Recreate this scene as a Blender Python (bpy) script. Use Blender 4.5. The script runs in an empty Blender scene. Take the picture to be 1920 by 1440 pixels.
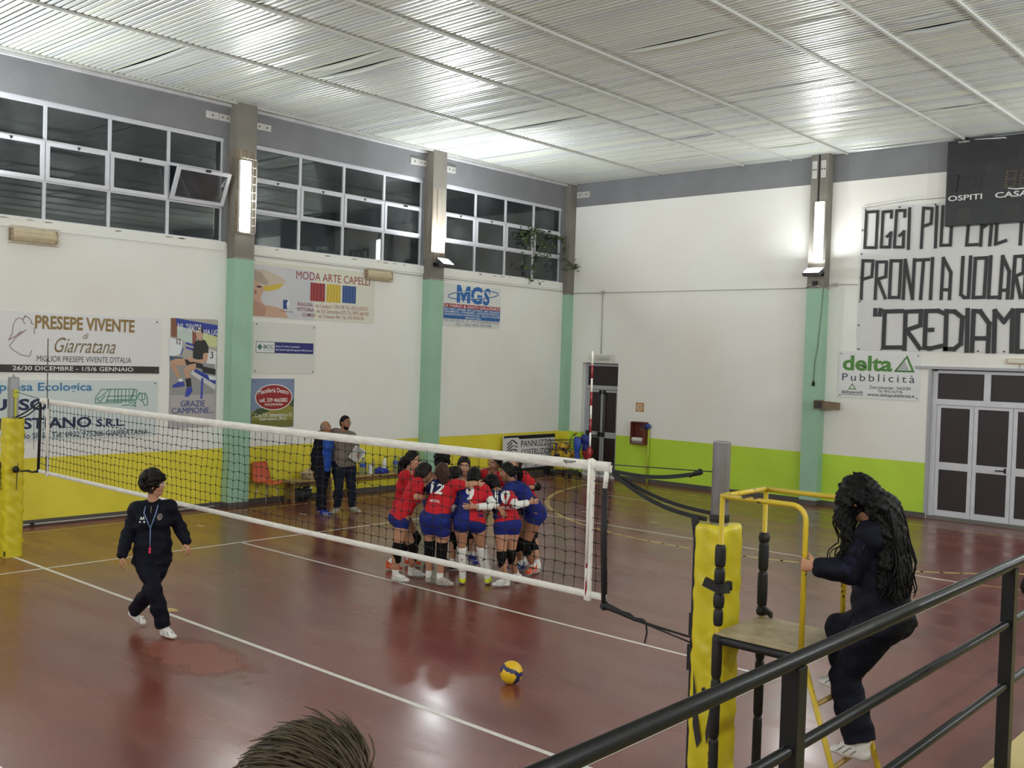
import bpy, bmesh, math, random
import numpy as np
from mathutils import Vector, Matrix, Quaternion
from mathutils.bvhtree import BVHTree

random.seed(7)
RNG = np.random.default_rng(11)
SC = bpy.context.scene
COL = SC.collection

# ---------------------------------------------------------------- camera
cam_data = bpy.data.cameras.new('camera')
cam_data.sensor_fit = 'HORIZONTAL'
cam_data.sensor_width = 36.0
cam_data.lens = 36.0 * 1898.1 / 1920.0
cam_data.clip_start = 0.05
cam_data.clip_end = 200
cam = bpy.data.objects.new('camera', cam_data)
cam.location = (13.4463, -5.8932, 2.9759)
cam.rotation_euler = (1.5453, -0.0308, 0.7290)
COL.objects.link(cam)
SC.camera = cam

# ---------------------------------------------------------------- world, exposure
SC.view_settings.view_transform = 'Standard'
SC.view_settings.look = 'None'
SC.view_settings.gamma = 1.0
SC.view_settings.exposure = -0.32
SC.view_settings.use_curve_mapping = False
W = bpy.data.worlds.new('night')
SC.world = W
W.use_nodes = True
W.node_tree.nodes['Background'].inputs[0].default_value = (0.010, 0.012, 0.016, 1)
W.node_tree.nodes['Background'].inputs[1].default_value = 1.0

# ---------------------------------------------------------------- dimensions of the hall
XL, XR = -3.286, 16.6          # side walls
YB, YF = 15.0, -15.0           # end walls
ZC = 7.555                     # underside of the slatted ceiling
ZWT, ZWB = 6.92, 4.985         # window band
ZG = 1.112                     # top of the green dado
TUBES = []                     # filled with (centre, normal, length) of the lit lamps

# lamps of the hall: LED floods tilted up at the ceiling and caged tubes on the pillars
FLOOD_W, TUBE_W = 270.0, 34.0
LAMP_COLOR = (0.91, 0.975, 1.0)
def area(name, loc, target, sx, sy, watts, color=LAMP_COLOR):
    d = bpy.data.lights.new(name, 'AREA')
    d.shape = 'RECTANGLE'; d.size = sx; d.size_y = sy
    d.energy = watts; d.color = color
    o = bpy.data.objects.new(name, d)
    o.location = loc
    v = Vector(target) - Vector(loc)
    o.rotation_euler = v.to_track_quat('-Z', 'Y').to_euler()
    COL.objects.link(o)
    return o

# ---------------------------------------------------------------- helpers
def lin(c):
    out = []
    for v in c[:3]:
        v = v / 255.0
        out.append(v / 12.92 if v <= 0.04045 else ((v + 0.055) / 1.055) ** 2.4)
    return tuple(out)

MATS = {}
def mat(name, rgb, rough=0.6, metal=0.0, spec=0.5, var=0.0, vscale=3.0, bump=0.0, bscale=40.0, rgb2=None, coat=0.0):
    """procedural principled material; rgb in 0-255"""
    if name in MATS: return MATS[name]
    m = bpy.data.materials.new(name); m.use_nodes = True
    nt = m.node_tree; b = nt.nodes['Principled BSDF']
    c = lin(rgb)
    b.inputs['Base Color'].default_value = (*c, 1)
    b.inputs['Roughness'].default_value = rough
    b.inputs['Metallic'].default_value = metal
    b.inputs['Specular IOR Level'].default_value = spec
    if coat: b.inputs['Coat Weight'].default_value = coat
    if var or rgb2 or bump:
        tc = nt.nodes.new('ShaderNodeTexCoord')
    if var or rgb2:
        n = nt.nodes.new('ShaderNodeTexNoise'); n.inputs['Scale'].default_value = vscale
        n.inputs['Detail'].default_value = 5
        nt.links.new(tc.outputs['Object'], n.inputs['Vector'])
        r = nt.nodes.new('ShaderNodeValToRGB')
        r.color_ramp.elements[0].position = 0.32; r.color_ramp.elements[1].position = 0.68
        if rgb2:
            r.color_ramp.elements[0].color = (*lin(rgb2), 1); r.color_ramp.elements[1].color = (*c, 1)
        else:
            r.color_ramp.elements[0].color = (*[x * (1 - var) for x in c], 1)
            r.color_ramp.elements[1].color = (*[min(1, x * (1 + var)) for x in c], 1)
        nt.links.new(n.outputs['Fac'], r.inputs['Fac'])
        nt.links.new(r.outputs['Color'], b.inputs['Base Color'])
    if bump:
        n2 = nt.nodes.new('ShaderNodeTexNoise'); n2.inputs['Scale'].default_value = bscale
        n2.inputs['Detail'].default_value = 4
        nt.links.new(tc.outputs['Object'], n2.inputs['Vector'])
        bp = nt.nodes.new('ShaderNodeBump'); bp.inputs['Strength'].default_value = bump
        bp.inputs['Distance'].default_value = 0.02
        nt.links.new(n2.outputs['Fac'], bp.inputs['Height'])
        nt.links.new(bp.outputs['Normal'], b.inputs['Normal'])
    MATS[name] = m
    return m

def emit(name, rgb, strength):
    if name in MATS: return MATS[name]
    m = bpy.data.materials.new(name); m.use_nodes = True
    b = m.node_tree.nodes['Principled BSDF']
    b.inputs['Base Color'].default_value = (0.8, 0.8, 0.8, 1)
    b.inputs['Emission Color'].default_value = (*lin(rgb), 1)
    b.inputs['Emission Strength'].default_value = strength
    MATS[name] = m
    return m

def V3(p): return np.array(p, float)
def unit(v):
    v = np.array(v, float); n = np.linalg.norm(v)
    return v / n if n > 1e-9 else v

class MB:
    """mesh builder: gathers shapes (world coordinates) into ONE mesh"""
    def __init__(s): s.v = []; s.f = []; s.m = []; s.smooth = []
    def add(s, verts, faces, mi=0, smooth=False):
        o = len(s.v)
        s.v += [tuple(map(float, q)) for q in verts]
        for f in faces:
            s.f.append([i + o for i in f]); s.m.append(mi); s.smooth.append(smooth)
        return s
    def box(s, lo, hi, mi=0):
        x0, y0, z0 = lo; x1, y1, z1 = hi
        vs = [(x0,y0,z0),(x1,y0,z0),(x1,y1,z0),(x0,y1,z0),(x0,y0,z1),(x1,y0,z1),(x1,y1,z1),(x0,y1,z1)]
        return s.add(vs, [(0,3,2,1),(4,5,6,7),(0,1,5,4),(1,2,6,5),(2,3,7,6),(3,0,4,7)], mi)
    def obox(s, c, half, ax, mi=0):
        """oriented box: centre, half sizes, three axes"""
        c = V3(c); a = [V3(q) for q in ax]; vs = []
        for z in (-1, 1):
            for x, y in ((-1,-1),(1,-1),(1,1),(-1,1)):
                vs.append(c + a[0]*half[0]*x + a[1]*half[1]*y + a[2]*half[2]*z)
        return s.add(vs, [(0,3,2,1),(4,5,6,7),(0,1,5,4),(1,2,6,5),(2,3,7,6),(3,0,4,7)], mi)
    def bar(s, p0, p1, w, h, up=(0,0,1), mi=0):
        """rectangular bar from p0 to p1, w across, h along up"""
        p0 = V3(p0); p1 = V3(p1); d = unit(p1 - p0); u = V3(up)
        r = unit(np.cross(d, u)); u = np.cross(r, d)
        return s.obox((p0 + p1)/2, (np.linalg.norm(p1 - p0)/2, w/2, h/2), (d, r, u), mi)
    def tube(s, path, r, n=8, mi=0, closed=False, caps=True):
        path = [V3(q) for q in path]; k = len(path)
        rr = r if hasattr(r, '__len__') else [r]*k
        tang = []
        for i in range(k):
            a = path[(i-1) % k] if (closed or i > 0) else path[i]
            b = path[(i+1) % k] if (closed or i < k-1) else path[i]
            tang.append(unit(b - a))
        ref = V3((0,0,1)) if abs(tang[0][2]) < 0.9 else V3((1,0,0))
        x = unit(np.cross(tang[0], ref)); vs = []
        for i in range(k):
            x = unit(x - tang[i]*np.dot(x, tang[i])); y = np.cross(tang[i], x)
            for j in range(n):
                a = 2*math.pi*j/n
                vs.append(path[i] + rr[i]*(math.cos(a)*x + math.sin(a)*y))
        fs = []
        for i in range(k if closed else k-1):
            for j in range(n):
                a = i*n + j; b = i*n + (j+1) % n; i2 = (i+1) % k
                fs.append((a, b, i2*n + (j+1) % n, i2*n + j))
        if caps and not closed:
            fs.append(tuple(range(n-1, -1, -1))); fs.append(tuple((k-1)*n + j for j in range(n)))
        return s.add(vs, fs, mi, True)
    def lathe(s, prof, base=(0,0,0), n=20, mi=0, axis=2):
        """profile [(r, z)...] about an axis through base"""
        b = V3(base); vs = []
        for r, z in prof:
            for j in range(n):
                a = 2*math.pi*j/n; q = [r*math.cos(a), r*math.sin(a), z]
                if axis == 0: q = [q[2], q[0], q[1]]
                if axis == 1: q = [q[1], q[2], q[0]]
                vs.append(b + V3(q))
        fs = []
        for i in range(len(prof)-1):
            for j in range(n):
                fs.append((i*n+j, i*n+(j+1) % n, (i+1)*n+(j+1) % n, (i+1)*n+j))
        fs.append(tuple(range(n-1, -1, -1))); fs.append(tuple((len(prof)-1)*n+j for j in range(n)))
        return s.add(vs, fs, mi, True)
    def prism(s, poly, o, ex, ey, ez, depth, mi=0):
        """2D polygon in the frame (o, ex, ey), extruded along ez"""
        o = V3(o); ex = V3(ex); ey = V3(ey); ez = V3(ez); n = len(poly)
        vs = [o + ex*p[0] + ey*p[1] for p in poly] + [o + ex*p[0] + ey*p[1] + ez*depth for p in poly]
        fs = [tuple(range(n-1, -1, -1)), tuple(range(n, 2*n))]
        fs += [(i, (i+1) % n, n+(i+1) % n, n+i) for i in range(n)]
        return s.add(vs, fs, mi)
    def ball(s, c, r, n=16, mi=0, sc=(1,1,1)):
        c = V3(c); vs = []; fs = []; m = n//2
        for i in range(m+1):
            t = math.pi*i/m
            for j in range(n):
                a = 2*math.pi*j/n
                vs.append(c + r*V3((sc[0]*math.sin(t)*math.cos(a), sc[1]*math.sin(t)*math.sin(a), sc[2]*math.cos(t))))
        for i in range(m):
            for j in range(n):
                fs.append((i*n+j, (i+1)*n+j, (i+1)*n+(j+1) % n, i*n+(j+1) % n))
        return s.add(vs, fs, mi, True)
    def quad(s, a, b, c, d, mi=0): return s.add([a, b, c, d], [(0,1,2,3)], mi)
    def build(s, name, mats, parent=None, bevel=0.0):
        off = V3((0,0,0)); q = parent
        while q is not None:
            off += V3(q.location); q = q.parent
        me = bpy.data.meshes.new(name)
        me.from_pydata([tuple(V3(p) - off) for p in s.v], [], s.f)
        if not isinstance(mats, (list, tuple)): mats = [mats]
        for m in mats: me.materials.append(m)
        me.polygons.foreach_set('material_index', s.m)
        me.polygons.foreach_set('use_smooth', s.smooth)
        me.validate(); me.update()
        o = bpy.data.objects.new(name, me); COL.objects.link(o)
        if parent is not None: o.parent = parent
        if bevel:
            md = o.modifiers.new('edge', 'BEVEL'); md.width = bevel; md.segments = 2
            md.limit_method = 'ANGLE'; md.angle_limit = math.radians(40)
        return o

def tag(o, label=None, cat=None, group=None, kind=None):
    if label: o['label'] = label
    if cat: o['category'] = cat
    if group: o['group'] = group
    if kind: o['kind'] = kind
    return o
def thing(name, loc, label, cat, group=None):
    o = bpy.data.objects.new(name, None); COL.objects.link(o)
    o.location = loc; o.empty_display_size = 0.1
    return tag(o, label, cat, group)
def struct(o, label=None, cat=None): return tag(o, label, cat, None, 'structure')
def copy_tree(o, parent=None):
    c = o.copy(); COL.objects.link(c)
    if parent is not None: c.parent = parent
    for ch in list(o.children): copy_tree(ch, c)
    return c

# ---- lettering: a real text mesh fitted into a box on a plane
def text2d(body, bold=0.0, shear=0.0, space=1.0):
    cu = bpy.data.curves.new('t', 'FONT'); cu.body = body; cu.size = 1.0
    cu.resolution_u = 3; cu.offset = bold; cu.shear = shear; cu.space_character = space
    ob = bpy.data.objects.new('t', cu); COL.objects.link(ob)
    dg = bpy.context.evaluated_depsgraph_get()
    me = ob.evaluated_get(dg).to_mesh()
    vs = [(v.co.x, v.co.y) for v in me.vertices]; fs = [tuple(p.vertices) for p in me.polygons]
    ob.evaluated_get(dg).to_mesh_clear()
    bpy.data.objects.remove(ob); bpy.data.curves.remove(cu)
    return vs, fs
def letters(mb, body, o, ex, ey, ez, box, lift=0.004, bold=0.0, shear=0.0, mi=0, space=1.0, arc=0.0):
    """fit text into box = (x0, x1, y0, y1) in the frame o, ex, ey, just proud of the surface along ez"""
    vs, fs = text2d(body, bold, shear, space)
    if not vs: return
    x = [v[0] for v in vs]; y = [v[1] for v in vs]
    ax, bx, ay, by = min(x), max(x), min(y), max(y)
    o = V3(o); ex = V3(ex); ey = V3(ey); ez = V3(ez); out = []
    for vx, vy in vs:
        u = (vx - ax)/(bx - ax); w = (vy - ay)/(by - ay)
        px = box[0] + u*(box[1]-box[0]); py = box[2] + w*(box[3]-box[2])
        py += arc*(1 - (2*u - 1)**2)
        out.append(o + ex*px + ey*py + ez*lift)
    mb.add(out, fs, mi)
def strokes(mb, segs, o, ex, ey, ez, w, lift=0.004, mi=0):
    """polyline strokes of width w drawn on a plane"""
    o = V3(o); ex = V3(ex); ey = V3(ey); ez = V3(ez)
    k = 0
    for pl in segs:
        for a, b in zip(pl[:-1], pl[1:]):
            a = V3(a); b = V3(b); d = unit(b - a); n = V3((-d[1], d[0])); e = w/2
            a2 = a - d*e*0.9; b2 = b + d*e*0.9
            L = ez*(lift + 0.0004*(k % 5)); k += 1
            q = [a2 - n*e, b2 - n*e, b2 + n*e, a2 + n*e]
            mb.add([o + ex*t[0] + ey*t[1] + L for t in q], [(0,1,2,3)], mi)
EX, EY, EZ = V3((1,0,0)), V3((0,1,0)), V3((0,0,1))
# frames of the two walls the picture shows: (right, up, out)
LWF = (EY, EZ, EX)
BWF = (EX, EZ, -EY)
# ================================================================ MATERIALS of the room
def wall_material():
    m = bpy.data.materials.new('painted_plaster'); m.use_nodes = True
    nt = m.node_tree; b = nt.nodes['Principled BSDF']; L = nt.links.new
    tc = nt.nodes.new('ShaderNodeTexCoord')
    n = nt.nodes.new('ShaderNodeTexNoise'); n.inputs['Scale'].default_value = 0.55; n.inputs['Detail'].default_value = 6
    L(tc.outputs['Object'], n.inputs['Vector'])
    r = nt.nodes.new('ShaderNodeValToRGB')
    r.color_ramp.elements[0].position = 0.30; r.color_ramp.elements[0].color = (*lin((232, 226, 219)), 1)
    r.color_ramp.elements[1].position = 0.72; r.color_ramp.elements[1].color = (*lin((236, 237, 231)), 1)
    L(n.outputs['Fac'], r.inputs['Fac'])
    # small scuffs and old nail holes
    v = nt.nodes.new('ShaderNodeTexNoise'); v.inputs['Scale'].default_value = 9.0; v.inputs['Detail'].default_value = 8
    v.inputs['Roughness'].default_value = 0.75
    L(tc.outputs['Object'], v.inputs['Vector'])
    cr = nt.nodes.new('ShaderNodeValToRGB')
    cr.color_ramp.elements[0].position = 0.22; cr.color_ramp.elements[0].color = (0.62, 0.58, 0.52, 1)
    cr.color_ramp.elements[1].position = 0.33; cr.color_ramp.elements[1].color = (1, 1, 1, 1)
    L(v.outputs['Fac'], cr.inputs['Fac'])
    mx = nt.nodes.new('ShaderNodeMix'); mx.data_type = 'RGBA'; mx.blend_type = 'MULTIPLY'
    mx.inputs['Factor'].default_value = 0.55
    L(r.outputs['Color'], mx.inputs['A']); L(cr.outputs['Color'], mx.inputs['B'])
    L(mx.outputs['Result'], b.inputs['Base Color'])
    b.inputs['Roughness'].default_value = 0.75
    bp = nt.nodes.new('ShaderNodeBump'); bp.inputs['Strength'].default_value = 0.15; bp.inputs['Distance'].default_value = 0.02
    n3 = nt.nodes.new('ShaderNodeTexNoise'); n3.inputs['Scale'].default_value = 14; n3.inputs['Detail'].default_value = 6
    L(tc.outputs['Object'], n3.inputs['Vector']); L(n3.outputs['Fac'], bp.inputs['Height']); L(bp.outputs['Normal'], b.inputs['Normal'])
    return m
M_WALL = wall_material()
M_LIMEL = mat('yellow_dado_paint', (228, 212, 60), 0.5, var=0.05, vscale=1.2, bump=0.1, bscale=20)
M_LIMEB = mat('lime_dado_paint', (186, 218, 62), 0.5, var=0.06, vscale=1.4, bump=0.1, bscale=20)
M_GREY = mat('grey_concrete_paint', (124, 124, 127), 0.7, var=0.08, vscale=1.5, bump=0.1)
M_GREYP = mat('brownish_pillar_grey', (126, 121, 112), 0.75, var=0.1, vscale=2.0, bump=0.1)
M_MINT = mat('mint_pillar_paint', (152, 190, 164), 0.55, var=0.05, vscale=2.0)
M_BASE = mat('dark_baseboard', (84, 78, 74), 0.5, var=0.08)
M_ALU = mat('white_aluminium', (206, 206, 212), 0.4, var=0.04, vscale=5)
M_ALUG = mat('grey_aluminium', (168, 168, 172), 0.42, var=0.04, vscale=5)
M_DARKP = mat('dark_brown_panel', (40, 26, 30), 0.45, var=0.1, vscale=6)
M_BLACKM = mat('black_metal', (24, 24, 25), 0.42, var=0.15, vscale=8)
M_BLACKR = mat('black_rubber', (16, 16, 17), 0.6, var=0.2, vscale=12)
M_WHITE = mat('white_paint', (232, 230, 226), 0.5)

def stained_material():
    """grey pillar concrete with brown water stains running down"""
    m = bpy.data.materials.new('stained_concrete'); m.use_nodes = True
    nt = m.node_tree; b = nt.nodes['Principled BSDF']; L = nt.links.new
    tc = nt.nodes.new('ShaderNodeTexCoord'); mp = nt.nodes.new('ShaderNodeMapping')
    mp.inputs['Scale'].default_value = (9, 9, 0.6); L(tc.outputs['Object'], mp.inputs['Vector'])
    n = nt.nodes.new('ShaderNodeTexNoise'); n.inputs['Scale'].default_value = 1.6; n.inputs['Detail'].default_value = 6
    L(mp.outputs['Vector'], n.inputs['Vector'])
    r = nt.nodes.new('ShaderNodeValToRGB')
    r.color_ramp.elements[0].position = 0.35; r.color_ramp.elements[0].color = (*lin((112, 98, 80)), 1)
    r.color_ramp.elements[1].position = 0.62; r.color_ramp.elements[1].color = (*lin((140, 134, 124)), 1)
    L(n.outputs['Fac'], r.inputs['Fac']); L(r.outputs['Color'], b.inputs['Base Color'])
    b.inputs['Roughness'].default_value = 0.8
    return m
M_STAIN = stained_material()

def glass_material():
    m = bpy.data.materials.new('window_glass'); m.use_nodes = True
    nt = m.node_tree; nt.nodes.remove(nt.nodes['Principled BSDF'])
    o = nt.nodes['Material Output']; L = nt.links.new
    g = nt.nodes.new('ShaderNodeBsdfGlossy'); g.inputs['Roughness'].default_value = 0.02
    g.inputs['Color'].default_value = (0.95, 0.97, 0.98, 1)
    t = nt.nodes.new('ShaderNodeBsdfTransparent'); t.inputs['Color'].default_value = (0.72, 0.76, 0.76, 1)
    f = nt.nodes.new('ShaderNodeFresnel'); f.inputs['IOR'].default_value = 1.62
    d = nt.nodes.new('ShaderNodeBsdfDiffuse'); d.inputs['Color'].default_value = (0.30, 0.32, 0.33, 1)
    mx = nt.nodes.new('ShaderNodeMixShader'); L(f.outputs['Fac'], mx.inputs['Fac'])
    L(t.outputs['BSDF'], mx.inputs[1]); L(g.outputs['BSDF'], mx.inputs[2])
    # a film of dust on the old panes
    tc = nt.nodes.new('ShaderNodeTexCoord'); n = nt.nodes.new('ShaderNodeTexNoise')
    n.inputs['Scale'].default_value = 1.4; n.inputs['Detail'].default_value = 8; L(tc.outputs['Object'], n.inputs['Vector'])
    r = nt.nodes.new('ShaderNodeMapRange'); r.inputs['From Min'].default_value = 0.45; r.inputs['From Max'].default_value = 0.8
    r.inputs['To Min'].default_value = 0.03; r.inputs['To Max'].default_value = 0.16
    L(n.outputs['Fac'], r.inputs['Value'])
    m2 = nt.nodes.new('ShaderNodeMixShader'); L(r.outputs['Result'], m2.inputs['Fac'])
    L(mx.outputs['Shader'], m2.inputs[1]); L(d.outputs['BSDF'], m2.inputs[2])
    L(m2.outputs['Shader'], o.inputs['Surface'])
    return m
M_GLASS = glass_material()

# ================================================================ FLOOR
def floor_material(name, rgbA, rgbB, scuff=True):
    m = bpy.data.materials.new(name); m.use_nodes = True
    nt = m.node_tree; b = nt.nodes['Principled BSDF']; L = nt.links.new
    tc = nt.nodes.new('ShaderNodeTexCoord')
    mp = nt.nodes.new('ShaderNodeMapping'); mp.inputs['Scale'].default_value = (0.35, 0.9, 1)
    mp.inputs['Rotation'].default_value = (0, 0, math.radians(20))
    L(tc.outputs['Object'], mp.inputs['Vector'])
    n = nt.nodes.new('ShaderNodeTexNoise'); n.inputs['Scale'].default_value = 1.1; n.inputs['Detail'].default_value = 4
    n.inputs['Roughness'].default_value = 0.5
    L(mp.outputs['Vector'], n.inputs['Vector'])
    r = nt.nodes.new('ShaderNodeValToRGB')
    r.color_ramp.elements[0].position = 0.2; r.color_ramp.elements[0].color = (*lin(rgbA), 1)
    r.color_ramp.elements[1].position = 0.8; r.color_ramp.elements[1].color = (*lin(rgbB), 1)
    L(n.outputs['Fac'], r.inputs['Fac']); L(r.outputs['Color'], b.inputs['Base Color'])
    # worn varnish: roughness varies in streaks along the cleaning direction
    mp2 = nt.nodes.new('ShaderNodeMapping'); mp2.inputs['Scale'].default_value = (0.5, 2.2, 1)
    mp2.inputs['Rotation'].default_value = (0, 0, math.radians(38))
    L(tc.outputs['Object'], mp2.inputs['Vector'])
    n2 = nt.nodes.new('ShaderNodeTexNoise'); n2.inputs['Scale'].default_value = 0.9; n2.inputs['Detail'].default_value = 3
    n2.inputs['Roughness'].default_value = 0.5; L(mp2.outputs['Vector'], n2.inputs['Vector'])
    mr = nt.nodes.new('ShaderNodeMapRange')
    mr.inputs['From Min'].default_value = 0.15; mr.inputs['From Max'].default_value = 0.85
    mr.inputs['To Min'].default_value = 0.12; mr.inputs['To Max'].default_value = 0.38
    L(n2.outputs['Fac'], mr.inputs['Value']); L(mr.outputs['Result'], b.inputs['Roughness'])
    b.inputs['Specular IOR Level'].default_value = 0.8; b.inputs['IOR'].default_value = 1.68
    n3 = nt.nodes.new('ShaderNodeTexNoise'); n3.inputs['Scale'].default_value = 2.0; n3.inputs['Detail'].default_value = 1
    L(tc.outputs['Object'], n3.inputs['Vector'])
    bp = nt.nodes.new('ShaderNodeBump'); bp.inputs['Strength'].default_value = 0.03; bp.inputs['Distance'].default_value = 0.02
    L(n3.outputs['Fac'], bp.inputs['Height']); L(bp.outputs['Normal'], b.inputs['Normal'])
    return m
M_FLOOR = floor_material('red_resin_floor', (98, 42, 34), (132, 70, 56))
def patch_material():
    """bare red resin that fades out irregularly into the varnish round it"""
    m = bpy.data.materials.new('bare_red_patch'); m.use_nodes = True
    nt = m.node_tree; b = nt.nodes['Principled BSDF']; L = nt.links.new; o = nt.nodes['Material Output']
    b.inputs['Base Color'].default_value = (*lin((146, 80, 62)), 1); b.inputs['Roughness'].default_value = .42
    tc = nt.nodes.new('ShaderNodeTexCoord'); mp = nt.nodes.new('ShaderNodeMapping'); mp.vector_type = 'POINT'
    mp.inputs['Location'].default_value = (-4.75/1.05, .62/.50, 0); mp.inputs['Scale'].default_value = (1/1.05, 1/.50, 1); L(tc.outputs['Object'], mp.inputs['Vector'])
    ln = nt.nodes.new('ShaderNodeVectorMath'); ln.operation = 'LENGTH'; L(mp.outputs['Vector'], ln.inputs[0])
    n = nt.nodes.new('ShaderNodeTexNoise'); n.inputs['Scale'].default_value = 3.2; n.inputs['Detail'].default_value = 6; L(tc.outputs['Object'], n.inputs['Vector'])
    ad = nt.nodes.new('ShaderNodeMath'); ad.operation = 'MULTIPLY_ADD'; ad.inputs[1].default_value = 1.1; L(n.outputs['Fac'], ad.inputs[0]); L(ln.outputs['Value'], ad.inputs[2])
    r = nt.nodes.new('ShaderNodeMapRange'); r.inputs['From Min'].default_value = 1.10; r.inputs['From Max'].default_value = 1.42; r.inputs['To Min'].default_value = .8; r.inputs['To Max'].default_value = 0
    L(ad.outputs['Value'], r.inputs['Value']); t = nt.nodes.new('ShaderNodeBsdfTransparent'); x = nt.nodes.new('ShaderNodeMixShader')
    L(r.outputs['Result'], x.inputs['Fac']); L(t.outputs['BSDF'], x.inputs[1]); L(b.outputs['BSDF'], x.inputs[2]); L(x.outputs['Shader'], o.inputs['Surface'])
    return m
M_PATCH = patch_material()
M_LINEW = mat('white_line_paint', (225, 220, 212), 0.32, spec=0.5, var=0.05, vscale=6)
M_LINEY = mat('yellow_line_paint', (196, 168, 96), 0.32, spec=0.5, var=0.08, vscale=3)

mb = MB(); mb.quad((XL-0.4, YF-0.4, 0), (XR+0.4, YF-0.4, 0), (XR+0.4, YB+0.4, 0), (XL-0.4, YB+0.4, 0))
floor = struct(mb.build('floor', M_FLOOR))
def rect_line(mb, a, b, w, z=0.0015):
    a = V3((*a, z)); b = V3((*b, z)); d = unit(b-a); n = np.cross(EZ, d)*w/2
    mb.quad(a-n, b-n, b+n, a+n)
mb = MB(); lw = 0.05
for a, b in (((0,-9),(0,9)), ((9,-9),(9,9)), ((0,9),(9,9)), ((0,-9),(9,-9)), ((0,3),(9,3)), ((0,-3),(9,-3))):
    rect_line(mb, a, b, lw)
rect_line(mb, (-1.3,0), (9.75,0), 0.055, 0.0012)
for x, y in ((-1.75,5.4),(-1.75,3.3),(-1.5,10.9),(2.9,9.9),(1.3,9.9)):
    rect_line(mb, (x, y), (x+0.16, y+0.03), 0.045)
for a, b in (((9.0,9.15),(9.0,9.30)), ((9.0,9.45),(9.0,9.60)), ((-0.65,12.3),(2.6,12.2)),
             ((11.05,1.32),(11.14,1.18)), ((10.98,1.72),(11.02,1.62)), ((9.95,1.95),(10.0,1.82))):
    rect_line(mb, a, b, 0.035)
mb.build('white_line', M_LINEW, floor)
mb = MB()
rect_line(mb, (-2.72,-14), (-2.72,13.92), 0.05, 0.0009); rect_line(mb, (-2.72,13.9), (11.9,13.9), 0.05, 0.0009)
pts = []
for i in range(61):
    a = math.radians(186 + 168*i/60); pts.append((4.6+5.9*math.cos(a), 14.1+5.9*math.sin(a), 0.0007))
pts.insert(0, (pts[0][0], 13.9, 0.0007))
for a, b in zip(pts[:-1], pts[1:]):
    aa, bb = V3(a), V3(b); d = unit(bb-aa); n = np.cross(EZ, d)*0.045; e = d*0.02
    mb.quad(aa-n-e, bb-n+e, bb+n+e, aa+n-e)
rect_line(mb, (8.4, 8.95), (16, 10.6), 0.05, 0.0006)
tag(mb.build('yellow_line', M_LINEY, floor), 'yellow basketball lines painted on the floor')
# worn yellow paint mark on the centre line, bare patch where the varnish has gone
mb = MB()
for cx, cy, rx, ry in ((2.93,0.02,0.16,0.05),(3.02,0.10,0.10,0.07)):
    mb.add([(cx+rx*math.cos(t)*(1+.2*math.sin(3*t)), cy+ry*math.sin(t), 0.0022) for t in np.linspace(0, 2*math.pi, 16)[:-1]], [list(range(15))])
mb.build('paint_mark', M_LINEY, floor)
mb = MB(); rp = random.Random(5)
pp = []
for i in range(40):
    t = 2*math.pi*i/40; q = 1 + 0.16*math.sin(3*t+1) + 0.08*math.sin(7*t) + rp.uniform(-.04,.04)
    pp.append((4.75+1.2*q*math.cos(t), -0.62+0.58*q*math.sin(t), 0.0005))
mb.add(pp, [list(range(40))]); mb.build('worn_patch', M_PATCH, floor)

# ================================================================ WALLS
def panel(mb, o, fr, a0, a1, z0, z1, t=0.25, mi=0):
    """solid wall piece: runs a0..a1 along the wall, thickness behind the surface"""
    ex, ey, ez = fr; o = V3(o)
    c = o + ex*(a0+a1)/2 + ey*(z0+z1)/2 - ez*t/2
    mb.obox(c, ((a1-a0)/2, (z1-z0)/2, t/2), (ex, ey, ez), mi)
WIN = [(-4.75,-0.40), (0.25,4.63), (5.30,9.72), (10.42,14.66)]
OL = V3((XL,0,0)); OB = V3((0,YB,0))
# left wall: dado, white wall, gaps for the windows, grey beam on top
mb = MB()
panel(mb, OL, LWF, YF-0.25, YB+0.25, 0, ZG, mi=1)
panel(mb, OL, LWF, YF-0.25, YB+0.25, ZG, ZWB-0.02, mi=0)
panel(mb, OL, LWF, YF-0.25, YB+0.25, ZWT, ZC+0.3, mi=2)
edges = [YF-0.25] + [e for w in WIN for e in w] + [YB+0.25]
for i in range(0, len(edges), 2):
    panel(mb, OL, LWF, edges[i], edges[i+1], ZWB-0.02, ZWT, mi=2)
wall_left = struct(mb.build('wall_left', [M_WALL, M_LIMEL, M_GREY]))
# sill band standing a little proud under the windows
mb = MB()
for a, b in WIN:
    mb.box((XL-0.10, a-0.05, ZWB-0.17), (XL+0.025, b+0.05, ZWB))
struct(mb.build('trim_1', M_WALL))
# worn edge of plaster: old peeled paint under the sill
mb = MB(); rp = random.Random(3)
for k in range(26):
    y = rp.uniform(0.4, 14.3); w = rp.uniform(.05,.22); h = rp.uniform(.008,.022)
    if any(a < y < b-.2 for a, b in WIN):
        mb.add([(XL+0.0262, y, ZWB-0.03), (XL+0.0262, y+w*.3, ZWB-0.03-h), (XL+0.0262, y+w*.7, ZWB-.03-h*.7), (XL+0.0262, y+w, ZWB-.03), (XL+0.0262,y+w*.5,ZWB-.022)], [(0,1,2,3,4)])
struct(mb.build('trim_2', mat('bare_plaster', (150,136,120), 0.9)))

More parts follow.
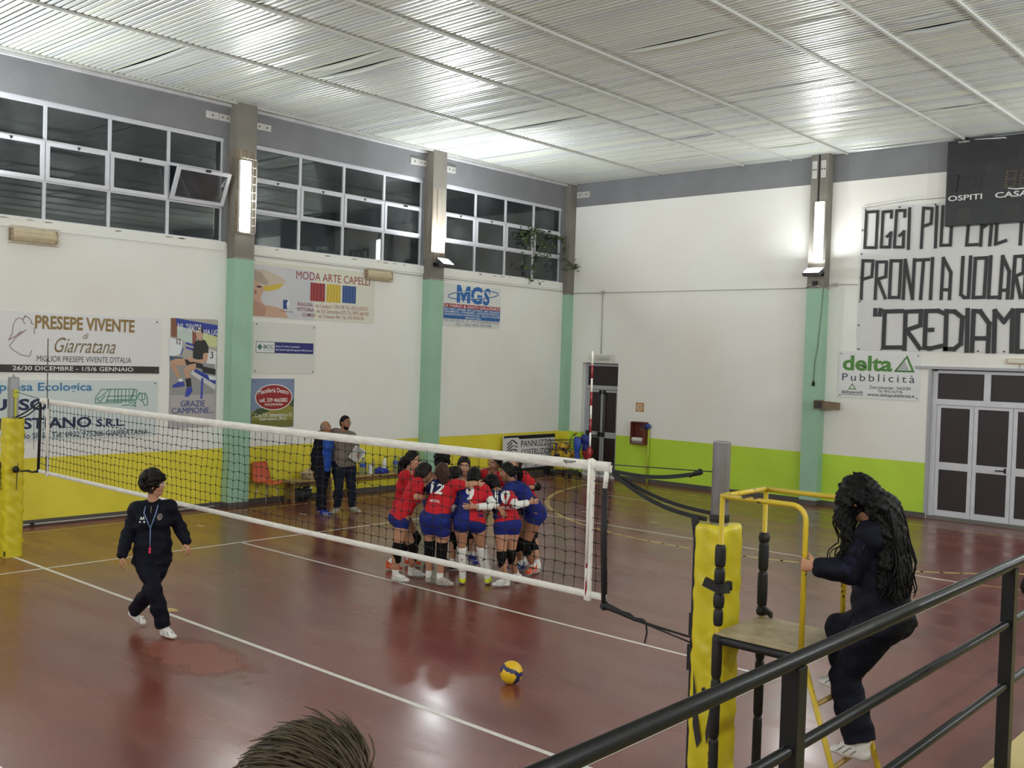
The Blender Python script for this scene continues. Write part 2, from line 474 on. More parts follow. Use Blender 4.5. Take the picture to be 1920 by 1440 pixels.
# back wall with two door openings
D1, D2 = (-2.74, -1.60, 2.92), (6.14, 9.25, 3.02)
mb = MB()
for (a, b) in ((XL-0.25, D1[0]), (D1[1], D2[0]), (D2[1], XR+0.25)):
    panel(mb, OB, BWF, a, b, 0, ZG, mi=1)
for (a, b, z) in ((XL-0.25, D1[0], ZG), (D1[0], D1[1], D1[2]), (D1[1], D2[0], ZG), (D2[0], D2[1], D2[2]), (D2[1], XR+0.25, ZG)):
    panel(mb, OB, BWF, a, b, z, 6.97, mi=0)
panel(mb, OB, BWF, XL-0.25, XR+0.25, 6.97, ZC+0.3, mi=2)
wall_back = struct(mb.build('wall_back', [M_WALL, M_LIMEB, M_GREY]))
# the two walls behind the camera
mb = MB()
mb.box((XR, YF-0.25, 0), (XR+0.25, YB+0.25, ZC+0.3)); struct(mb.build('wall_right', M_WALL))
mb = MB(); mb.box((XL-0.25, YF-0.25, 0), (XR+0.25, YF, ZC+0.3)); struct(mb.build('wall_front', M_WALL))
mb = MB(); 
mb.box((XL, YF, 0), (XL+0.02, YB, 0.10)); struct(mb.build('baseboard_left', M_BASE))
mb = MB()
mb.box((XL, YB-0.02, 0), (D1[0], YB, 0.10)); mb.box((D1[1], YB-0.02, 0), (D2[0], YB, 0.10)); mb.box((D2[1], YB-0.02, 0), (XR, YB, 0.10))
struct(mb.build('baseboard_back', M_BASE))
# pale conduit along the foot of the left wall
mb = MB(); mb.tube([(XL+0.045, -8, 0.035), (XL+0.045, 4.55, 0.035)], 0.014, 6)
for y in (-3, 0.95, 1.2): mb.box((XL+0.02, y-.03, 0.015), (XL+0.065, y+.03, 0.06), 1)
struct(mb.build('trim_3', [mat('pale_conduit', (196,188,182), .5), M_BLACKR]))

# pillars: mint below, grey and water-stained above
def pillar(name, lo, hi, stain=(5.15, 6.72)):
    mb = MB(); (x0, y0), (x1, y1) = lo, hi
    zs = [(0.10, 4.68, 0), (4.68, stain[0], 1), (stain[0], stain[1], 2), (stain[1], ZC+0.02, 1)]
    for a, b, mi in zs: mb.box((x0, y0, a), (x1, y1, b), mi)
    mb.box((x0, y0, 0), (x1, y1, 0.10), 3)
    return struct(mb.build(name, [M_MINT, M_GREYP, M_STAIN, M_BASE]))
pillar('trim_4', (XL-.01, 4.72), (XL+0.25, 5.15))
pillar('trim_5', (XL-.01, 9.75), (XL+0.25, 10.16))
pillar('trim_6', (XL-.01, -0.36), (XL+0.25, 0.06))
mb = MB()   # corner pillar: its foot is painted like the dado
for a, b, mi in ((0, .10, 3), (.10, ZG, 0), (ZG, 4.68, 1), (4.68, ZC, 2)): mb.box((XL-.01, 14.75, a), (XL+0.17, YB+.01, b), mi)
struct(mb.build('trim_7', [M_LIMEL, M_MINT, M_GREYP, M_BASE]))
pillar('trim_8', (3.52, YB-0.25), (3.91, YB+.01), stain=(4.70, 4.72))
pillar('trim_9', (10.9, YB-0.25), (11.3, YB+.01), stain=(4.70, 4.72))
# cable slot and angle plates on the back pillar
mb = MB(); mb.box((3.685, YB-0.254, 6.5), (3.725, YB-0.248, ZC)); struct(mb.build('trim_10', M_BLACKR))
# conduits along the walls at half height
mb = MB()
mb.tube([(XL+.03, 5.2, 4.79), (XL+.03, 9.7, 4.755)], .008, 6); mb.tube([(XL+.03, 10.2, 4.76), (XL+.03, 14.72, 4.755)], .008, 6)
mb.tube([(XL+.26, 4.72, 4.69), (XL+.26, 5.18, 4.69)], .008, 6); mb.tube([(XL+.26, 9.72, 4.69), (XL+.26, 10.24, 4.69)], .008, 6)
mb.tube([(XL+.18, YB-.03, 4.72), (3.5, YB-.03, 4.71)], .009, 6); mb.tube([(-2.15, YB-.03, 4.72), (-2.14, YB-.03, 3.16)], .011, 6)
mb.tube([(3.5,YB-.03,4.71),(3.5,YB-.27,4.70),(3.60,YB-.27,4.76),(3.76,YB-.28,4.74),(3.88,YB-.27,4.68),(3.93,YB-.2,4.68),(3.98,YB-.03,4.76),(4.2,YB-.03,4.77),(4.56,YB-.03,4.76)], .010, 6)
mb.box((-2.19, YB-.05, 4.69), (-2.11, YB, 4.77)); mb.box((3.66, YB-.30, 4.74), (3.76, YB-.24, 4.84), 1); mb.box((4.03,YB-.05,4.73),(4.11,YB,4.81))
struct(mb.build('trim_11', [mat('wall_conduit', (176,172,164), .5), M_BLACKR]))

# ================================================================ WINDOWS
M_SASHG = M_GLASS
def window(n, y0, y1, open_last=False):
    rows = [ZWB, 5.63, 6.275, ZWT]; x = XL - 0.075
    ys = [y0 + (y1-y0)*k/4 for k in range(5)]
    mb = MB(); fd = 0.05
    for z in rows:
        mb.box((x-fd, y0, (z-.075 if z == ZWT else z-.027) if z > ZWB else z), (x+(.02 if z == ZWT else 0), y1, z+.027 if z < ZWT else z))
    for y in ys:
        a, b = (y-.028, y+.028)
        a = max(a, y0); b = min(b, y1)
        mb.box((x-fd, a, ZWB), (x-.001, b, ZWT))
    frame = struct(mb.build('window_%d' % n, M_ALU))
    gl = MB()
    for c in range(4):
        for r in (0, 2):
            gl.box((x-.030, ys[c]+.022, rows[r]+.02), (x-.024, ys[c+1]-.022, rows[r+1]-.02))
    gl.build('fixed_panes', M_GLASS, frame)
    for c in range(4):                                   # middle row: bottom-hung sashes
        a, b, z0, z1 = ys[c]+.012, ys[c+1]-.012, rows[1]+.006, rows[2]-.006
        tilt = math.radians(25) if (open_last and c == 3) else 0.0
        up = V3((math.sin(tilt), 0, math.cos(tilt))); out = V3((math.cos(tilt), 0, -math.sin(tilt)))
        hinge = V3((x+.012 if not tilt else XL-.015, 0, z0)); H = z1-z0; w = .062; fr = (EY, up, out)
        mb = MB()
        def pc(u0, u1, v0, v1, d0, d1, mi=0):
            c0 = hinge + EY*(u0+u1)/2 + up*(v0+v1)/2 + out*(d0+d1)/2
            mb.obox(c0, ((u1-u0)/2, (v1-v0)/2, (d1-d0)/2), fr, mi)
        pc(a, b, 0, w, -.05, .012); pc(a, b, H-w, H, -.05, .012); pc(a, a+w, w, H-w, -.05, .011); pc(b-w, b, w, H-w, -.05, .011)
        ym = (a+b)/2
        if c == 3: pc(ym+.0, ym+.10, H-.03, H+.012, .012, .032, 1)
        else: pc(ym-.012, ym+.012, H-.05, H-.005, .012, .022, 1); pc(ym-.03, ym+.03, H-.02, H-.008, .012, .024, 1)
        sash = mb.build('sash', [M_ALU, M_BLACKR], frame)
        g = MB(); cc = hinge + EY*(a+b)/2 + up*H/2 - out*.02
        g.obox(cc, ((b-a)/2-w, H/2-w, .003), fr); g.build('sash_pane', M_GLASS, sash)
        if tilt:
            s = MB(); s.tube([(x+.0, b-.06, z0+.06), hinge + EY*(b-.06) + up*.34], .012, 6); s.tube([(x, a+.06, z0+.05), hinge+EY*(a+.06)+up*.18], .006, 6)
            s.build('stay_arm', M_ALUG, sash)
    return frame
window(1, *WIN[1], open_last=True)
window(2, *WIN[2])
window(3, *WIN[3])
window(4, *WIN[0])

# ================================================================ CEILING
def slat_material():
    m = bpy.data.materials.new('enamelled_slats'); m.use_nodes = True
    nt = m.node_tree; b = nt.nodes['Principled BSDF']; L = nt.links.new
    g = nt.nodes.new('ShaderNodeNewGeometry')
    r = nt.nodes.new('ShaderNodeValToRGB'); e = r.color_ramp.elements
    e[0].position = 0.0; e[0].color = (*lin((206, 209, 198)), 1)
    e[1].position = 1.0; e[1].color = (*lin((208, 210, 212)), 1)
    q = e.new(0.35); q.color = (*lin((214, 216, 208)), 1)
    q = e.new(0.55); q.color = (*lin((196, 199, 200)), 1)
    q = e.new(0.8); q.color = (*lin((214, 215, 198)), 1)
    L(g.outputs['Random Per Island'], r.inputs['Fac']); L(r.outputs['Color'], b.inputs['Base Color'])
    b.inputs['Roughness'].default_value = 0.30; b.inputs['Specular IOR Level'].default_value = 0.8; b.inputs['Metallic'].default_value = 0.15
    tc = nt.nodes.new('ShaderNodeTexCoord'); n = nt.nodes.new('ShaderNodeTexNoise'); n.inputs['Scale'].default_value = 2.2
    n.inputs['Detail'].default_value = 3; L(tc.outputs['Object'], n.inputs['Vector'])
    bp = nt.nodes.new('ShaderNodeBump'); bp.inputs['Strength'].default_value = 0.12; bp.inputs['Distance'].default_value = 0.03
    L(n.outputs['Fac'], bp.inputs['Height']); L(bp.outputs['Normal'], b.inputs['Normal'])
    return m
M_SLAT = slat_material()
mb = MB(); mb.box((XL-.25, YF-.25, ZC+.05), (XR+.25, YB+.25, ZC+.25))
ceiling = struct(mb.build('ceiling', mat('dark_void', (14, 14, 14), .9)))
BATX = [-3.06, -0.57, 1.77, 2.95, 4.24, 6.66, 7.90, 9.05, 10.25, 11.6, 13.0, 14.6, 16.0]
mb = MB(); rp = random.Random(21)
xs = [XL] + BATX[1:-1] + [XR]
nsl = int((YB-YF)/0.1)
for i in range(nsl):
    y = YF + 0.05 + 0.1*i; vs = []; fs = []
    if y < -9: seg = [XL, XR]
    else: seg = xs
    # each slat: upturned edges, belly 84 mm wide; small random tilt, now and then a sprung length
    spr = rp.random() < 0.30; sp = rp.randrange(max(1, len(seg)-1)); amp = rp.uniform(.014, .05)
    tilt = rp.gauss(0, .0022)
    st = []
    for j in range(len(seg)-1):
        k = 5 if (spr and j == sp) else 1
        for t in range(k): st.append((seg[j]+(seg[j+1]-seg[j])*t/k, (t/k) if (spr and j == sp) else 0))
    st.append((seg[-1], 0))
    for x, t in st:
        d = math.sin(math.pi*t)*amp if t else 0
        dz = -d*0.35; tw = tilt + (d*0.9)
        g = .0405
        prof = [(-g+.004, .020), (-g, .004-tw), (-g+.006, -.001-tw), (0, -.004), (g-.006, -.001+tw), (g, .004+tw), (g-.004, .020)]
        for py, pz in prof: vs.append((x, y+py+d*.8, ZC+.012+pz+dz))
    n = len(prof)
    for a in range(len(st)-1):
        for c in range(n-1): fs.append((a*n+c, a*n+c+1, (a+1)*n+c+1, (a+1)*n+c))
    mb.add(vs, fs, 0, False)
mb.build('slats', M_SLAT, ceiling)
for bx in BATX:
    mb = MB(); mb.box((bx-.017, YF, ZC-.030), (bx+.017, YB-.06, ZC+.008), 0)
    mb.build('batten', mat('batten_enamel', (186,186,180), .45), ceiling)
# two slats that have come loose by the scoreboard
mb = MB()
mb.bar((6.62, YB-.12, ZC-.03), (7.45, YB-.30, ZC-.10), .09, .012)
mb.bar((7.2, YB-.1, ZC-.02), (8.6, YB-.16, ZC-.03), .09, .012)
mb.build('loose_slat', M_ALU, ceiling)
# cornice strip under the ceiling on the left
mb = MB(); mb.box((XL, YF, ZC-.06), (XL+.06, YB-.17, ZC+.01)); struct(mb.build('trim_12', mat('cornice', (196,194,196), .7, var=.1)))

# ================================================================ DOORS
def leaf(mb, gl, x0, x1, z0, z1, y, midz, st=.075, mi=0):
    """aluminium door leaf: stiles, rails and two dark panels"""
    w = st
    for a, b, c, d in ((x0, x0+w, z0, z1), (x1-w, x1, z0, z1), (x0+w, x1-w, z0, z0+.12), (x0+w, x1-w, z1-.06, z1), (x0+w, x1-w, midz-.075, midz+.075)):
        mb.box((a, y-.025, c), (b, y+.025, d), mi)
    gl.box((x0+w, y-.008, z0+.12), (x1-w, y+.008, midz-.075)); gl.box((x0+w, y-.008, midz+.075), (x1-w, y+.008, z1-.06))
# big door
yd = YB+0.14
mb = MB()
mb.box((6.16, yd-.05, 0), (6.25, yd+.05, 2.98)); mb.box((9.14, yd-.05, 0), (9.23, yd+.05, 2.98))
mb.box((6.25, yd-.05, 2.94), (9.14, yd+.05, 3.0)); mb.box((6.25, yd-.05, 2.31), (9.14, yd+.05, 2.42))
mb.box((7.14, yd-.05, 2.42), (7.26, yd+.05, 2.94)); mb.box((8.14, yd-.05, 2.42), (8.26, yd+.05, 2.94))
door1 = struct(mb.build('door_1', M_ALU))
mb = MB(); mb.box((6.25, yd-.008, 2.42), (9.14, yd+.008, 2.94)); mb.build('transom_panel', M_DARKP, door1)
xd = [6.25, 6.965, 7.69, 8.415, 9.14]
for i in range(4):
    mb = MB(); gl = MB(); leaf(mb, gl, xd[i]+.004, xd[i+1]-.004, 0.06, 2.305, yd, 1.075)
    lf = mb.build('door_leaf', M_ALU, door1); gl.build('door_panel', M_DARKP, lf)
    if i == 1:
        h = MB(); h.box((7.56, yd-.035, 1.03), (7.60, yd-.025, 1.13)); h.bar((7.585, yd-.06, 1.08), (7.41, yd-.065, 1.075), .02, .022); h.tube([(7.58,yd-.03,1.08),(7.58,yd-.065,1.08)], .011, 8)
        tag(h.build('door_handle', M_BLACKR, lf), 'black lever handle')
mb = MB(); mb.box((6.10, YB-.01, 0), (6.16, yd, 3.0), 0); mb.box((6.14, YB, 0), (9.25, yd+.08, 0.055), 1)
struct(mb.build('trim_13', [M_ALUG, mat('threshold', (110,106,100), .6)]))
mb = MB(); mb.box((5.84, YB-.05, 3.02), (9.4, YB, 3.075)); struct(mb.build('trim_14', M_ALUG))
# small emergency door
yd = YB+0.18
mb = MB()
mb.box((-2.74, yd-.04, 0), (-2.66, yd+.04, 2.90)); mb.box((-1.68, yd-.04, 0), (-1.60, yd+.04, 2.90))
mb.box((-2.66, yd-.04, 2.84), (-1.68, yd+.04, 2.9)); mb.box((-2.66, yd-.04, 2.24), (-1.68, yd+.04, 2.34))
door2 = struct(mb.build('door_2', M_ALUG))
mb = MB(); mb.box((-2.66, yd-.008, 2.34), (-1.68, yd+.008, 2.84)); mb.build('transom_panel', M_DARKP, door2)
for a, b, hx in ((-2.66, -2.175, -2.235), (-2.165, -1.68, -2.11)):
    mb = MB(); gl = MB(); leaf(mb, gl, a, b, 0.06, 2.23, yd, 1.07, st=.06)
    lf = mb.build('door_leaf', M_ALUG, door2); gl.build('door_panel', M_DARKP, lf)
    h = MB(); h.tube([(hx, yd-.05, 1.15), (hx, yd-.05, 2.16)], .014, 6); h.box((hx-.03, yd-.07, 2.12), (hx+.03, yd-.02, 2.22)); h.box((hx-.035, yd-.09, 1.02), (hx+.035, yd-.02, 1.14))
    if a < -2.5: h.box((-2.63, yd-.10, 1.02), (-2.54, yd-.02, 1.16)); h.bar((-2.58, yd-.09, 1.04), (-2.26, yd-.09, 1.04), .03, .03)
    h.build('panic_bar', M_BLACKR, lf)
mb = MB(); mb.box((-2.74, YB, 0), (-1.60, yd+.06, 0.05)); struct(mb.build('trim_15', M_WHITE))
# dark night outside the doors
# ================================================================ LAMPS
M_TUBE = emit('lit_tube', (255, 253, 246), 26.0)
M_LENS = emit('lit_led_lens', (255, 253, 248), 38.0)
M_HOUS = mat('pale_lamp_housing', (206, 204, 198), .45)
M_CAGE = mat('cage_wire', (214, 210, 200), .4, .3)
M_CREAM = mat('aged_cream_plastic', (206, 190, 158), .5, var=.08, vscale=6)
def cage(mb, o, fr, a0, a1, b0, b1, d, nx, ny, r=.0035):
    """wire basket over a lamp: rectangle a0..a1 x b0..b1, depth d"""
    ex, ey, ez = fr; o = V3(o); P = lambda a, b, c: o + ex*a + ey*b + ez*c
    for i in range(nx+1):
        a = a0 + (a1-a0)*i/nx; mb.tube([P(a,b0,0), P(a,b0,d*.8), P(a,b0+.02,d), P(a,b1-.02,d), P(a,b1,d*.8), P(a,b1,0)], r, 4)
    for i in range(ny+1):
        b = b0 + (b1-b0)*i/ny; mb.tube([P(a0,b,0), P(a0,b,d*.8), P(a0+.01,b,d), P(a1-.01,b,d), P(a1,b,d*.8), P(a1,b,0)], r, 4)
def tube_lamp(label, o, fr, half, H, caged, group=None, lamp=True, watts=None):
    """upright fluorescent batten; o = bottom centre on the pillar face"""
    ex, ey, ez = fr; o = V3(o)
    t = thing('tube_lamp', tuple(o), label, 'lamp', group)
    mb = MB(); mb.obox(o + ey*H/2 + ez*.03, (half, H/2, .03), fr); mb.build('housing', M_HOUS, t, .006)
    mb = MB(); k = 10; prof = [(half*.82*math.cos(math.pi*i/k), .06+.055*math.sin(math.pi*i/k)) for i in range(k+1)]
    mb.prism(prof, o + ey*.04, ex, ez, ey, H-.08); tag(mb.build('diffuser', M_TUBE, t), 'glowing white diffuser')
    if caged:
        mb = MB(); cage(mb, o, fr, -half-.035, half+.035, -.02, H+.02, .17, 4, 9); mb.build('wire_cage', M_CAGE, t)
    if lamp:
        c = o + ey*H/2 + ez*.135
        area('tube_light', tuple(c), tuple(c + ez), half*1.6 if abs(ex[0]) > .5 else H-.1, H-.1 if abs(ex[0]) > .5 else half*1.6, watts or TUBE_W)
        TUBES.append(c)
    return t
def flood(label, o, fr, elev, W=.34, H=.27, group=None, watts=None):
    """LED flood on a yoke; o = bracket point on the pillar face; tilted up by elev degrees"""
    ex, ey, ez = fr; o = V3(o); e = math.radians(elev)
    n = ez*math.cos(e) + ey*math.sin(e); u = -ez*math.sin(e) + ey*math.cos(e); c = o + ez*.26 + ey*.06
    t = thing('flood_lamp', tuple(o), label, 'lamp', group)
    mb = MB(); mb.obox(c - n*.035, (W/2, H/2, .035), (ex, u, n)); mb.obox(c + n*.004, (W/2+.004, H/2+.004, .006), (ex, u, n), 0)
    for i in range(8): mb.obox(c - n*.085 + ex*(-W*.4 + W*.8*i/7), (.004, H*.4, .018), (ex, u, n))
    mb.build('housing', mat('flood_housing', (96, 96, 98), .4, .4), t)
    mb = MB(); mb.obox(c + n*.011, (W/2-.02, H/2-.02, .003), (ex, u, n)); tag(mb.build('lens', M_LENS, t), 'glaring white lens')
    mb = MB()
    for s in (-1, 1): mb.bar(o + ex*s*.10 + ez*.01, c + ex*s*(W/2+.012) - n*.03, .03, .006, up=ex)
    mb.obox(o + ez*.006, (.13, .04, .006), fr); mb.build('yoke', M_BLACKM, t)
    q = c + n*.03
    area('flood_light', tuple(q), tuple(q + n), W-.04, H-.04, watts or FLOOD_W)
    return t
PX = XL + 0.25
tube_lamp('glaring caged fluorescent tube upright on the brown-stained pillar, nearest of the left wall', (PX, 4.89, 5.17), LWF, .125, 1.34, True)
flood('LED flood lamp on the second left pillar beside the blue-lettered sign', (PX, 9.95, 5.02), LWF, 57)
tube_lamp('glaring bare fluorescent batten upright on the back wall pillar beside the painted banner', (3.77, YB-.25, 5.26), BWF, .115, 1.28, False, watts=16)
flood('LED flood lamp aimed at the ceiling below the batten on the back wall pillar', (3.77, YB-.25, 4.98), BWF, 62, W=.38, watts=60)
# unseen flood lamps added round the rest of the hall to brighten it
for y in (-5.1, -10.1): flood('LED flood lamp on a left wall pillar of the near half', (XL, y, 5.02), LWF, 40, group='flood lamps of the near half')
flood('LED flood lamp on the left wall pillar nearest the near edge of the net', (PX, -.15, 5.02), LWF, 52)
flood('LED flood lamp on the back wall pillar right of the large door', (11.1, YB-.25, 5.0), BWF, 55)
RWF = (-EY, EZ, -EX); FWF = (-EX, EZ, EY)
for y in (-10, -5, 0, 5, 10): flood('LED flood lamp high on the right wall above the stand', (XR, y, 5.3), RWF, 24, group='flood lamps of the right wall')  # fill light from out of view, added here and on the end wall
for x in (0, 5, 10): flood('LED flood lamp high on the end wall behind the camera', (x, YF, 5.3), FWF, 24, group='flood lamps of the near end wall')

def wall_light(label, a0, a1, z0, z1, tilt=0):
    """unlit caged cream lamp lying along the left wall"""
    t = thing('caged_wall_lamp', (XL, (a0+a1)/2, z0), label, 'lamp')
    mb = MB(); n = 9; prof = []
    for i in range(n+1):
        a = math.pi*i/n - math.pi/2; prof.append((.03+.085*math.cos(a), (z0+z1)/2 + (z1-z0)*.46*math.sin(a)))
    prof = [(0, z0+.01)] + prof + [(0, z1-.01)]
    mb.prism(prof, (XL, a0+.03, 0), EX, EZ, EY, a1-a0-.06); mb.build('cover', M_CREAM, t)
    for u in (a0, a1-.035): mb = MB(); mb.box((XL, u, z0+.02), (XL+.10, u+.035, z1-.02)); mb.build('end_cap', mat('brown_cap', (150,126,104), .6), t)
    mb = MB(); cage(mb, (XL, (a0+a1)/2, (z0+z1)/2), LWF, -(a1-a0)/2-.01, (a1-a0)/2+.01, -(z1-z0)/2-.012, (z1-z0)/2+.012, .15, 16, 3, .003); mb.build('wire_cage', M_CREAM, t)
wall_light('unlit caged cream lamp under the window left of the first pillar', .77, 1.51, 4.585, 4.82)
wall_light('unlit caged cream lamp over the right end of the hairdresser sign', 8.05, 8.77, 4.56, 4.77)

# steel plates where the beams meet the pillars
def plate(label, o, fr, a0, a1, z0, z1, nb=2):
    ex, ey, ez = fr; t = thing('beam_plate', tuple(V3(o)+ex*(a0+a1)/2+ey*z0), label, 'metal plate', 'steel plates at the beam ends')
    mb = MB(); mb.obox(V3(o)+ex*(a0+a1)/2+ey*(z0+z1)/2+ez*.008, ((a1-a0)/2, (z1-z0)/2, .008), fr); mb.build('plate', mat('pale_steel', (196,194,190), .5, .2, var=.08), t)
    mb = MB()
    for i in range(nb):
        c = V3(o)+ex*(a0+(a1-a0)*(i+.5)/nb)+ey*(z0+z1)/2+ez*.016; mb.obox(c, (.014,.014,.008), fr)
    mb.build('bolt', mat('rusty_bolt', (92,70,56), .7), t)
plate('pale steel plate on the grey beam left of the tube-lit left pillar', OL, LWF, 4.21, 4.48, 7.215, 7.345, 1)
plate('pale steel angle plate touching the left side of the tube-lit left pillar', OL, LWF, 4.49, 4.715, 7.215, 7.34, 2)
plate('pale steel plate on the grey beam right of the tube-lit left pillar', OL, LWF, 5.27, 5.62, 7.205, 7.33, 2)
plate('pale steel plate on the grey beam left of the second left pillar', OL, LWF, 9.28, 9.52, 7.20, 7.335, 1)
plate('pale steel angle plate touching the left side of the second left pillar', OL, LWF, 9.53, 9.745, 7.20, 7.33, 2)
plate('pale steel plate on the grey beam right of the second left pillar', OL, LWF, 10.40, 10.67, 7.19, 7.33, 2)
plate('small steel plate on the back wall beam beside the corner pillar', OB, BWF, -3.10, -2.68, 7.2, 7.36, 2)
plate('upright steel plate left of the cable slot atop the back pillar', V3((0,YB-.25,0)), BWF, 3.55, 3.66, 7.05, 7.42, 2)
plate('upright steel plate right of the cable slot atop the back pillar', V3((0,YB-.25,0)), BWF, 3.75, 3.86, 7.05, 7.42, 2)

# ================================================================ SIGNS
def C(r, g, b, rough=.45): return mat('ink_%02x%02x%02x' % (r, g, b), (r, g, b), rough)
def board(name, label, cat, o, fr, a0, a1, z0, z1, col, th=.012, rough=.4, tiltpts=None):
    ex, ey, ez = fr; mb = MB()
    mb.obox(V3(o)+ex*(a0+a1)/2+ey*(z0+z1)/2+ez*th/2, ((a1-a0)/2, (z1-z0)/2, th/2), fr)
    return tag(mb.build(name, col, None), label, cat)
class Art:
    """flat prints on a board"""
    def __init__(s, root, o, fr, th): s.root = root; s.o = V3(o); s.fr = fr; s.th = th; s.k = 0
    def text(s, body, box, col, bold=0.0, shear=0.0, name='lettering', lift=.003, arc=0, space=1.0):
        mb = MB(); letters(mb, body, s.o, *s.fr, box, s.th+lift, bold, shear, 0, space, arc); return mb.build(name, col, s.root)
    def rect(s, box, col, name='colour_panel', lift=.0012):
        a0, a1, z0, z1 = box; ex, ey, ez = s.fr; L = ez*(s.th+lift); mb = MB()
        mb.add([s.o+ex*a+ey*z+L for a, z in ((a0,z0),(a1,z0),(a1,z1),(a0,z1))], [(0,1,2,3)]); return mb.build(name, col, s.root)
    def poly(s, items, name, lift=.0012):
        """items: [(points, material), ...] painted one over the other in one print"""
        ex, ey, ez = s.fr; mb = MB(); ms = []
        for i, (pts, m) in enumerate(items):
            if m not in ms: ms.append(m)
            L = ez*(s.th+lift+.00025*i)
            mb.add([s.o+ex*a+ey*z+L for a, z in pts], [list(range(len(pts)))], ms.index(m))
        return mb.build(name, ms, s.root)
    def lines(s, segs, w, col, name='drawing', lift=.003):
        mb = MB(); strokes(mb, segs, s.o, *s.fr, w, s.th+lift); return mb.build(name, col, s.root)
    def screws(s, pts):
        mb = MB(); ex, ey, ez = s.fr
        for a, z in pts: mb.obox(s.o+ex*a+ey*z+ez*(s.th+.003), (.013,.013,.003), s.fr)
        mb.build('screw', C(96,92,88), s.root)
def ell(cx, cy, rx, ry, n=28, rot=0.0):
    return [(cx+rx*math.cos(t)*math.cos(rot)-ry*math.sin(t)*math.sin(rot), cy+rx*math.cos(t)*math.sin(rot)+ry*math.sin(t)*math.cos(rot)) for t in np.linspace(0, 2*math.pi, n+1)[:-1]]
TH = .012
# nativity sign
b = board('wall_sign', 'wide white sign with gold lettering and a fine angel drawing', 'sign', OL, LWF, .30, 3.39, 2.49, 3.49, C(222,220,220))
a = Art(b, OL, LWF, TH)
a.rect((.30, 3.39, 2.505, 2.63), C(44,34,32))
a.text('PRESEPE VIVENTE', (1.20,2.91,3.215,3.44), C(142,112,56), bold=.03)
a.text('di', (1.99,2.10,3.08,3.18), C(128,104,60), shear=.4)
a.text('Giarratana', (1.52,2.57,2.84,3.09), C(122,98,58), shear=.42)
a.text("MIGLIOR PRESEPE VIVENTE D'ITALIA", (1.24,2.86,2.685,2.785), C(62,52,48))
a.text('26/30 DICEMBRE - 1/5/6 GENNAIO', (.86,2.90,2.54,2.61), C(238,234,228), bold=.006)
def P4(x, y): return (.655 + x*.00187/1.0, 3.60 - y*.000755)
ang = [[(430,330),(470,235),(500,250),(440,290),(430,340),(470,410)], [(500,250),(560,290),(605,360),(585,385),(640,415)],
       [(430,330),(370,285),(300,320),(245,440),(230,620),(160,760)], [(160,760),(300,670),(400,560)], [(160,750),(250,700),(500,530)],
       [(500,530),(300,700),(180,880),(250,960),(400,1060),(570,1095),(615,965)], [(650,490),(665,610)]]
sx = (1.20-.79)/ (670-160)
a.lines([[(.79+(x-160)*sx, 3.42-(y-235)*.000765) for x, y in s] for s in ang], .012, C(150,118,112))
a.screws([(3.33,3.42),(3.33,2.55)])
# ecological company sign
b = board('wall_sign', 'pale blue sign with navy lettering and a green drawing of a refuse lorry', 'sign', OL, LWF, .10, 3.37, 1.39, 2.385, C(206,214,212))
a = Art(b, OL, LWF, TH)
a.text('Impresa Ecologica', (.42,2.17,2.165,2.34), C(58,122,168), bold=.02)
a.text('RUSSO', (.32,1.44,1.89,2.08), C(22,30,74), bold=.035)
a.text('SEBASTIANO', (.34,2.17,1.585,1.77), C(22,30,74), bold=.03)
a.text('S.R.L.', (2.26,2.76,1.59,1.725), C(22,30,74), bold=.03)
a.text('C.da Piano rotondo SP 59 Tel. 0932 975266 GIARRATANA', (.16,3.20,1.43,1.525), C(44,48,76), bold=.006)
def TK(x, y): return (2.23+(x-210)*(.96/1095), 2.24-(y-320)*(.32/420))
tr = [[(330,335),(215,520),(215,640),(330,640),(440,640)], [(330,335),(1000,330),(1060,350),(1050,560),(1030,680)], [(520,340),(470,500),(420,640)], [(480,340),(330,500),(240,540),(310,620),(400,480)],
      [(440,490),(1040,485)], [(430,575),(1040,570)], [(440,605),(1020,600)], [(430,640),(740,640)]] + [[(x,340),(x,630)] for x in (600,670,745,825,900)] + \
     [[(990,340),(930,570)], [(1020,350),(950,570)], [(1060,560),(1120,410),(1150,430),(1250,430),(1285,520),(1300,640),(1290,700),(1230,715),(1200,620),(1100,560)], [(1170,440),(1175,600)], [(1230,440),(1240,560),(1175,580)], [(1080,520),(1130,430)],
      [(750,700),(900,690),(930,640),(1010,640),(1050,720)], [(940,720),(980,690),(1040,730)]]
a.lines([[TK(x, y) for x, y in s] for s in tr], .014, C(66,134,116))
a.screws([(3.32,2.33)])
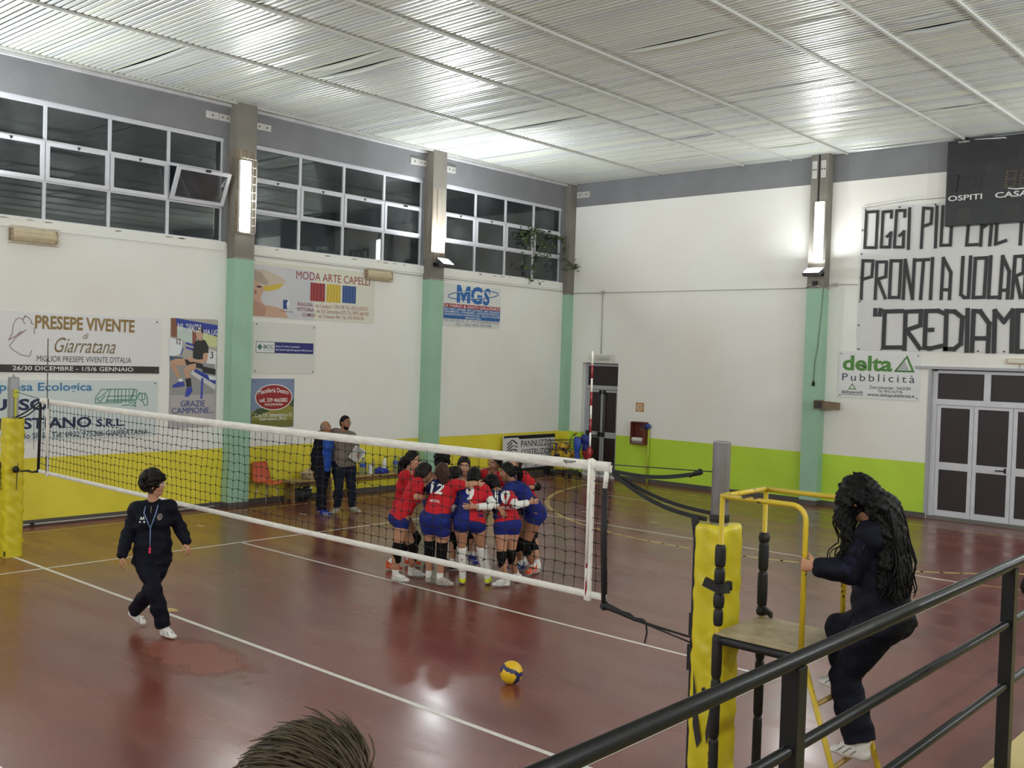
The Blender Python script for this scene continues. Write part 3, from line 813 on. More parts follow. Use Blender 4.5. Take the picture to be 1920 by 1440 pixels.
# poster of the seated player (generic figure)
b = board('wall_poster', 'tall photo poster of a seated young man in black under a blue band', 'poster', OL, LWF, 3.60, 4.56, 1.525, 3.51, C(168,164,160), th=.006)
a = Art(b, OL, LWF, .006)
def PP(x, y): return (3.60+(x-110-(700-y)*.035)/560*.955, 3.51-(y-105-(x-110)*.02)/1275*1.985)
def pp(*pts): return [PP(*q) for q in pts]
it = [(pp((130,105),(685,105),(650,600),(110,600)), C(176,170,160)), (pp((130,105),(205,105),(195,330),(130,320)), C(132,80,58)), (pp((205,200),(380,230),(380,420),(205,330)), C(190,204,196)),
      (pp((510,260),(680,300),(675,440),(510,420)), C(206,210,150)), (pp((378,240),(430,250),(420,420),(378,420)), C(140,84,60)),
      (pp((190,105),(690,175),(682,312),(195,190)), C(36,56,150)), (pp((110,330),(260,370),(245,520),(110,560)), C(224,226,228)), (pp((110,540),(270,560),(250,600),(110,600)), C(70,92,108)),
      (pp((300,380),(400,405),(400,432),(300,405)), C(44,66,160)), (pp((300,430),(400,460),(400,485),(300,455)), C(44,66,160)), (pp((260,450),(275,455),(245,540),(230,535)), C(60,80,170)),
      (pp((560,460),(670,490),(655,700),(540,690)), C(226,226,226)), (pp((110,600),(650,640),(640,1000),(110,1000)), C(150,148,146)), (pp((110,1000),(640,1000),(632,1390),(95,1390)), C(178,170,170)),
      (pp((385,700),(660,830),(645,950),(350,750)), C(206,204,200)), (pp((400,690),(660,820),(650,885),(390,725)), C(40,56,150)), (pp((480,800),(505,810),(490,1050),(465,1050)), C(52,72,170)),
      (pp((480,660),(655,700),(650,770),(500,740)), C(30,30,34)), (pp((560,770),(660,790),(660,835),(580,825)), C(220,220,222)),
      (pp((270,575),(390,610),(500,640),(500,700),(300,650)), C(28,28,30)), (pp((120,600),(180,575),(280,575),(300,645),(240,660),(180,640),(120,660)), C(196,152,124)), (pp((115,620),(180,640),(230,790),(200,805),(140,700)), C(190,146,118)),
      (pp((270,690),(330,645),(420,630),(410,700),(350,720),(300,745)), C(198,154,126)), (pp((268,700),(330,720),(350,800),(290,805)), C(192,148,120)), (pp((288,810),(352,800),(362,900),(305,915)), C(26,26,28)),
      (pp((206,810),(250,808),(262,850),(212,850)), C(232,232,232)), (pp((135,885),(205,845),(265,840),(285,890),(240,905),(140,912)), C(58,64,158)), (pp((300,920),(365,905),(370,960),(325,1020),(278,1020)), C(52,64,166)),
      (pp((400,380),(460,345),(530,355),(570,430),(570,510),(500,520),(500,600),(380,570),(385,470)), C(30,30,32)), (pp((510,510),(562,505),(555,600),(500,620),(400,615),(400,590),(500,580)), C(200,156,128)),
      (pp((315,560),(380,560),(400,610),(350,615),(320,590)), C(200,156,128)), (pp((445,330),(490,320),(500,355),(460,365)), C(188,142,116)), (pp((415,250),(450,225),(500,245),(495,320),(455,350),(425,320)), C(204,160,132)),
      (pp((412,240),(430,205),(490,195),(508,240),(500,290),(488,262),(450,235),(418,260)), C(34,26,24))]
a.poly(it, 'printed_picture', .001)
a.text('BAR - TABACCHI', (3.73,4.20,3.27,3.42), C(232,232,236), bold=.012, lift=.012); a.text('VIA LIG', (4.25,4.55,3.235,3.335), C(232,232,236), bold=.012, lift=.012)
a.text('12', (3.72,3.80,3.04,3.14), C(40,40,44), lift=.012); a.text('3', (4.41,4.47,2.80,2.93), C(40,40,44), lift=.012)
a.text('GRAZIE', (3.83,4.32,1.91,2.02), C(46,70,140), lift=.012); a.text('CAMPIONE...', (3.65,4.50,1.785,1.89), C(46,70,140), lift=.012); a.text('"  "', (3.92,4.22,1.62,1.68), C(40,40,46), bold=.02, lift=.012)
# hairdresser sign
b = board('wall_sign', 'long cream sign with a blonde portrait and red, yellow and blue squares', 'sign', OL, LWF, 5.30, 8.345, 3.63, 4.70, C(216,214,198))
a = Art(b, OL, LWF, TH)
def HD(x, y): return (5.30+(x-120)*(1.45/ (850-120))*.55/.55*.87, 4.63-(y-130)*(1.0/1180))
def hd(*pts): return [HD(*q) for q in pts]
it = [(hd((125,130),(560,140),(600,1310),(125,1300)), C(200,198,200)), (hd((560,140),(960,170),(960,1320),(600,1310)), C(196,196,200)),
      (hd((130,240),(260,230),(440,330),(560,430),(520,560),(420,600),(260,600),(200,560),(130,540)), C(196,180,160)), (hd((130,250),(220,300),(330,540),(280,580),(180,540),(130,480)), C(168,150,134)),
      (hd((130,480),(200,560),(250,620),(270,700),(250,760),(225,850),(230,960),(280,1040),(420,1060),(540,1110),(600,1305),(125,1300)), C(198,158,134)), (hd((130,950),(220,990),(300,1100),(280,1300),(125,1300)), C(182,138,116)),
      (hd((250,610),(360,580),(460,520),(520,540),(470,640),(360,700),(280,730)), C(206,178,60)), (hd((160,620),(200,605),(245,630),(210,660),(170,650)), C(74,50,44)), (hd((135,700),(165,720),(170,800),(135,800)), C(176,104,96))]
a.poly(it, 'printed_portrait', .001)
a.text('MODA ARTE CAPELLI', (6.30,8.20,4.425,4.585), C(150,48,48), lift=.004)
reds = [((6.65,7.02,4.01,4.38), C(138,34,40), C(176,60,62)), ((7.06,7.42,4.01,4.38), C(196,164,40), C(222,198,84)), ((7.47,7.83,4.02,4.38), C(36,66,128), C(66,104,160))]
for (x0, x1, z0, z1), c0, c1 in reds:
    w = (x1-x0)/9; r = [([(x0,z0),(x1,z0),(x1,z1),(x0,z1)], c0)]
    for k in range(4):
        u = x0+w*(1+2*k); sk = 0 if c0 is reds[0][1] else w*.8
        r.append(([(u,z0+.01),(u+w*.5,z0+.01),(u+w*.5+sk,(z0+z1)/2),(u+w*.5,z1-.01),(u,z1-.01),(u+sk,(z0+z1)/2)], c1))
    a.poly(r, 'colour_square', .002)
a.rect((6.00,6.175,3.81,3.99), C(34,60,132)); a.text('f', (6.08,6.15,3.825,3.97), C(236,238,242), bold=.03, lift=.004)
a.text('Moda Arte Capelli', (5.93,6.24,3.745,3.775), C(90,84,96), lift=.004)
for w1, w2, bx, x in (('RAGUSA', 'via Carducci 176/178 Tel. 0932 653212', (6.35,8.17,3.885,3.965), 6.75), ('VITTORIA', 'via XX Settembre 275 Tel. 0932 867431', (6.33,8.19,3.78,3.86), 6.78), ('COMISO', 'via Tolomeo 86c Tel. 392 9594194', (6.46,8.06,3.68,3.755), 6.83)):
    a.text(w1, (bx[0], x-.03, bx[2]+.008, bx[3]), C(140,44,44), bold=.008, lift=.004); a.text(w2, (x+.03, bx[1], bx[2], bx[3]), C(176,112,108), lift=.004)
# bank sign
b = board('wall_sign', 'blank white board with a small green and navy strip across its middle', 'sign', OL, LWF, 5.335, 6.81, 2.535, 3.53, C(216,215,208))
a = Art(b, OL, LWF, TH)
a.rect((5.395,6.765,2.93,3.15), C(60,62,70)); a.rect((5.405,5.825,2.94,3.14), C(222,224,222), lift=.002); a.rect((5.835,6.755,2.94,3.14), C(30,34,112), lift=.002)
a.text('BCC', (5.57,5.80,3.015,3.09), C(34,84,78), bold=.02, lift=.004); a.text('CREDITO COOPERATIVO', (5.57,5.80,2.975,2.995), C(60,100,96), lift=.004)
a.poly([(ell(5.485,3.045,.06,.06,4), C(34,98,84)), (ell(5.485,3.045,.03,.03,4), C(222,224,222)), ([(5.475,2.985),(5.495,2.985),(5.495,3.105),(5.475,3.105)], C(34,98,84)), ([(5.425,3.037),(5.545,3.037),(5.545,3.053),(5.425,3.053)], C(34,98,84))], 'emblem', .003)
a.text('Banca di Credito Cooperativo', (5.85,6.43,3.045,3.085), C(220,222,236), bold=.012, lift=.004); a.text('dei Castelli degli Iblei agenzia di Monterosso', (5.85,6.74,2.975,3.02), C(220,222,236), bold=.012, lift=.004)
a.screws([(5.40,3.48),(6.77,3.47),(5.39,2.58),(6.76,2.58)])
# butcher sign
b = board('wall_sign', 'small sign with a red oval over a green hillside picture', 'sign', OL, LWF, 5.32, 6.32, 1.47, 2.43, C(124,138,166))
a = Art(b, OL, LWF, TH)
a.poly([([(5.33,1.48),(6.31,1.48),(6.31,2.42),(5.33,2.42)], C(126,140,170)), ([(5.33,1.48),(6.31,1.48),(6.31,2.02),(6.1,1.92),(5.8,1.86),(5.5,1.84),(5.33,1.78)], C(140,134,58)),
        ([(5.33,1.7),(5.45,1.84),(5.62,1.86),(5.75,1.80),(5.5,1.72)], C(64,78,40)), ([(6.15,1.93),(6.31,2.04),(6.31,1.86)], C(70,84,44)), ([(5.33,1.48),(6.31,1.48),(6.31,1.6),(5.9,1.66),(5.33,1.62)], C(112,112,48))], 'printed_landscape', .001)
a.poly([(ell(5.84,2.065,.435,.258), C(226,222,214)), (ell(5.84,2.065,.415,.24), C(150,28,34))], 'red_oval', .003)
a.text('Macelleria Destro', (5.48,6.18,2.11,2.20), C(238,234,226), bold=.012, lift=.006, arc=.05); a.text('cell. 339 4665882', (5.50,6.16,1.97,2.05), C(238,234,226), bold=.014, lift=.006)
a.text('PRODUZIONE PROPRIA', (5.63,6.05,1.90,1.945), C(238,234,226), bold=.012, lift=.006)
a.text('C.so XX Settembre n.12', (5.40,6.27,1.68,1.755), C(232,230,222), bold=.01, lift=.006); a.text('Giarratana (RG)', (5.51,6.14,1.60,1.67), C(232,230,222), bold=.01, lift=.006)
a.screws([(5.38,2.37),(6.26,2.37)])
# builders' merchant sign
b = board('wall_sign', 'white sign with large blue initials ringed by an orbit above a red and blue band', 'sign', OL, LWF, 10.41, 12.345, 3.685, 4.655, C(216,217,212))
a = Art(b, OL, LWF, TH)
a.lines([[(ell(11.40,4.44,.86,.10,36,.09) + [ell(11.40,4.44,.86,.10,36,.09)[0]])[i] for i in range(37)]], .022, C(44,92,160), name='orbit_ring', lift=.002)
a.poly([([(10.83,4.235),(10.83,4.645),(10.945,4.645),(11.055,4.43),(11.165,4.63),(11.28,4.63),(11.28,4.235),(11.17,4.235),(11.17,4.45),(11.055,4.24),(10.94,4.46),(10.94,4.235)], C(30,96,168))], 'lettering', .004); a.text('G', (11.30,11.69,4.225,4.64), C(30,96,168), bold=.04, lift=.004); a.text('S', (11.72,11.97,4.215,4.63), C(30,96,168), bold=.04, shear=.15, lift=.004)
a.lines([[(10.84,4.475),(11.28,4.52)], [(11.32,4.355),(11.68,4.39)], [(11.74,4.545),(11.94,4.545)]], .014, C(216,217,212), name='orbit_gap', lift=.007)
a.rect((10.415,12.34,4.105,4.20), C(150,40,48)); a.rect((10.415,12.34,3.85,4.105), C(28,92,158))
a.text('DI MARIO & SANTI GALOFARO', (10.43,12.32,4.115,4.185), C(236,226,226), bold=.004, lift=.004)
for i, s in enumerate(('MAT. EDILE - LEGNAMI - MAT. ELETTRICO - MAT. IDRAULICO', 'FERRAMENTA - UTENSILERIA - ANTINFORTUNISTICA', 'GIARDINAGGIO & AGRICOLTURA - SMALTI & COLORI')):
    a.text(s, (10.44,12.31,4.05-.06*i,4.095-.06*i), C(222,228,236), bold=.012, lift=.004)
a.text('SERVIZIO GRU', (11.13,11.66,3.865,3.91), C(222,228,236), bold=.012, lift=.004)
a.text('VIA DEI MILLE, 13 - 97018 GIARRATANA', (10.43,12.31,3.775,3.84), C(90,100,124), lift=.004); a.text('TEL. / FAX 0932 976 998', (10.81,12.03,3.695,3.76), C(90,100,124), lift=.004)
# construction firm hoarding standing in the corner
t = thing('advertising_board', (XL+.1, 13.47, 0), 'low white board with black bands standing on the floor in the far corner', 'sign')
OP = V3((XL+.10, 0, 0)); mb = MB(); mb.obox((XL+.12, 13.465, .60), (.02, .985, .46), LWF[::-1] if False else (EX, EY, EZ)); mb.build('panel', C(216,214,214), t)
a = Art(t, OP, LWF, .041)
a.poly([([(12.48,.98),(12.52,1.01),(13.0,1.01),(13.06,.965),(14.45,.965),(14.45,1.06),(12.48,1.06)], C(24,24,30)), ([(12.48,.14),(14.45,.14),(14.45,.235),(12.48,.235)], C(24,24,30))], 'black_band', .002)
a.text('PANNUZZO', (13.12,14.31,.765,.925), C(52,30,40), lift=.004); a.text('COSTRUZIONI', (13.13,14.40,.555,.705), C(52,30,40), lift=.004)
lg = []
for k in range(5):
    z = .95-.075*k; lg.append(([(12.60,z-.09),(12.79,z+.02),(12.79,z-.015),(12.60,z-.125)], C(26,26,32)))
for k in range(4):
    z = .96-.09*k; lg.append(([(12.80,z+.01),(12.98,z-.09),(12.98,z-.125),(12.80,z-.03)] if k == 0 else [(12.90,z-.05),(12.98,z-.09),(12.98,z-.12),(12.90,z-.08)], C(26,26,32)))
lg += [([(12.80,.70),(12.93,.70),(12.93,.725),(12.80,.725)], C(26,26,32)), ([(12.80,.78),(12.86,.80),(12.86,.825),(12.80,.805)], C(26,26,32))]
a.poly(lg, 'emblem', .003)
a.text('339 162 7775 - 0932', (12.98,13.95,.30,.385), C(92,84,96), lift=.004); a.text('pannuzzocostruzioni@gmail.it', (12.98,14.05,.25,.29), C(110,104,112), lift=.004)
mb = MB()
for y in (12.7, 14.2): mb.box((XL+.02, y-.02, 0), (XL+.22, y+.02, .15)); mb.box((XL+.07,y-.02,.1),(XL+.10,y+.02,.9))
mb.build('stand_foot', M_BLACKM, t)
# delta sign on the back wall
b = board('wall_sign', 'white sign with large rounded green letters and a striped triangle left of the big door', 'sign', OB, BWF, 4.195, 5.94, 2.355, 3.345, C(222,221,222))
a = Art(b, OB, BWF, TH)
a.text('delta', (4.29,5.36,2.935,3.26), C(78,132,52), bold=.03, lift=.004)
a.poly([([(5.39,2.935),(5.66,3.29),(5.82,2.935)], C(70,126,50)), ([(5.46,2.975),(5.645,3.22),(5.755,2.975)], C(222,221,222))], 'triangle', .003)
a.lines([[(5.41+.028*k, 2.97+.03*k), (5.70-.014*k, 2.97+.03*k)] for k in range(9)], .011, C(64,70,60), lift=.005)
a.text('Pubblicità', (4.29,5.83,2.72,2.875), C(58,64,86), lift=.004, space=1.35)
a.poly([([(4.43,2.535),(4.52,2.67),(4.61,2.535)], C(70,126,50)), ([(4.465,2.555),(4.52,2.635),(4.575,2.555)], C(222,221,222))], 'small_triangle', .003)
a.text('deltawork', (4.285,4.765,2.445,2.52), C(70,74,70), bold=.012, lift=.004); a.lines([[(4.285,2.425),(4.76,2.42)]], .012, C(110,112,110))
a.text('Zona Industriale - RAGUSA', (4.89,5.76,2.57,2.635), C(88,88,92), bold=.006, lift=.004); a.text('Tel. 0932 667146', (5.07,5.59,2.50,2.555), C(88,88,92), bold=.006, lift=.004)
a.text('www.deltapubblicità.it', (4.85,5.84,2.395,2.48), C(60,60,66), bold=.012, lift=.004); a.screws([(4.25,3.29),(5.88,3.28),(4.25,2.41),(5.88,2.41)])
BANNER = {'r1':[[(4.683,6.279),(4.924,6.274),(4.917,5.521),(4.675,5.533),(4.683,6.279)],[(5.216,6.13),(5.216,6.26),(5.037,6.258),(5.029,5.527),(5.204,5.519),(5.217,5.812),(5.145,5.742)],[(5.49,6.135),(5.492,6.256),(5.321,6.262),(5.303,5.514),(5.486,5.505),(5.485,5.82),(5.403,5.745)],[(5.587,6.285),(5.592,5.468)],[(5.852,5.474),(5.867,6.276),(6.04,6.251),(6.028,5.954),(5.877,5.904)],[(6.132,6.28),(6.134,5.472)],[(6.248,6.278),(6.24,5.502),(6.424,5.498),(6.439,6.264)],[(6.939,6.207),(6.771,6.231),(6.735,5.482),(6.928,5.483)],[(7.015,6.224),(6.997,5.464)],[(7.021,5.809),(7.191,5.913)],[(7.201,6.21),(7.166,5.46)],[(7.438,6.192),(7.287,6.203),(7.274,5.473),(7.454,5.531)],[(7.717,5.45),(7.733,6.192),(7.84,5.87),(7.92,6.177),(7.909,5.44)]],'r2':[[(4.642,4.46),(4.648,5.26),(4.865,5.246),(4.853,4.916),(4.676,4.872)],[(4.942,4.456),(4.954,5.222),(5.154,5.214),(5.147,4.907),(4.981,4.863),(5.155,4.464)],[(5.247,5.235),(5.454,5.226),(5.443,4.472),(5.241,4.475),(5.247,5.235)],[(5.529,4.446),(5.541,5.235),(5.715,4.443),(5.726,5.239)],[(5.786,5.225),(6.011,5.228)],[(5.91,5.22),(5.882,4.44)],[(6.087,5.248),(6.078,4.437)],[(6.288,4.434),(6.301,5.239),(6.455,4.95),(6.449,4.431)],[(6.304,4.611),(6.453,4.608)],[(6.677,5.242),(6.666,4.51),(6.731,4.45),(6.81,4.449),(6.822,5.245)],[(6.912,5.213),(7.121,5.216),(7.104,4.448),(6.899,4.447),(6.912,5.213)],[(7.197,5.235),(7.185,4.442),(7.326,4.445)],[(7.391,4.427),(7.413,5.226),(7.541,4.936),(7.53,4.425)],[(7.402,4.576),(7.535,4.577)],[(7.611,4.424),(7.636,5.216),(7.793,5.221),(7.795,4.905),(7.662,4.842),(7.762,4.433)],[(7.98,5.212),(7.845,5.218),(7.825,4.431),(7.991,4.429)],[(7.829,4.837),(7.933,4.845)]],'r3':[[(4.957,4.22),(4.956,4.121)],[(5.065,4.219),(5.054,4.12)],[(5.515,4.191),(5.158,4.186),(5.156,3.437),(5.533,3.443)],[(5.595,3.412),(5.588,4.178),(5.9,4.188),(5.899,3.899),(5.623,3.802),(5.906,3.43)],[(6.334,4.149),(6.24,4.19),(5.999,4.187),(6.001,3.443),(6.119,3.433),(6.326,3.484)],[(5.998,3.803),(6.139,3.809)],[(6.409,3.426),(6.402,4.184),(6.562,4.171),(6.714,4.052),(6.701,3.537),(6.581,3.429),(6.409,3.426)],[(6.809,4.204),(6.819,3.398)],[(6.919,3.4),(6.921,4.18),(7.043,4.172),(7.216,3.935),(7.217,3.394)],[(6.931,3.645),(7.217,3.647)],[(7.325,3.396),(7.315,4.176),(7.485,3.97),(7.635,4.185),(7.646,3.402)],[(7.73,4.184),(7.959,4.182),(7.97,3.408),(7.741,3.403),(7.73,4.184)]]}
# ================================================================ BANNER with taped letters
t = thing('banner', (6.6, YB-.02, 3.36), 'big white cloth banner with three rows of black taped capitals', 'banner')
def cloth_grid(x0, x1, zt, zb, nx, nz, y0):
    mb = MB(); vs = []; fs = []
    for j in range(nz+1):
        for i in range(nx+1):
            u, w = i/nx, j/nz; x = x0+(x1-x0)*u; z = zt(x)+(zb(x)-zt(x))*w
            fold = .010*math.exp(-((u*6)**2))*math.sin(26*(u*1.6+w*.9)) + .004*math.sin(9*u+3*w) + .003*math.sin(40*u)*(w**6)
            vs.append((x, y0-.006-abs(fold), z))
    n = nx+1
    for j in range(nz):
        for i in range(nx): fs.append((j*n+i, j*n+i+1, (j+1)*n+i+1, (j+1)*n+i))
    mb.add(vs, fs, 0, True); return mb
zt = lambda x: 6.36+(x-4.59)*.0; zb = lambda x: 3.37-(x-4.58)*.004
cloth_grid(4.585, 9.0, zt, zb, 90, 40, YB).build('cloth', mat('white_banner_cloth', (214,212,212), .55, var=.03, vscale=2), t)
for k, w in (('r1', .062), ('r2', .066), ('r3', .088)):
    for s in [BANNER[k]]:
        mb = MB(); strokes(mb, s, OB, *BWF, w, .024); mb.build('taped_lettering', C(34,33,36), t)
mb = MB()
for x, z in [(4.66+.72*i, 6.33) for i in range(6)] + [(4.63+.48*i, 3.395) for i in range(9)] + [(4.61, 3.9+.5*i) for i in range(5)]:
    mb.obox((x, YB-.022, z), (.016,.004,.016), (EX,EY,EZ))
mb.build('eyelet', C(70,68,70), t)
mb = MB(); mb.tube([(4.59, YB-.022, 6.37), (5.6, YB-.025, 6.45), (9.0, YB-.025, 6.46)], .007, 5); mb.build('tie_cord', C(150,148,146), t)

# ================================================================ SCOREBOARD
t = thing('scoreboard', (7.7, YB-.1, 5.85), 'unlit black electronic scoreboard hung high over the banner', 'scoreboard')
SX0, SX1, SZ0, SZ1, SD = 6.36, 9.1, 5.85, 7.515, .22
mb = MB(); mb.box((SX0, YB-SD, SZ0), (SX1, YB-.02, SZ1)); mb.build('casing', mat('black_casing', (34,34,37), .35, var=.2, vscale=4), t, .01)
OSB = V3((0, YB-SD, 0)); a = Art(t, OSB, BWF, .001)
def seg_digit(pts, x0, x1, z0, z1, sl=.03, one=False):
    n = 6
    for i in range(n+1):
        w = i/n; z = z0+(z1-z0)*w; pts.append((x1+sl*w, z)); 
        if not one: pts.append((x0+sl*w, z))
    if not one:
        for i in range(1, 4):
            for w in (0, .5, 1): pts.append((x0+(x1-x0)*i/4+sl*w, z0+(z1-z0)*w))
for xs_, z0, z1, wd, col in (((6.42, 6.57, 6.81), 6.53, 6.82, .15, C(66,66,60)), ((7.30, 7.47, 7.72), 6.53, 6.82, .15, C(112,92,54)), ((6.72, 6.92, 7.22, 7.42), 7.10, 7.33, .14, C(46,44,44))):
    for x0 in xs_:
        pts = []; seg_digit(pts, x0, x0+wd, z0, z1, one=(x0 in (6.42, 7.30))); mb = MB()
        for x, z in pts: mb.obox(OSB+V3((x, -.004, z)), (.010,.004,.010), (EX,EY,EZ))
        mb.build('digit_bulbs', col, t)
a.rect((6.42,7.05,6.50,6.86), C(26,26,28), 'window_panel'); a.rect((6.66,7.68,7.05,7.38), C(28,28,30), 'window_panel'); a.rect((7.11,7.23,6.84,6.99), C(44,44,46), 'window_panel')
a.rect((6.60,6.86,5.93,6.185), C(48,46,44), 'window_panel'); a.rect((7.49,7.74,5.93,6.19), C(44,43,43), 'window_panel'); a.rect((6.40,7.07,6.315,6.47), C(24,24,26), 'window_panel', .0008)
a.text('OSPITI', (6.41,7.05,6.335,6.445), C(206,206,204), bold=.02, lift=.004); a.text('CASA', (7.285,7.885,6.33,6.44), C(206,206,204), bold=.02, lift=.004)
a.text('FAVERO', (6.565,6.775,7.465,7.50), C(212,212,210), bold=.02, lift=.004)
a.lines([[(6.38,6.49),(9.05,6.50)], [(6.38,6.30),(9.05,6.305)]], .006, C(58,58,58)); a.lines([[(7.52,6.50),(7.66,6.475),(8.2,6.49)]], .022, C(220,220,220), 'tape_strip')
mb = MB()
for x in (6.7, 8.8): mb.box((x-.03, YB-.2, SZ1), (x+.03, YB-.12, ZC+.01))
mb.build('hanger', M_BLACKM, t)

# ================================================================ BACK WALL FITTINGS
t = thing('hose_cabinet', (-.83, YB, .92), 'open dark red wooden hose cabinet on the lime wall beside the small door', 'cabinet')
x0, x1, z0, z1, dp = -1.03, -.63, .94, 1.50, .20; M_RW = mat('dark_red_wood', (104, 44, 36), .45, var=.15, vscale=7)
mb = MB(); w = .022
mb.box((x0, YB-dp, z0), (x0+w, YB, z1)); mb.box((x1-w, YB-dp, z0), (x1, YB, z1)); mb.box((x0+w, YB-dp, z1-w), (x1-w, YB, z1)); mb.box((x0+w, YB-dp, z0), (x1-w, YB, z0+w)); mb.box((x0+w, YB-.03, z0+w), (x1-w, YB-.005, z1-w))
mb.build('cabinet_box', M_RW, t)
mb = MB(); mb.box((x0+w, YB-dp+.02, z0+w), (x1-w, YB-.04, z0+.07)); mb.build('tray', C(120,110,104), t)
mb = MB(); mb.lathe([(.0,0),(.028,0),(.03,.03),(.012,.05),(.012,.10)], (x1-.10, YB-.14, 1.32), 10, axis=1); mb.build('hydrant_valve', C(120,110,84), t)
mb = MB(); n = 14
for k, r in enumerate((.062, .05)):
    pr = [((r+.004*math.sin(5*math.pi*2*i/n))*math.cos(2*math.pi*i/n), (r*.86)*math.sin(2*math.pi*i/n)) for i in range(n)]
    mb.prism(pr, (x0+.03, YB-.12, z0+.12-.01*k), -EY, EZ, EX, .30-.02*k+.03*k)
tag(mb.build('rolled_towel', mat('white_towel', (226,222,214), .9, bump=.4, bscale=60)), 'rolled white towel lying in the open red cabinet', 'towel')
mb = MB(); mb.tube([(-.585, YB-.05, 0), (-.585, YB-.05, 1.36)], .026, 10); tag(mb.build('pipe', mat('lime_pipe', (176,186,60), .4)), 'lime painted pipe rising from the floor beside the red cabinet', 'pipe')
mb = MB(); mb.ball((-.60, YB-.09, 1.40), .075, 12, sc=(1.25,.95,.95)); mb.ball((-.69, YB-.13, 1.41), .045, 10); mb.tube([(-.74,YB-.15,1.40),(-.66,YB-.12,1.41)], .014, 6)
tag(mb.build('blue_valve_cap', mat('blue_plastic', (34,62,140), .4)), 'blue knob capping the lime pipe', 'valve')
b = board('hose_sign', 'small square orange sign with a white hose reel above the red cabinet', 'sign', OB, BWF, -1.02, -.785, 1.745, 1.97, C(184,132,62), th=.008)
a = Art(b, OB, BWF, .008); q = ell(-.905,1.855,.085,.085,20); q2 = ell(-.905,1.855,.06,.06,20); q3 = ell(-.905,1.855,.03,.03,14)
a.lines([q+[q[0]], q2+[q2[0]], q3+[q3[0]], [(-.84,1.93),(-.80,1.94)]], .014, C(226,206,190), 'reel_symbol')
t = thing('caged_wall_lamp', (-2.07, YB, 2.98), 'unlit white caged lamp above the small door', 'lamp')
mb = MB(); mb.box((-2.28, YB-.07, 3.02), (-1.86, YB, 3.10)); mb.build('cover', C(206,204,196), t, .01)
mb = MB(); cage(mb, (-2.08, YB, 3.055), BWF, -.37, .37, -.07, .07, .14, 9, 3, .004); mb.build('wire_cage', M_CAGE, t)
t = thing('emergency_lamp', (7.8, YB, 3.16), 'small cream emergency lamp above the big door', 'lamp')
mb = MB(); mb.box((7.57, YB-.06, 3.165), (8.03, YB, 3.265)); mb.build('cover', M_CREAM, t, .01); mb = MB(); mb.box((7.60, YB-.068, 3.185), (8.0, YB-.06, 3.245)); mb.build('diffuser', C(214,210,198), t)
mb = MB(); mb.tube([(7.80,YB-.03,3.17),(7.81,YB-.03,3.12),(7.79,YB-.03,3.06)], .006, 5); mb.build('cable', C(120,112,104), t)
# loudspeaker on a wooden bracket fixed to the back pillar
t = thing('loudspeaker', (4.05, YB-.2, 2.08), 'small wooden loudspeaker box bracketed to the mint back pillar', 'speaker')
M_SPK = mat('speaker_wood', (112, 92, 66), .5, var=.15, vscale=8)
mb = MB(); mb.obox((3.97, YB-.42, 2.19), (.10,.09,.095), (unit((1,.35,0)), unit((-.35,1,0)), EZ)); mb.build('speaker_box', M_SPK, t, .006)
fx = unit((-.35,1,0)); mb = MB(); mb.obox(V3((3.97, YB-.42, 2.19)) - fx*.091, (.08,.004,.075), (unit((1,.35,0)), fx, EZ)); mb.build('grille', C(34,28,28), t)
mb = MB(); mb.bar((4.05, YB-.38, 2.19), (4.30, YB-.10, 2.16), .02, .16); mb.bar((4.28, YB-.1, 2.16), (3.92, YB-.1, 2.16), .05, .05); mb.build('bracket', M_SPK, t)
t = thing('hanging_plug', (3.75, YB-.27, 2.55), 'black plug hanging on a thin cable down the mint back pillar', 'cable')
mb = MB(); mb.tube([(3.90,YB-.26,4.68),(3.88,YB-.265,4.2),(3.82,YB-.265,3.4),(3.77,YB-.265,3.1),(3.76,YB-.265,2.68)], .007, 5); mb.build('cable', C(96,110,102), t)
mb = MB(); mb.box((3.735,YB-.285,2.575),(3.785,YB-.25,2.66)); mb.box((3.75,YB-.28,2.66),(3.77,YB-.255,2.70)); mb.build('plug', M_BLACKR, t)

# ================================================================ IVY that has grown in through the last window
M_LEAF = mat('ivy_leaf', (74, 92, 46), .5, var=.35, vscale=9); M_LEAF2 = mat('bush_leaf', (104, 112, 56), .6, var=.4, vscale=5)
def leafcloud(mb, c, s, n, rp, sz, clamp=True):
    for _ in range(n):
        p = V3(c) + V3((rp.gauss(0,s[0]), rp.gauss(0,s[1]), rp.gauss(0,s[2]))); u = unit((rp.gauss(0,1), rp.gauss(0,1), rp.gauss(0,.6))); v = unit(np.cross(u, (rp.gauss(0,1), rp.gauss(0,1), rp.gauss(0,1)))); z = sz*rp.uniform(.6,1.3)
        w = np.cross(u, v)*z*.16
        if clamp: p[0] = max(p[0], XL+.07); p[1] = min(p[1], YB-.06)
        mb.add([p-u*z, p-v*z*.62+w, p+u*z*1.1, p+v*z*.62+w, p+w*2], [(0,1,4),(1,2,4),(2,3,4),(3,0,4)])
t = thing('ivy', (XL+.05, 13.9, 5.0), 'green ivy trailing in through the window nearest the corner', 'plant'); rp = random.Random(8)
mb = MB()
for c, s, n in (((XL+.05,13.42,6.02),(.05,.16,.16),46), ((XL+.06,13.6,6.2),(.04,.16,.05),26), ((XL+.06,13.9,5.75),(.05,.22,.14),60), ((XL+.05,13.45,5.25),(.04,.16,.22),42), ((XL+.05,14.5,6.12),(.04,.18,.04),26), ((XL+.12,14.62,5.7),(.05,.05,.20),26), ((XL+.25,14.85,5.42),(.06,.14,.08),26), ((XL+.06,13.05,5.95),(.03,.12,.18),18)):
    leafcloud(mb, c, s, n, rp, .05)
mb.build('leaves', M_LEAF, t)
mb = MB()
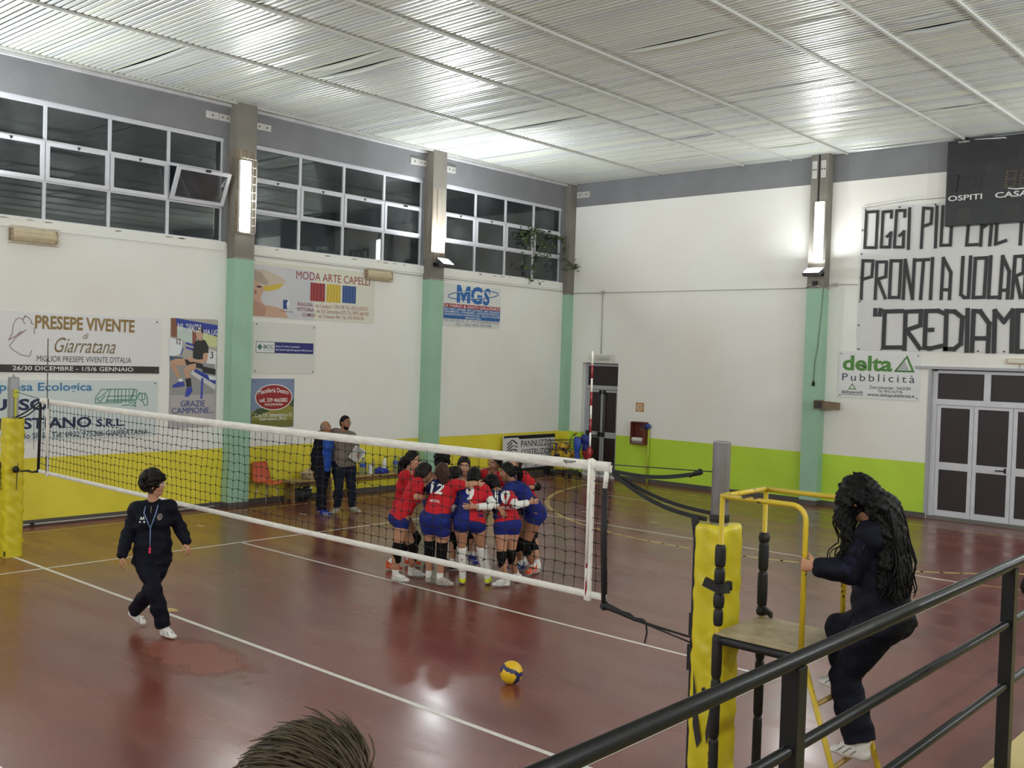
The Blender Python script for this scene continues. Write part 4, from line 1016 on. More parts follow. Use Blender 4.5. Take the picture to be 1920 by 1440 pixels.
for pl in ([(XL+.03,13.5,6.3),(XL+.05,13.45,6.0),(XL+.05,13.5,5.6),(XL+.05,13.45,5.1)], [(XL+.04,13.55,6.28),(XL+.06,14.0,6.2),(XL+.06,14.6,6.1),(XL+.12,14.63,5.6),(XL+.25,14.85,5.42),(XL+.42,14.92,5.40)], [(XL+.04,13.55,6.2),(XL+.06,13.8,5.9),(XL+.06,14.1,5.65)], [(XL+.04,13.5,6.1),(XL+.05,13.1,6.0)]):
    mb.tube(pl, .008, 5)
mb.build('stem', mat('ivy_stem', (70,58,44), .8), t)
mb = MB(); rp = random.Random(4)
for k in range(90): leafcloud(mb, (XL-rp.uniform(.6,1.5), rp.uniform(12.2,15.2), rp.uniform(4.6,7.0)), (.15,.25,.25), 26, rp, .07, False)
tag(mb.build('bush', M_LEAF2), 'leafy creeper outside the window nearest the corner', 'plant', kind='stuff')
# ================================================================ NET
M_NETW = mat('net_tape_white', (222,218,210), .75, spec=.2, var=.07, vscale=9, bump=.6, bscale=16)
M_CORD = mat('net_cord_black', (24,22,24), .8)
M_STRAP = mat('black_strap', (22,22,24), .7)
NT, NB, NX0, NX1 = 2.25, 1.245, -.24, 9.17
net = thing('volleyball_net', (4.5, 0, NB), 'black volleyball net with white tapes stretched across the court', 'net')
sag = lambda x: -.022*math.sin(math.pi*(x-NX0)/(NX1-NX0))
# top tape: folded cloth band with a lower plain hem
mb = MB(); n = 150; ys = []
for j, (dz, dy) in enumerate(((0.002,0),(-.004,.008),(-.030,.013),(-.046,.010),(-.052,.006),(-.072,.005),(-.072,-.005),(-.052,-.006),(-.046,-.010),(-.030,-.013),(-.004,-.008))): ys.append((dz, dy))
vs = []; fs = []; m = len(ys)
for i in range(n+1):
    x = NX0+(NX1-NX0)*i/n
    for dz, dy in ys:
        tw = .004*math.sin(x*17+dz*160) + .002*math.sin(x*41-dz*90) if -.05 < dz < 0 else 0
        vs.append((x, dy*(1+.15*math.sin(x*9)) + (tw if dy > 0 else -tw), NT+dz+sag(x)))
for i in range(n):
    for j in range(m): fs.append((i*m+j, i*m+(j+1) % m, (i+1)*m+(j+1) % m, (i+1)*m+j))
fs.append(tuple(range(m))); fs.append(tuple(n*m+j for j in range(m-1,-1,-1)))
mb.add(vs, fs, 0, True); mb.build('top_tape', M_NETW, net)
mb = MB(); vs = []; fs = []
pr = [(.024,0),(.020,.006),(-.024,.007),(-.028,0),(-.024,-.007),(.020,-.006)]; m = len(pr)
for i in range(n+1):
    x = NX0+(NX1-NX0)*i/n; 
    for dz, dy in pr: vs.append((x, dy, NB+.028+dz+sag(x)*.6))
for i in range(n):
    for j in range(m): fs.append((i*m+j, i*m+(j+1) % m, (i+1)*m+(j+1) % m, (i+1)*m+j))
mb.add(vs, fs, 0, True); mb.build('bottom_tape', M_NETW, net)
# meshes: knotted square cords, a little slack
def cord(mb, path, r=.0026):
    vs = []; fs = []; path = [V3(q) for q in path]
    for i, q in enumerate(path):
        d = unit(path[min(i+1, len(path)-1)] - path[max(i-1, 0)]); a = unit(np.cross(d, (0,1,0))); b = V3((0,1,0))
        for s, t in ((1,0),(-.5,.87),(-.5,-.87)): vs.append(q + a*r*s + b*r*t)
    for i in range(len(path)-1):
        for j in range(3): fs.append((i*3+j, i*3+(j+1) % 3, i*3+3+(j+1) % 3, i*3+3+j))
    mb.add(vs, fs, 0, True)
rp = random.Random(2)
wob = lambda x, z: (.010*math.sin(2.3*x+9*z)+.007*math.sin(6.1*x-5*z), .010*math.sin(3.1*x+4*z), .008*math.sin(31.4*x))
def NP(x, z):
    e = math.sin(math.pi*min(1, max(0, (z-NB)/(NT-NB)))); a, b, c = wob(x, z); return (x+a*e, b*e, z+c*e*.8+sag(x))
mb = MB(); nx = int((NX1-NX0)/.1)
for i in range(1, nx+1):
    x = NX0+.1*i; cord(mb, [NP(x, NT-.06-(NT-NB-.09)*k/18) for k in range(19)])
for j in range(1, 10):
    z = NT-.06-(NT-NB-.10)*j/10 ; cord(mb, [NP(NX0+(NX1-NX0)*k/188, z+.006*abs(math.sin(math.pi*k/2))) for k in range(189)])
for i in range(1, nx+1):
    for j in range(1, 10):
        q = V3(NP(NX0+.1*i, NT-.06-(NT-NB-.10)*j/10)); mb.obox(q, (.006,.005,.006), (EX,EY,EZ))
mb.build('mesh_cords', M_CORD, net)
for x in (0.02, 8.995):
    mb = MB(); mb.box((x-.025, -.012, NB-.02), (x+.025, .012, NT+.005))
    for z in (NB+.02, NT-.03): mb.ball((x, 0, z), .045, 8, sc=(.9,.5,1.1))
    tag(mb.build('side_band', M_NETW, net), 'white side band lashed over the net')
mb = MB(); mb.tube([(9.13,0,2.18),(9.12,0,2.06)], .018, 8); mb.build('rod_sleeve', M_NETW, net)
mb = MB(); mb.tube([(9.12,0,2.06),(9.12,.004,1.7),(9.15,0,1.2)], [.020,.024,.022], 8); mb.build('end_rod', M_STRAP, net); mb = MB(); mb.tube([(-.23,0,2.2),(-.24,0,1.7),(-.26,0,1.25)], .020, 8); mb.build('end_rod', M_STRAP, net)
mb = MB(); letters(mb, 'sport', (0,-.0135,0), EX, EZ, -EY, (8.74,8.86,NT-.045,NT-.012), .001, .02); mb.build('lettering', C(70,66,66), net)
# straps and cables to the posts
def ribbon(mb, pts, w, up=(0,0,1), th=.003):
    for p, q in zip(pts[:-1], pts[1:]): mb.bar(p, q, th, w, up=up)
def sagline(a, b, s, n=12): a = V3(a); b = V3(b); return [a+(b-a)*i/n - EZ*s*math.sin(math.pi*i/n) for i in range(n+1)]
def piece(name, m, fn, label=None):
    mb = MB(); fn(mb); o = mb.build(name, m, net); return tag(o, label) if label else o
M_CABLE = C(40,40,42)
piece('steel_cable', M_CABLE, lambda mb: mb.tube([(9.16,0,2.235),(10.0,0,2.265)], .004, 5)); piece('steel_cable', M_CABLE, lambda mb: mb.tube([(-.24,0,2.235),(-1.04,0,2.30)], .005, 5))
def f1(mb): ribbon(mb, sagline((9.18,0,2.19),(9.90,.01,2.245),.035), .028); mb.ball((9.90,0,2.255), .022, 8); mb.tube([(9.92,0,2.25),(9.86,0,2.245),(9.82,0,2.215)], .011, 5)
def f2(mb): ribbon(mb, sagline((9.18,.0,2.18),(10.0,.02,1.985),.045), .026)
def f3(mb): ribbon(mb, sagline((9.19,-.01,2.17),(10.0,-.06,1.955),.055), .030); mb.lathe([(.063,1.94),(.066,1.945),(.066,1.985),(.063,1.99)], (10.06,0,0), 18)
def f4(mb):
    mb.tube([(9.16,0,1.215),(9.30,0,1.19),(9.36,.01,1.18),(9.42,-.01,1.17),(9.47,.01,1.165),(9.52,0,1.155),(9.90,.01,1.13)], [.026,.018,.022,.014,.018,.010,.006], 6); mb.ball((9.15,0,1.21), .034, 8)
    mb.tube([(9.52,0,1.15),(9.92,-.02,1.10)], .006, 5); ribbon(mb, [(9.52,-.01,1.15),(9.53,-.012,1.10),(9.515,-.012,1.02)], .014, up=(1,0,0))
def f5(mb): ribbon(mb, sagline((-.24,0,2.21),(-1.02,0,1.94),.02), .026)
def f6(mb): ribbon(mb, sagline((-.26,0,2.16),(-1.0,.03,1.93),.04), .02)
def f7(mb): mb.tube([(-.27,0,1.265),(-.45,0,1.235),(-.6,.01,1.24),(-.83,0,1.215)], [.02,.012,.018,.012], 6); mb.ball((-.90,-.03,1.23), .05, 8); ribbon(mb, [(-.86,-.02,1.32),(-.86,-.03,1.1),(-.87,-.03,.95)], .02, up=(1,0,0))
for fn in (f1, f2, f3, f4, f5, f6, f7): piece('strap', M_STRAP, fn)
piece('strap_buckle', M_STRAP, lambda mb: mb.box((9.885,-.05,1.16),(9.93,.03,1.31))); piece('strap_buckle', M_STRAP, lambda mb: mb.box((9.885,-.06,.93),(9.93,.03,1.10)))
piece('tie_cord', M_STRAP, lambda mb: ribbon(mb, [(.04,-.02,2.26),(.07,-.03,2.12)], .02, up=(1,0,0))); piece('tie_cord', M_STRAP, lambda mb: mb.tube([(-.42,0,2.1),(-.41,0,1.55)], .003, 4))

def antenna(label, x, lean, g):
    t = thing('antenna', (x, 0, NB+.02), label, 'antenna'); mb = MB(); n = 18
    P = lambda w: V3((x+lean*w, -.016, NB+.02+1.78*w))
    for i in range(n): mb.tube([P(i/n), P((i+1)/n)], .007, 7, mi=(i % 2) if g else 0)
    mb.build('rod', [mat('antenna_red', (150,34,44), .4), M_NETW] if g else [mat('antenna_dark', (92,74,76), .4), M_NETW], t)
    mb = MB(); mb.tube([P(.3)-EZ*.3, P(.56)], .012, 8); mb.build('clip_sleeve', M_NETW, t)
antenna('red and white striped antenna at the near end of the net', 8.99, -.01, True)
antenna('thin dark antenna at the far end of the net', 0.02, -.02, False)

# ================================================================ POSTS
M_STEEL = mat('brushed_post', (150,150,154), .38, .6, var=.08, vscale=5)
M_PAD = mat('yellow_vinyl', (206,188,30), .42, var=.05, vscale=4, spec=.5)
def pad(name, cx, z1, r, seed, parent, wr=.006):
    rp = random.Random(seed); n = 40; m = 70; vs = []; fs = []
    ph = [rp.uniform(0, 6.3) for _ in range(8)]
    for i in range(m+1):
        w = i/m; z = z1*w
        for j in range(n):
            a = 2*math.pi*j/n; sq = (abs(math.cos(a))**5+abs(math.sin(a))**5)**(-1/5.)
            q = r*sq*(1-.10*(max(0, w-.985)/.015))
            q += wr*(math.sin(9*w*6.28+2*a+ph[0])*math.sin(3*a+ph[1]) + .8*math.sin(23*w*6.28-3*a+ph[2])*max(0, math.sin(2*a+ph[3])) + .6*math.sin(14*w*6.28+5*a+ph[4]))*(.4+.6*math.sin(2.1*w*6.28+ph[5])**2)
            vs.append((cx+q*math.cos(a), q*math.sin(a), z+.004*math.sin(3*a+ph[6])*(w > .99)))
    for i in range(m):
        for j in range(n): fs.append((i*n+j, i*n+(j+1) % n, (i+1)*n+(j+1) % n, (i+1)*n+j))
    vs.append((cx, 0, z1-.02)); k = len(vs)-1
    for j in range(n): fs.append((m*n+j, m*n+(j+1) % n, k))
    mb = MB(); mb.add(vs, fs, 0, True); return mb.build(name, M_PAD, parent)
t = thing('net_post', (10.06, 0, 0), 'grey steel net post in a yellow vinyl pad behind the referee stand', 'net post')
mb = MB(); mb.lathe([(.058,0),(.058,2.465),(.060,2.47),(.050,2.47),(.050,2.44)], (10.06,0,0), 24); mb.build('tube', M_STEEL, t)
p = pad('post_pad', 10.06, 1.93, .126, 3, t, .006)
mb = MB(); mb.bar((9.934,-.085,.0), (9.934,-.085,1.93), .012, .02, up=(1,0,0)); mb.prism([(-.03,1.97),(.03,1.96),(.012,1.72)], (9.93,-.095,0), EX, EZ, EY, .01); mb.build('closure_strip', M_BLACKR, p)
# printed black wing mark and letters running up the pad
mb = MB(); o = (10.06, -.1345, 0); fr = (EX, EZ, -EY)
wing = [[(-.075,.98),(-.02,.62),(.0,.52),(-.03,.46),(-.065,.60)], [(.03,.58),(.10,1.0),(.085,.70),(.04,.50)], [(-.01,.86),(.012,.875),(.022,.855),(.012,.835),(-.006,.84)]]
for w in wing: mb.add([V3(o)+EX*x+EZ*z-EY*.002 for x, z in w], [list(range(len(w)))])
letters(mb, 'SCHIAVI SPORT', o, EZ, -EX, -EY, (.10,.80,-.105,-.055), .003, .01); mb.build('lettering', C(34,32,34), p)
t = thing('net_post', (-1.1, 0, 0), 'grey steel net post in a creased yellow pad at the far sideline', 'net post')
mb = MB(); mb.box((-1.165,-.055,0),(-1.035,.055,2.5)); mb.build('tube', M_STEEL, t, .012); mb = MB(); mb.tube([(-1.13,0,2.5),(-1.12,0,2.53),(-1.08,0,2.53),(-1.07,0,2.5)], .006, 6); mb.build('eye_bolt', M_STEEL, t)
p = pad('post_pad', -1.1, 1.935, .128, 9, t, .008)
mb = MB(); mb.bar((-1.17,-.140,1.0),(-1.15,-.142,1.32),.012,.03,up=(1,0,0)); mb.bar((-1.17,-.14,1.0),(-1.18,-.141,.92),.012,.016,up=(1,0,0)); letters(mb, 'SPORT', (-1.1,-.1425,0), EZ, -EX, -EY, (.93,1.12,-.0,.045), .003, .02); mb.box((-1.0,-.135,.02),(-.98,-.125,.09)); mb.build('lettering', C(44,42,40), p)
mb = MB(); mb.box((-1.045,-.03,2.22),(-1.0,.03,2.33)); mb.box((-1.03,-.012,1.95),(-1.012,.012,2.22)); tag(mb.build('tensioner', mat('yellow_tensioner', (196,196,60), .4), t), 'yellow green cable tensioner')

# ================================================================ REFEREE STAND
M_YEL = mat('chipped_yellow_paint', (196,164,34), .45)
def chipped():
    m = bpy.data.materials.new('worn_yellow_tube'); m.use_nodes = True
    nt = m.node_tree; b = nt.nodes['Principled BSDF']; L = nt.links.new; tc = nt.nodes.new('ShaderNodeTexCoord')
    n = nt.nodes.new('ShaderNodeTexNoise'); n.inputs['Scale'].default_value = 22; n.inputs['Detail'].default_value = 4; L(tc.outputs['Object'], n.inputs['Vector'])
    n2 = nt.nodes.new('ShaderNodeTexNoise'); n2.inputs['Scale'].default_value = 3.0; L(tc.outputs['Object'], n2.inputs['Vector'])
    mu = nt.nodes.new('ShaderNodeMath'); mu.operation = 'MULTIPLY'; L(n.outputs['Fac'], mu.inputs[0]); L(n2.outputs['Fac'], mu.inputs[1])
    r = nt.nodes.new('ShaderNodeValToRGB'); r.color_ramp.interpolation = 'CONSTANT'
    r.color_ramp.elements[0].color = (*lin((198,168,40)), 1); e = r.color_ramp.elements[1]; e.position = .355; e.color = (*lin((44,32,26)), 1)
    L(mu.outputs['Value'], r.inputs['Fac']); L(r.outputs['Color'], b.inputs['Base Color']); b.inputs['Roughness'].default_value = .42
    return m
M_CHIP = chipped()
t = thing('referee_stand', (10.5, 0, 0), 'yellow tubular referee stand with black wrapped legs and a plywood platform', 'stand')
SX_, SC_, SY = 10.24, 10.80, .285; HT, PZ = 2.155, 1.30
for y, nm in ((-SY, 'near'), (SY, 'far')):
    mb = MB(); k = 8; path = [(SX_, y, .02), (SX_, y, HT-.02), (SX_, y, HT)]
    mb.tube([(SX_, y, .02), (SX_, y, HT)], .016, 10); mb.build('front_leg', M_CHIP, t)
    mb = MB(); R = .09; arc = [(SC_-R+R*math.sin(math.pi/2*i/k), y, HT-R+R*math.cos(math.pi/2*i/k)) for i in range(k+1)]
    mb.tube([(SX_-.01, y, HT)] + arc + [(SC_, y, PZ-.02)], .0165, 10); mb.build('side_rail', M_CHIP, t)
    mb = MB(); mb.tube([(SC_, y, PZ+.0), (11.235, y, .015)], .0165, 10); mb.ball((11.235,y,.018), .022, 8); mb.build('ladder_stringer', M_CHIP, t)
    mb = MB()  # black foam and tape wrapped round the front legs
    for z0, z1, r in ((.06,.62,.030),(.63,1.0,.031),(1.01,1.28,.032),(1.34,1.44,.030),(1.45,1.54,.034),(1.60,1.70,.033),(1.71,1.845,.034)) if nm == 'near' else ((.06,.62,.030),(.63,1.0,.031),(1.01,1.27,.031),(1.31,1.36,.036),(1.37,1.60,.033),(1.61,1.80,.033),(1.80,1.86,.037)):
        mb.lathe([(.018,z0-.004),(r*.86,z0),(r,z0+.02),(r*1.03,(z0+z1)/2),(r,z1-.02),(r*.86,z1),(.018,z1+.004)], (SX_,y,0), 12)
    if nm == 'near':
        for s, ax in ((1,unit((1,-.6,.25))),(1,unit((-1,-.2,.35))),(1,unit((.2,1,.1)))): mb.obox(V3((SX_,y,1.57))+ax*.05, (.055,.016,.028), (ax, unit(np.cross(EZ, ax)), unit(np.cross(ax, np.cross(EZ, ax)))))
    else: mb.obox((SX_+.05,y-.02,1.345), (.045,.014,.018), (unit((1,-.2,-.5)), EY, EZ))
    tag(mb.build('black_wrapping', M_BLACKR, t), 'black foam taped round the leg')
mb = MB(); mb.tube([(SX_, -SY, HT), (SX_, SY, HT)], .0165, 10); mb.build('front_rail', M_CHIP, t)
mb = MB(); mb.box((SX_-.01, -SY-.015, PZ-.022), (SC_-.005, SY+.015, PZ)); mb.build('platform', mat('worn_plywood', (166,150,118), .6, rgb2=(146,130,100), vscale=9), t, .004)
mb = MB()
for a, b in (((SX_,-SY,PZ-.05),(SC_,-SY,PZ-.05)), ((SX_,SY,PZ-.05),(SC_,SY,PZ-.05)), ((SX_,-SY,PZ-.05),(SX_,SY,PZ-.05)), ((SC_,-SY,PZ-.05),(SC_,SY,PZ-.05))): mb.tube([a, b], .028, 10)
mb.build('platform_frame', M_BLACKR, t)
for z in (.33, .66, 1.0):
    x = 10.80+(PZ-z)*.435/1.285; mb = MB(); mb.tube([(x,-SY,z),(x,SY,z)], .016, 10); mb.build('rung', mat('bare_rung', (168,140,84), .5, .2, var=.1), t)

# ================================================================ BALL
def ball_mesh():
    """yellow ball with a broad blue band that snakes across each half"""
    mb = MB(); mb.ball((0,0,0), .105, 64); vs = np.array(mb.v); cen = np.array([vs[f].mean(0) for f in mb.f])/.105
    b = unit((.656,-.748,.32)); r = unit(np.cross(-b, EZ)); u = np.cross(r, -b); X, Y, Z = cen@r, cen@u, cen@b
    d = np.full(len(cen), 9.)
    for pl in ([(-1.0,.62),(-.72,.52),(-.46,.26),(-.2,.14),(.28,.02),(.63,-.28),(.98,-.10)], [(.63,-.28),(.55,-.62),(.36,-.95)], [(-.80,.55),(-.97,.1)]):
        for p, q in zip(pl[:-1], pl[1:]):
            for sg in (1, -1):
                px, py = X, Y*sg; dx, dy = q[0]-p[0], q[1]-p[1]; t = np.clip(((px-p[0])*dx+(py-p[1])*dy)/(dx*dx+dy*dy), 0, 1)
                e = np.hypot(px-p[0]-t*dx, py-p[1]-t*dy); d = np.where((Z*sg > -.02), np.minimum(d, e), d)
    mb.m = [1 if v < .175 else 0 for v in d]
    return mb
M_BY = mat('ball_yellow', (222,178,28), .42); M_BB = mat('ball_blue', (28,36,84), .42)
bm = ball_mesh(); ballo = bm.build('volleyball', [M_BY, M_BB]); ballo.location = (7.39, 1.012, .1055); ballo.rotation_euler = (0, 0, 0)
tag(ballo, 'yellow and blue volleyball lying alone on the red floor in front of the net', 'ball')

# ================================================================ BALL CART
t = thing('ball_cart', (-2.6, 14.25, 0), 'wire shopping cart full of volleyballs in the far corner', 'cart')
M_WIRE = mat('cart_wire', (84,82,80), .4, .5)
cx0, cx1, cy0, cy1 = -3.02, -2.18, 14.02, 14.56
mb = MB(); P = lambda u, v, z: (cx0+(cx1-cx0)*u + (.07*(1-2*u))*(1-min(1, max(0, (z-.46)/.46))), cy0+(cy1-cy0)*v, z + (.06*u if z > .8 else 0))
for v in (0, 1):
    for k in range(7): z = .46+.45*k/6; mb.tube([P(0,v,z), P(1,v,z)], .004 if k < 6 else .008, 5)
    for k in range(12): mb.tube([P(k/11,v,.46), P(k/11,v,.91)], .003, 4)
for u in (0, 1):
    for k in range(7): z = .46+.45*k/6; mb.tube([P(u,0,z), P(u,1,z)], .004 if k < 6 else .008, 5)
    for k in range(9): mb.tube([P(u,k/8,.46), P(u,k/8,.91)], .003, 4)
for k in range(12): mb.tube([P(k/11,0,.46), P(k/11,1,.46)], .003, 4)
mb.build('wire_basket', M_WIRE, t)
mb = MB()
for v in (.1, .9): mb.tube([P(.02,v,.46), P(.1,v,.12), P(.92,v,.12), P(.98,v,.46)], .012, 6); mb.tube([P(1,v,.91), (cx1+.12, cy0+(cy1-cy0)*v, 1.03)], .010, 6)
mb.build('chassis', M_WIRE, t)
mb = MB(); mb.tube([(cx1+.12, cy0+.05, 1.03), (cx1+.12, cy1-.05, 1.03)], .018, 8); mb.build('push_handle', mat('red_handle', (150,70,44), .4), t)
mb = MB(); mb.tube([(-2.52,14.2,.62),(-2.42,14.2,.98),(-2.36,14.2,1.08),(-2.30,14.2,1.10)], .009, 6); mb.build('seat_frame', M_WIRE, t); mb = MB(); mb.tube([(-2.33,14.2,1.085),(-2.25,14.2,1.13)], .024, 8); mb.build('seat_grip', mat('red_handle', (150,70,44)), t)
for u in (.12, .9):
    for v in (.1, .9):
        q = P(u, v, .06); mb = MB(); mb.lathe([(.02,-.015),(.06,-.013),(.06,.013),(.02,.015)], q, 14, axis=1); mb.bar((q[0],q[1],.06),(q[0],q[1],.12),.04,.012,up=(0,1,0)); mb.build('castor', M_BLACKR, t)
rp = random.Random(6)
for k, (u, v, z, nm) in enumerate(((.12,.22,.565,'bottom left front'),(.40,.22,.565,'bottom middle front'),(.68,.22,.565,'bottom right front'),(.93-.1,.68,.565,'bottom right rear'),(.25,.70,.565,'bottom left rear'),(.55,.70,.565,'bottom middle rear'),(.20,.26,.765,'upper left'),(.48,.26,.765,'upper right'),(.38,.68,.765,'upper rear'))):
    c = ballo.copy(); COL.objects.link(c); c.location = P(u, v, z+.005); c.rotation_euler = (rp.uniform(0,6), rp.uniform(0,6), rp.uniform(0,6))
    tag(c, 'volleyball in the wire cart, %s of the heap' % nm, 'ball', 'balls in the wire cart')

# garments hung over the cart handle
def drape(name, label, cat, mat_, c, w, h, d, seed, ax=(1,0,0)):
    rp = random.Random(seed); n, m = 22, 20; vs = []; fs = []; ex = unit(ax); ey = unit(np.cross(EZ, ex)); ph = [rp.uniform(0,6) for _ in range(4)]
    for j in range(m+1):
        v = j/m
        for i in range(n):
            a = 2*math.pi*i/n; ta = (.55+.45*math.sin(math.pi*min(1, v*1.5+.1)))*(1 if v < .96 else .7)
            q = 1+.13*math.sin(4*a+5*v+ph[0])+.08*math.sin(7*a-6*v+ph[1])
            vs.append(V3(c)+ex*(w/2*ta*q*math.cos(a))+ey*(d/2*ta*q*math.sin(a))-EZ*(h*v+.02*math.sin(3*a+ph[2])*v))
    for j in range(m):
        for i in range(n): fs.append((j*n+i, j*n+(i+1) % n, (j+1)*n+(i+1) % n, (j+1)*n+i))
    fs.append(tuple(range(n))); fs.append(tuple(m*n+i for i in range(n-1,-1,-1)))
    mb = MB(); mb.add(vs, fs, 0, True); return tag(mb.build(name, mat_), label, cat)
drape('jacket', 'bright blue jacket slung over the right end of the wire cart', 'jacket', mat('blue_nylon', (38,78,170), .5, var=.2, vscale=8), (-2.13,14.1,1.06), .22, .62, .16, 3)
drape('jacket', 'dark blue jacket bunched behind the bright blue one on the cart handle', 'jacket', mat('dark_blue_nylon', (34,44,120), .5, var=.2, vscale=8), (-1.96,14.22,1.12), .30, .40, .22, 4)
drape('garment', 'red garment hanging below the blue jackets on the cart', 'garment', mat('red_cotton', (150,32,36), .7, var=.2, vscale=8), (-1.93,14.26,.80), .28, .42, .18, 5)

# ================================================================ BENCHES, CHAIR, THINGS ON THEM
M_BENCH = mat('bench_wood', (170,140,88), .5, var=.14, vscale=5); M_BLEG = mat('bench_leg_wood', (134,104,60), .6, var=.15, vscale=5)
def bench(label, y0, y1):
    t = thing('bench', (-3.03, (y0+y1)/2, 0), label, 'bench', 'benches along the left wall'); mb = MB()
    mb.box((-3.20, y0, .395), (-2.86, y1, .43)); mb.build('seat_board', M_BENCH, t, .004)
    mb = MB(); mb.box((-3.05, y0+.1, .31), (-3.01, y1-.1, .395)); mb.build('stretcher', M_BLEG, t)
    for y in (y0+.10, y1-.22):
        mb = MB(); mb.prism([(-.15,.0),(-.08,.0),(-.05,.07),(.05,.07),(.08,.0),(.15,.0),(.13,.395),(-.13,.395)], (-3.03, y, 0), EX, EZ, EY, .035); mb.build('leg', M_BLEG, t)
bench('low wooden bench with a beige jacket on it beside the orange chair', 5.98, 7.22)
bench('low wooden bench holding bottles and blue clothes behind the huddle', 7.50, 9.78)
t = thing('chair', (-2.98, 5.52, 0), 'orange plastic shell chair on thin metal legs by the first mint pillar', 'chair')
# bent shell: profile runs from the front lip over the seat up the back
d_ = unit((1,.10,0)); s_ = unit(np.cross(EZ, d_)); prof = [(.23,.425),(.21,.445),(.12,.44),(0,.43),(-.10,.43),(-.165,.455),(-.20,.52),(-.225,.62),(-.245,.72),(-.26,.80),(-.262,.815)]
mb = MB(); vs = []; fs = []; n = 9
for side in (0, 1):
    for u, z in prof:
        hw = .215 if z < .5 else .215-.035*((z-.5)/.3)**2*1.2
        for i in range(n):
            q = -1+2*i/(n-1); cup = .035*q*q*(1 if z < .5 else .2); fw = .03*q*q*(z > .5)
            vs.append(V3((-2.98,5.52,0))+d_*(u+fw+(.012 if side and z > .5 else 0))+s_*hw*q+EZ*(z+cup-(.012 if side and z <= .5 else 0)))
m = len(prof)
for side in (0, 1):
    for j in range(m-1):
        for i in range(n-1):
            o = side*m*n; q = (o+j*n+i, o+j*n+i+1, o+(j+1)*n+i+1, o+(j+1)*n+i); fs.append(q if side else q[::-1])
for j in range(m-1):
    for i in (0, n-1): fs.append((j*n+i, (j+1)*n+i, m*n+(j+1)*n+i, m*n+j*n+i))
for i in range(n-1):
    for j in (0, m-1): fs.append((j*n+i, j*n+i+1, m*n+j*n+i+1, m*n+j*n+i))
mb.add(vs, fs, 0, True); mb.build('shell', mat('orange_plastic', (208,92,52), .4, var=.06), t)
M_CHR = mat('chrome_leg', (170,166,160), .3, .8)
for u, s in ((.15,.15),(.15,-.15),(-.12,.15),(-.12,-.15)):
    mb = MB(); c = V3((-2.98,5.52,0)); mb.tube([c+d_*u*.8+s_*s*.7+EZ*.425, c+d_*u*1.35+s_*s*1.25+EZ*.005], .010, 7); mb.build('leg', M_CHR, t)
mb = MB(); mb.tube([c+d_*.12+s_*.11+EZ*.42, c+d_*.12-s_*.11+EZ*.42], .010, 6); mb.tube([c-d_*.1+s_*.11+EZ*.42, c-d_*.1-s_*.11+EZ*.42], .010, 6); mb.build('leg_brace', M_BLACKM, t)
t = thing('sports_bag', (-3.0, 6.36, 0), 'black sports bag on the floor under the bench with the beige jacket', 'bag')
mb = MB(); mb.ball((-3.02,6.36,.125), .15, 18, sc=(.9,1.75,.85)); mb.ball((-2.98,6.47,.235), .09, 12, sc=(.8,1.3,.75)); mb.ball((-3.0,6.27,.215), .08, 12, sc=(.8,1.3,.7))
me = mb; me.v = [(x, y, max(.004, z)) for x, y, z in me.v]; me.build('bag_body', mat('black_nylon', (22,23,27), .6, var=.25, vscale=9), t)
mb = MB(); mb.tube([(-2.92,6.22,.26),(-2.9,6.28,.34),(-2.9,6.42,.36),(-2.92,6.50,.28)], .012, 6); mb.build('carry_handle', M_STRAP, t); mb = MB(); mb.obox((-2.885,6.50,.27), (.004,.03,.018), (EX,EY,EZ)); mb.build('badge', C(200,200,200), t)
def heap(name, label, cat, mat_, c, r, seed, amp=.3):
    rp = random.Random(seed); mb = MB(); mb.ball(c, 1.0, 26); ph = [rp.uniform(0,6) for _ in range(6)]; out = []
    for v in mb.v:
        d = V3(v)-V3(c); q = 1+amp*(.5*math.sin(5*d[0]+ph[0]+3*d[1])+.5*math.sin(7*d[1]+ph[1]+4*d[2])+.35*math.sin(11*d[2]+ph[2]+6*d[0]))
        p = V3(c)+d*q*V3(r); p[2] = max(p[2], c[2]-r[2]*.55); out.append(tuple(p))
    mb.v = out; return tag(mb.build(name, mat_), label, cat)
heap('jacket', 'crumpled beige jacket on the left bench', 'jacket', mat('beige_cloth', (176,152,122), .85, var=.2, vscale=9), (-3.02,6.62,.50), (.13,.24,.13), 2)
heap('garment', 'folded royal blue clothes on the right bench beside the white flask', 'clothing', mat('royal_blue_cloth', (36,52,150), .7, var=.2, vscale=9), (-3.0,8.42,.475), (.13,.18,.075), 5)
M_PET = mat('clear_pet', (196,208,206), .12, 0, .6); M_PET.node_tree.nodes['Principled BSDF'].inputs['Transmission Weight'].default_value = .85; M_PET.node_tree.nodes['Principled BSDF'].inputs['IOR'].default_value = 1.2
def bottle(label, x, y, r, h, capc, lab=None, body=None):
    t = thing('bottle', (x, y, .43), label, 'bottle', 'bottles on the right bench'); b = (x, y, .43)
    mb = MB(); mb.lathe([(r*.8,0),(r,.012),(r,h*.35),(r*.93,h*.4),(r,h*.45),(r,h*.66),(r*.8,h*.78),(r*.34,h*.9),(r*.30,h*.94)], b, 18); mb.build('bottle_body', body or M_PET, t)
    mb = MB(); mb.lathe([(r*.36,h*.93),(r*.36,h),(r*.3,h*1.005)], b, 12); mb.build('cap', capc, t)
    if lab: mb = MB(); mb.lathe([(r*1.01,h*.45),(r*1.02,h*.46),(r*1.02,h*.64),(r*1.01,h*.65)], b, 18); mb.build('label_band', lab, t)
bottle('big clear water bottle with a blue label at the left of the right bench', -2.99, 7.91, .075, .36, C(60,90,170), C(44,70,160))
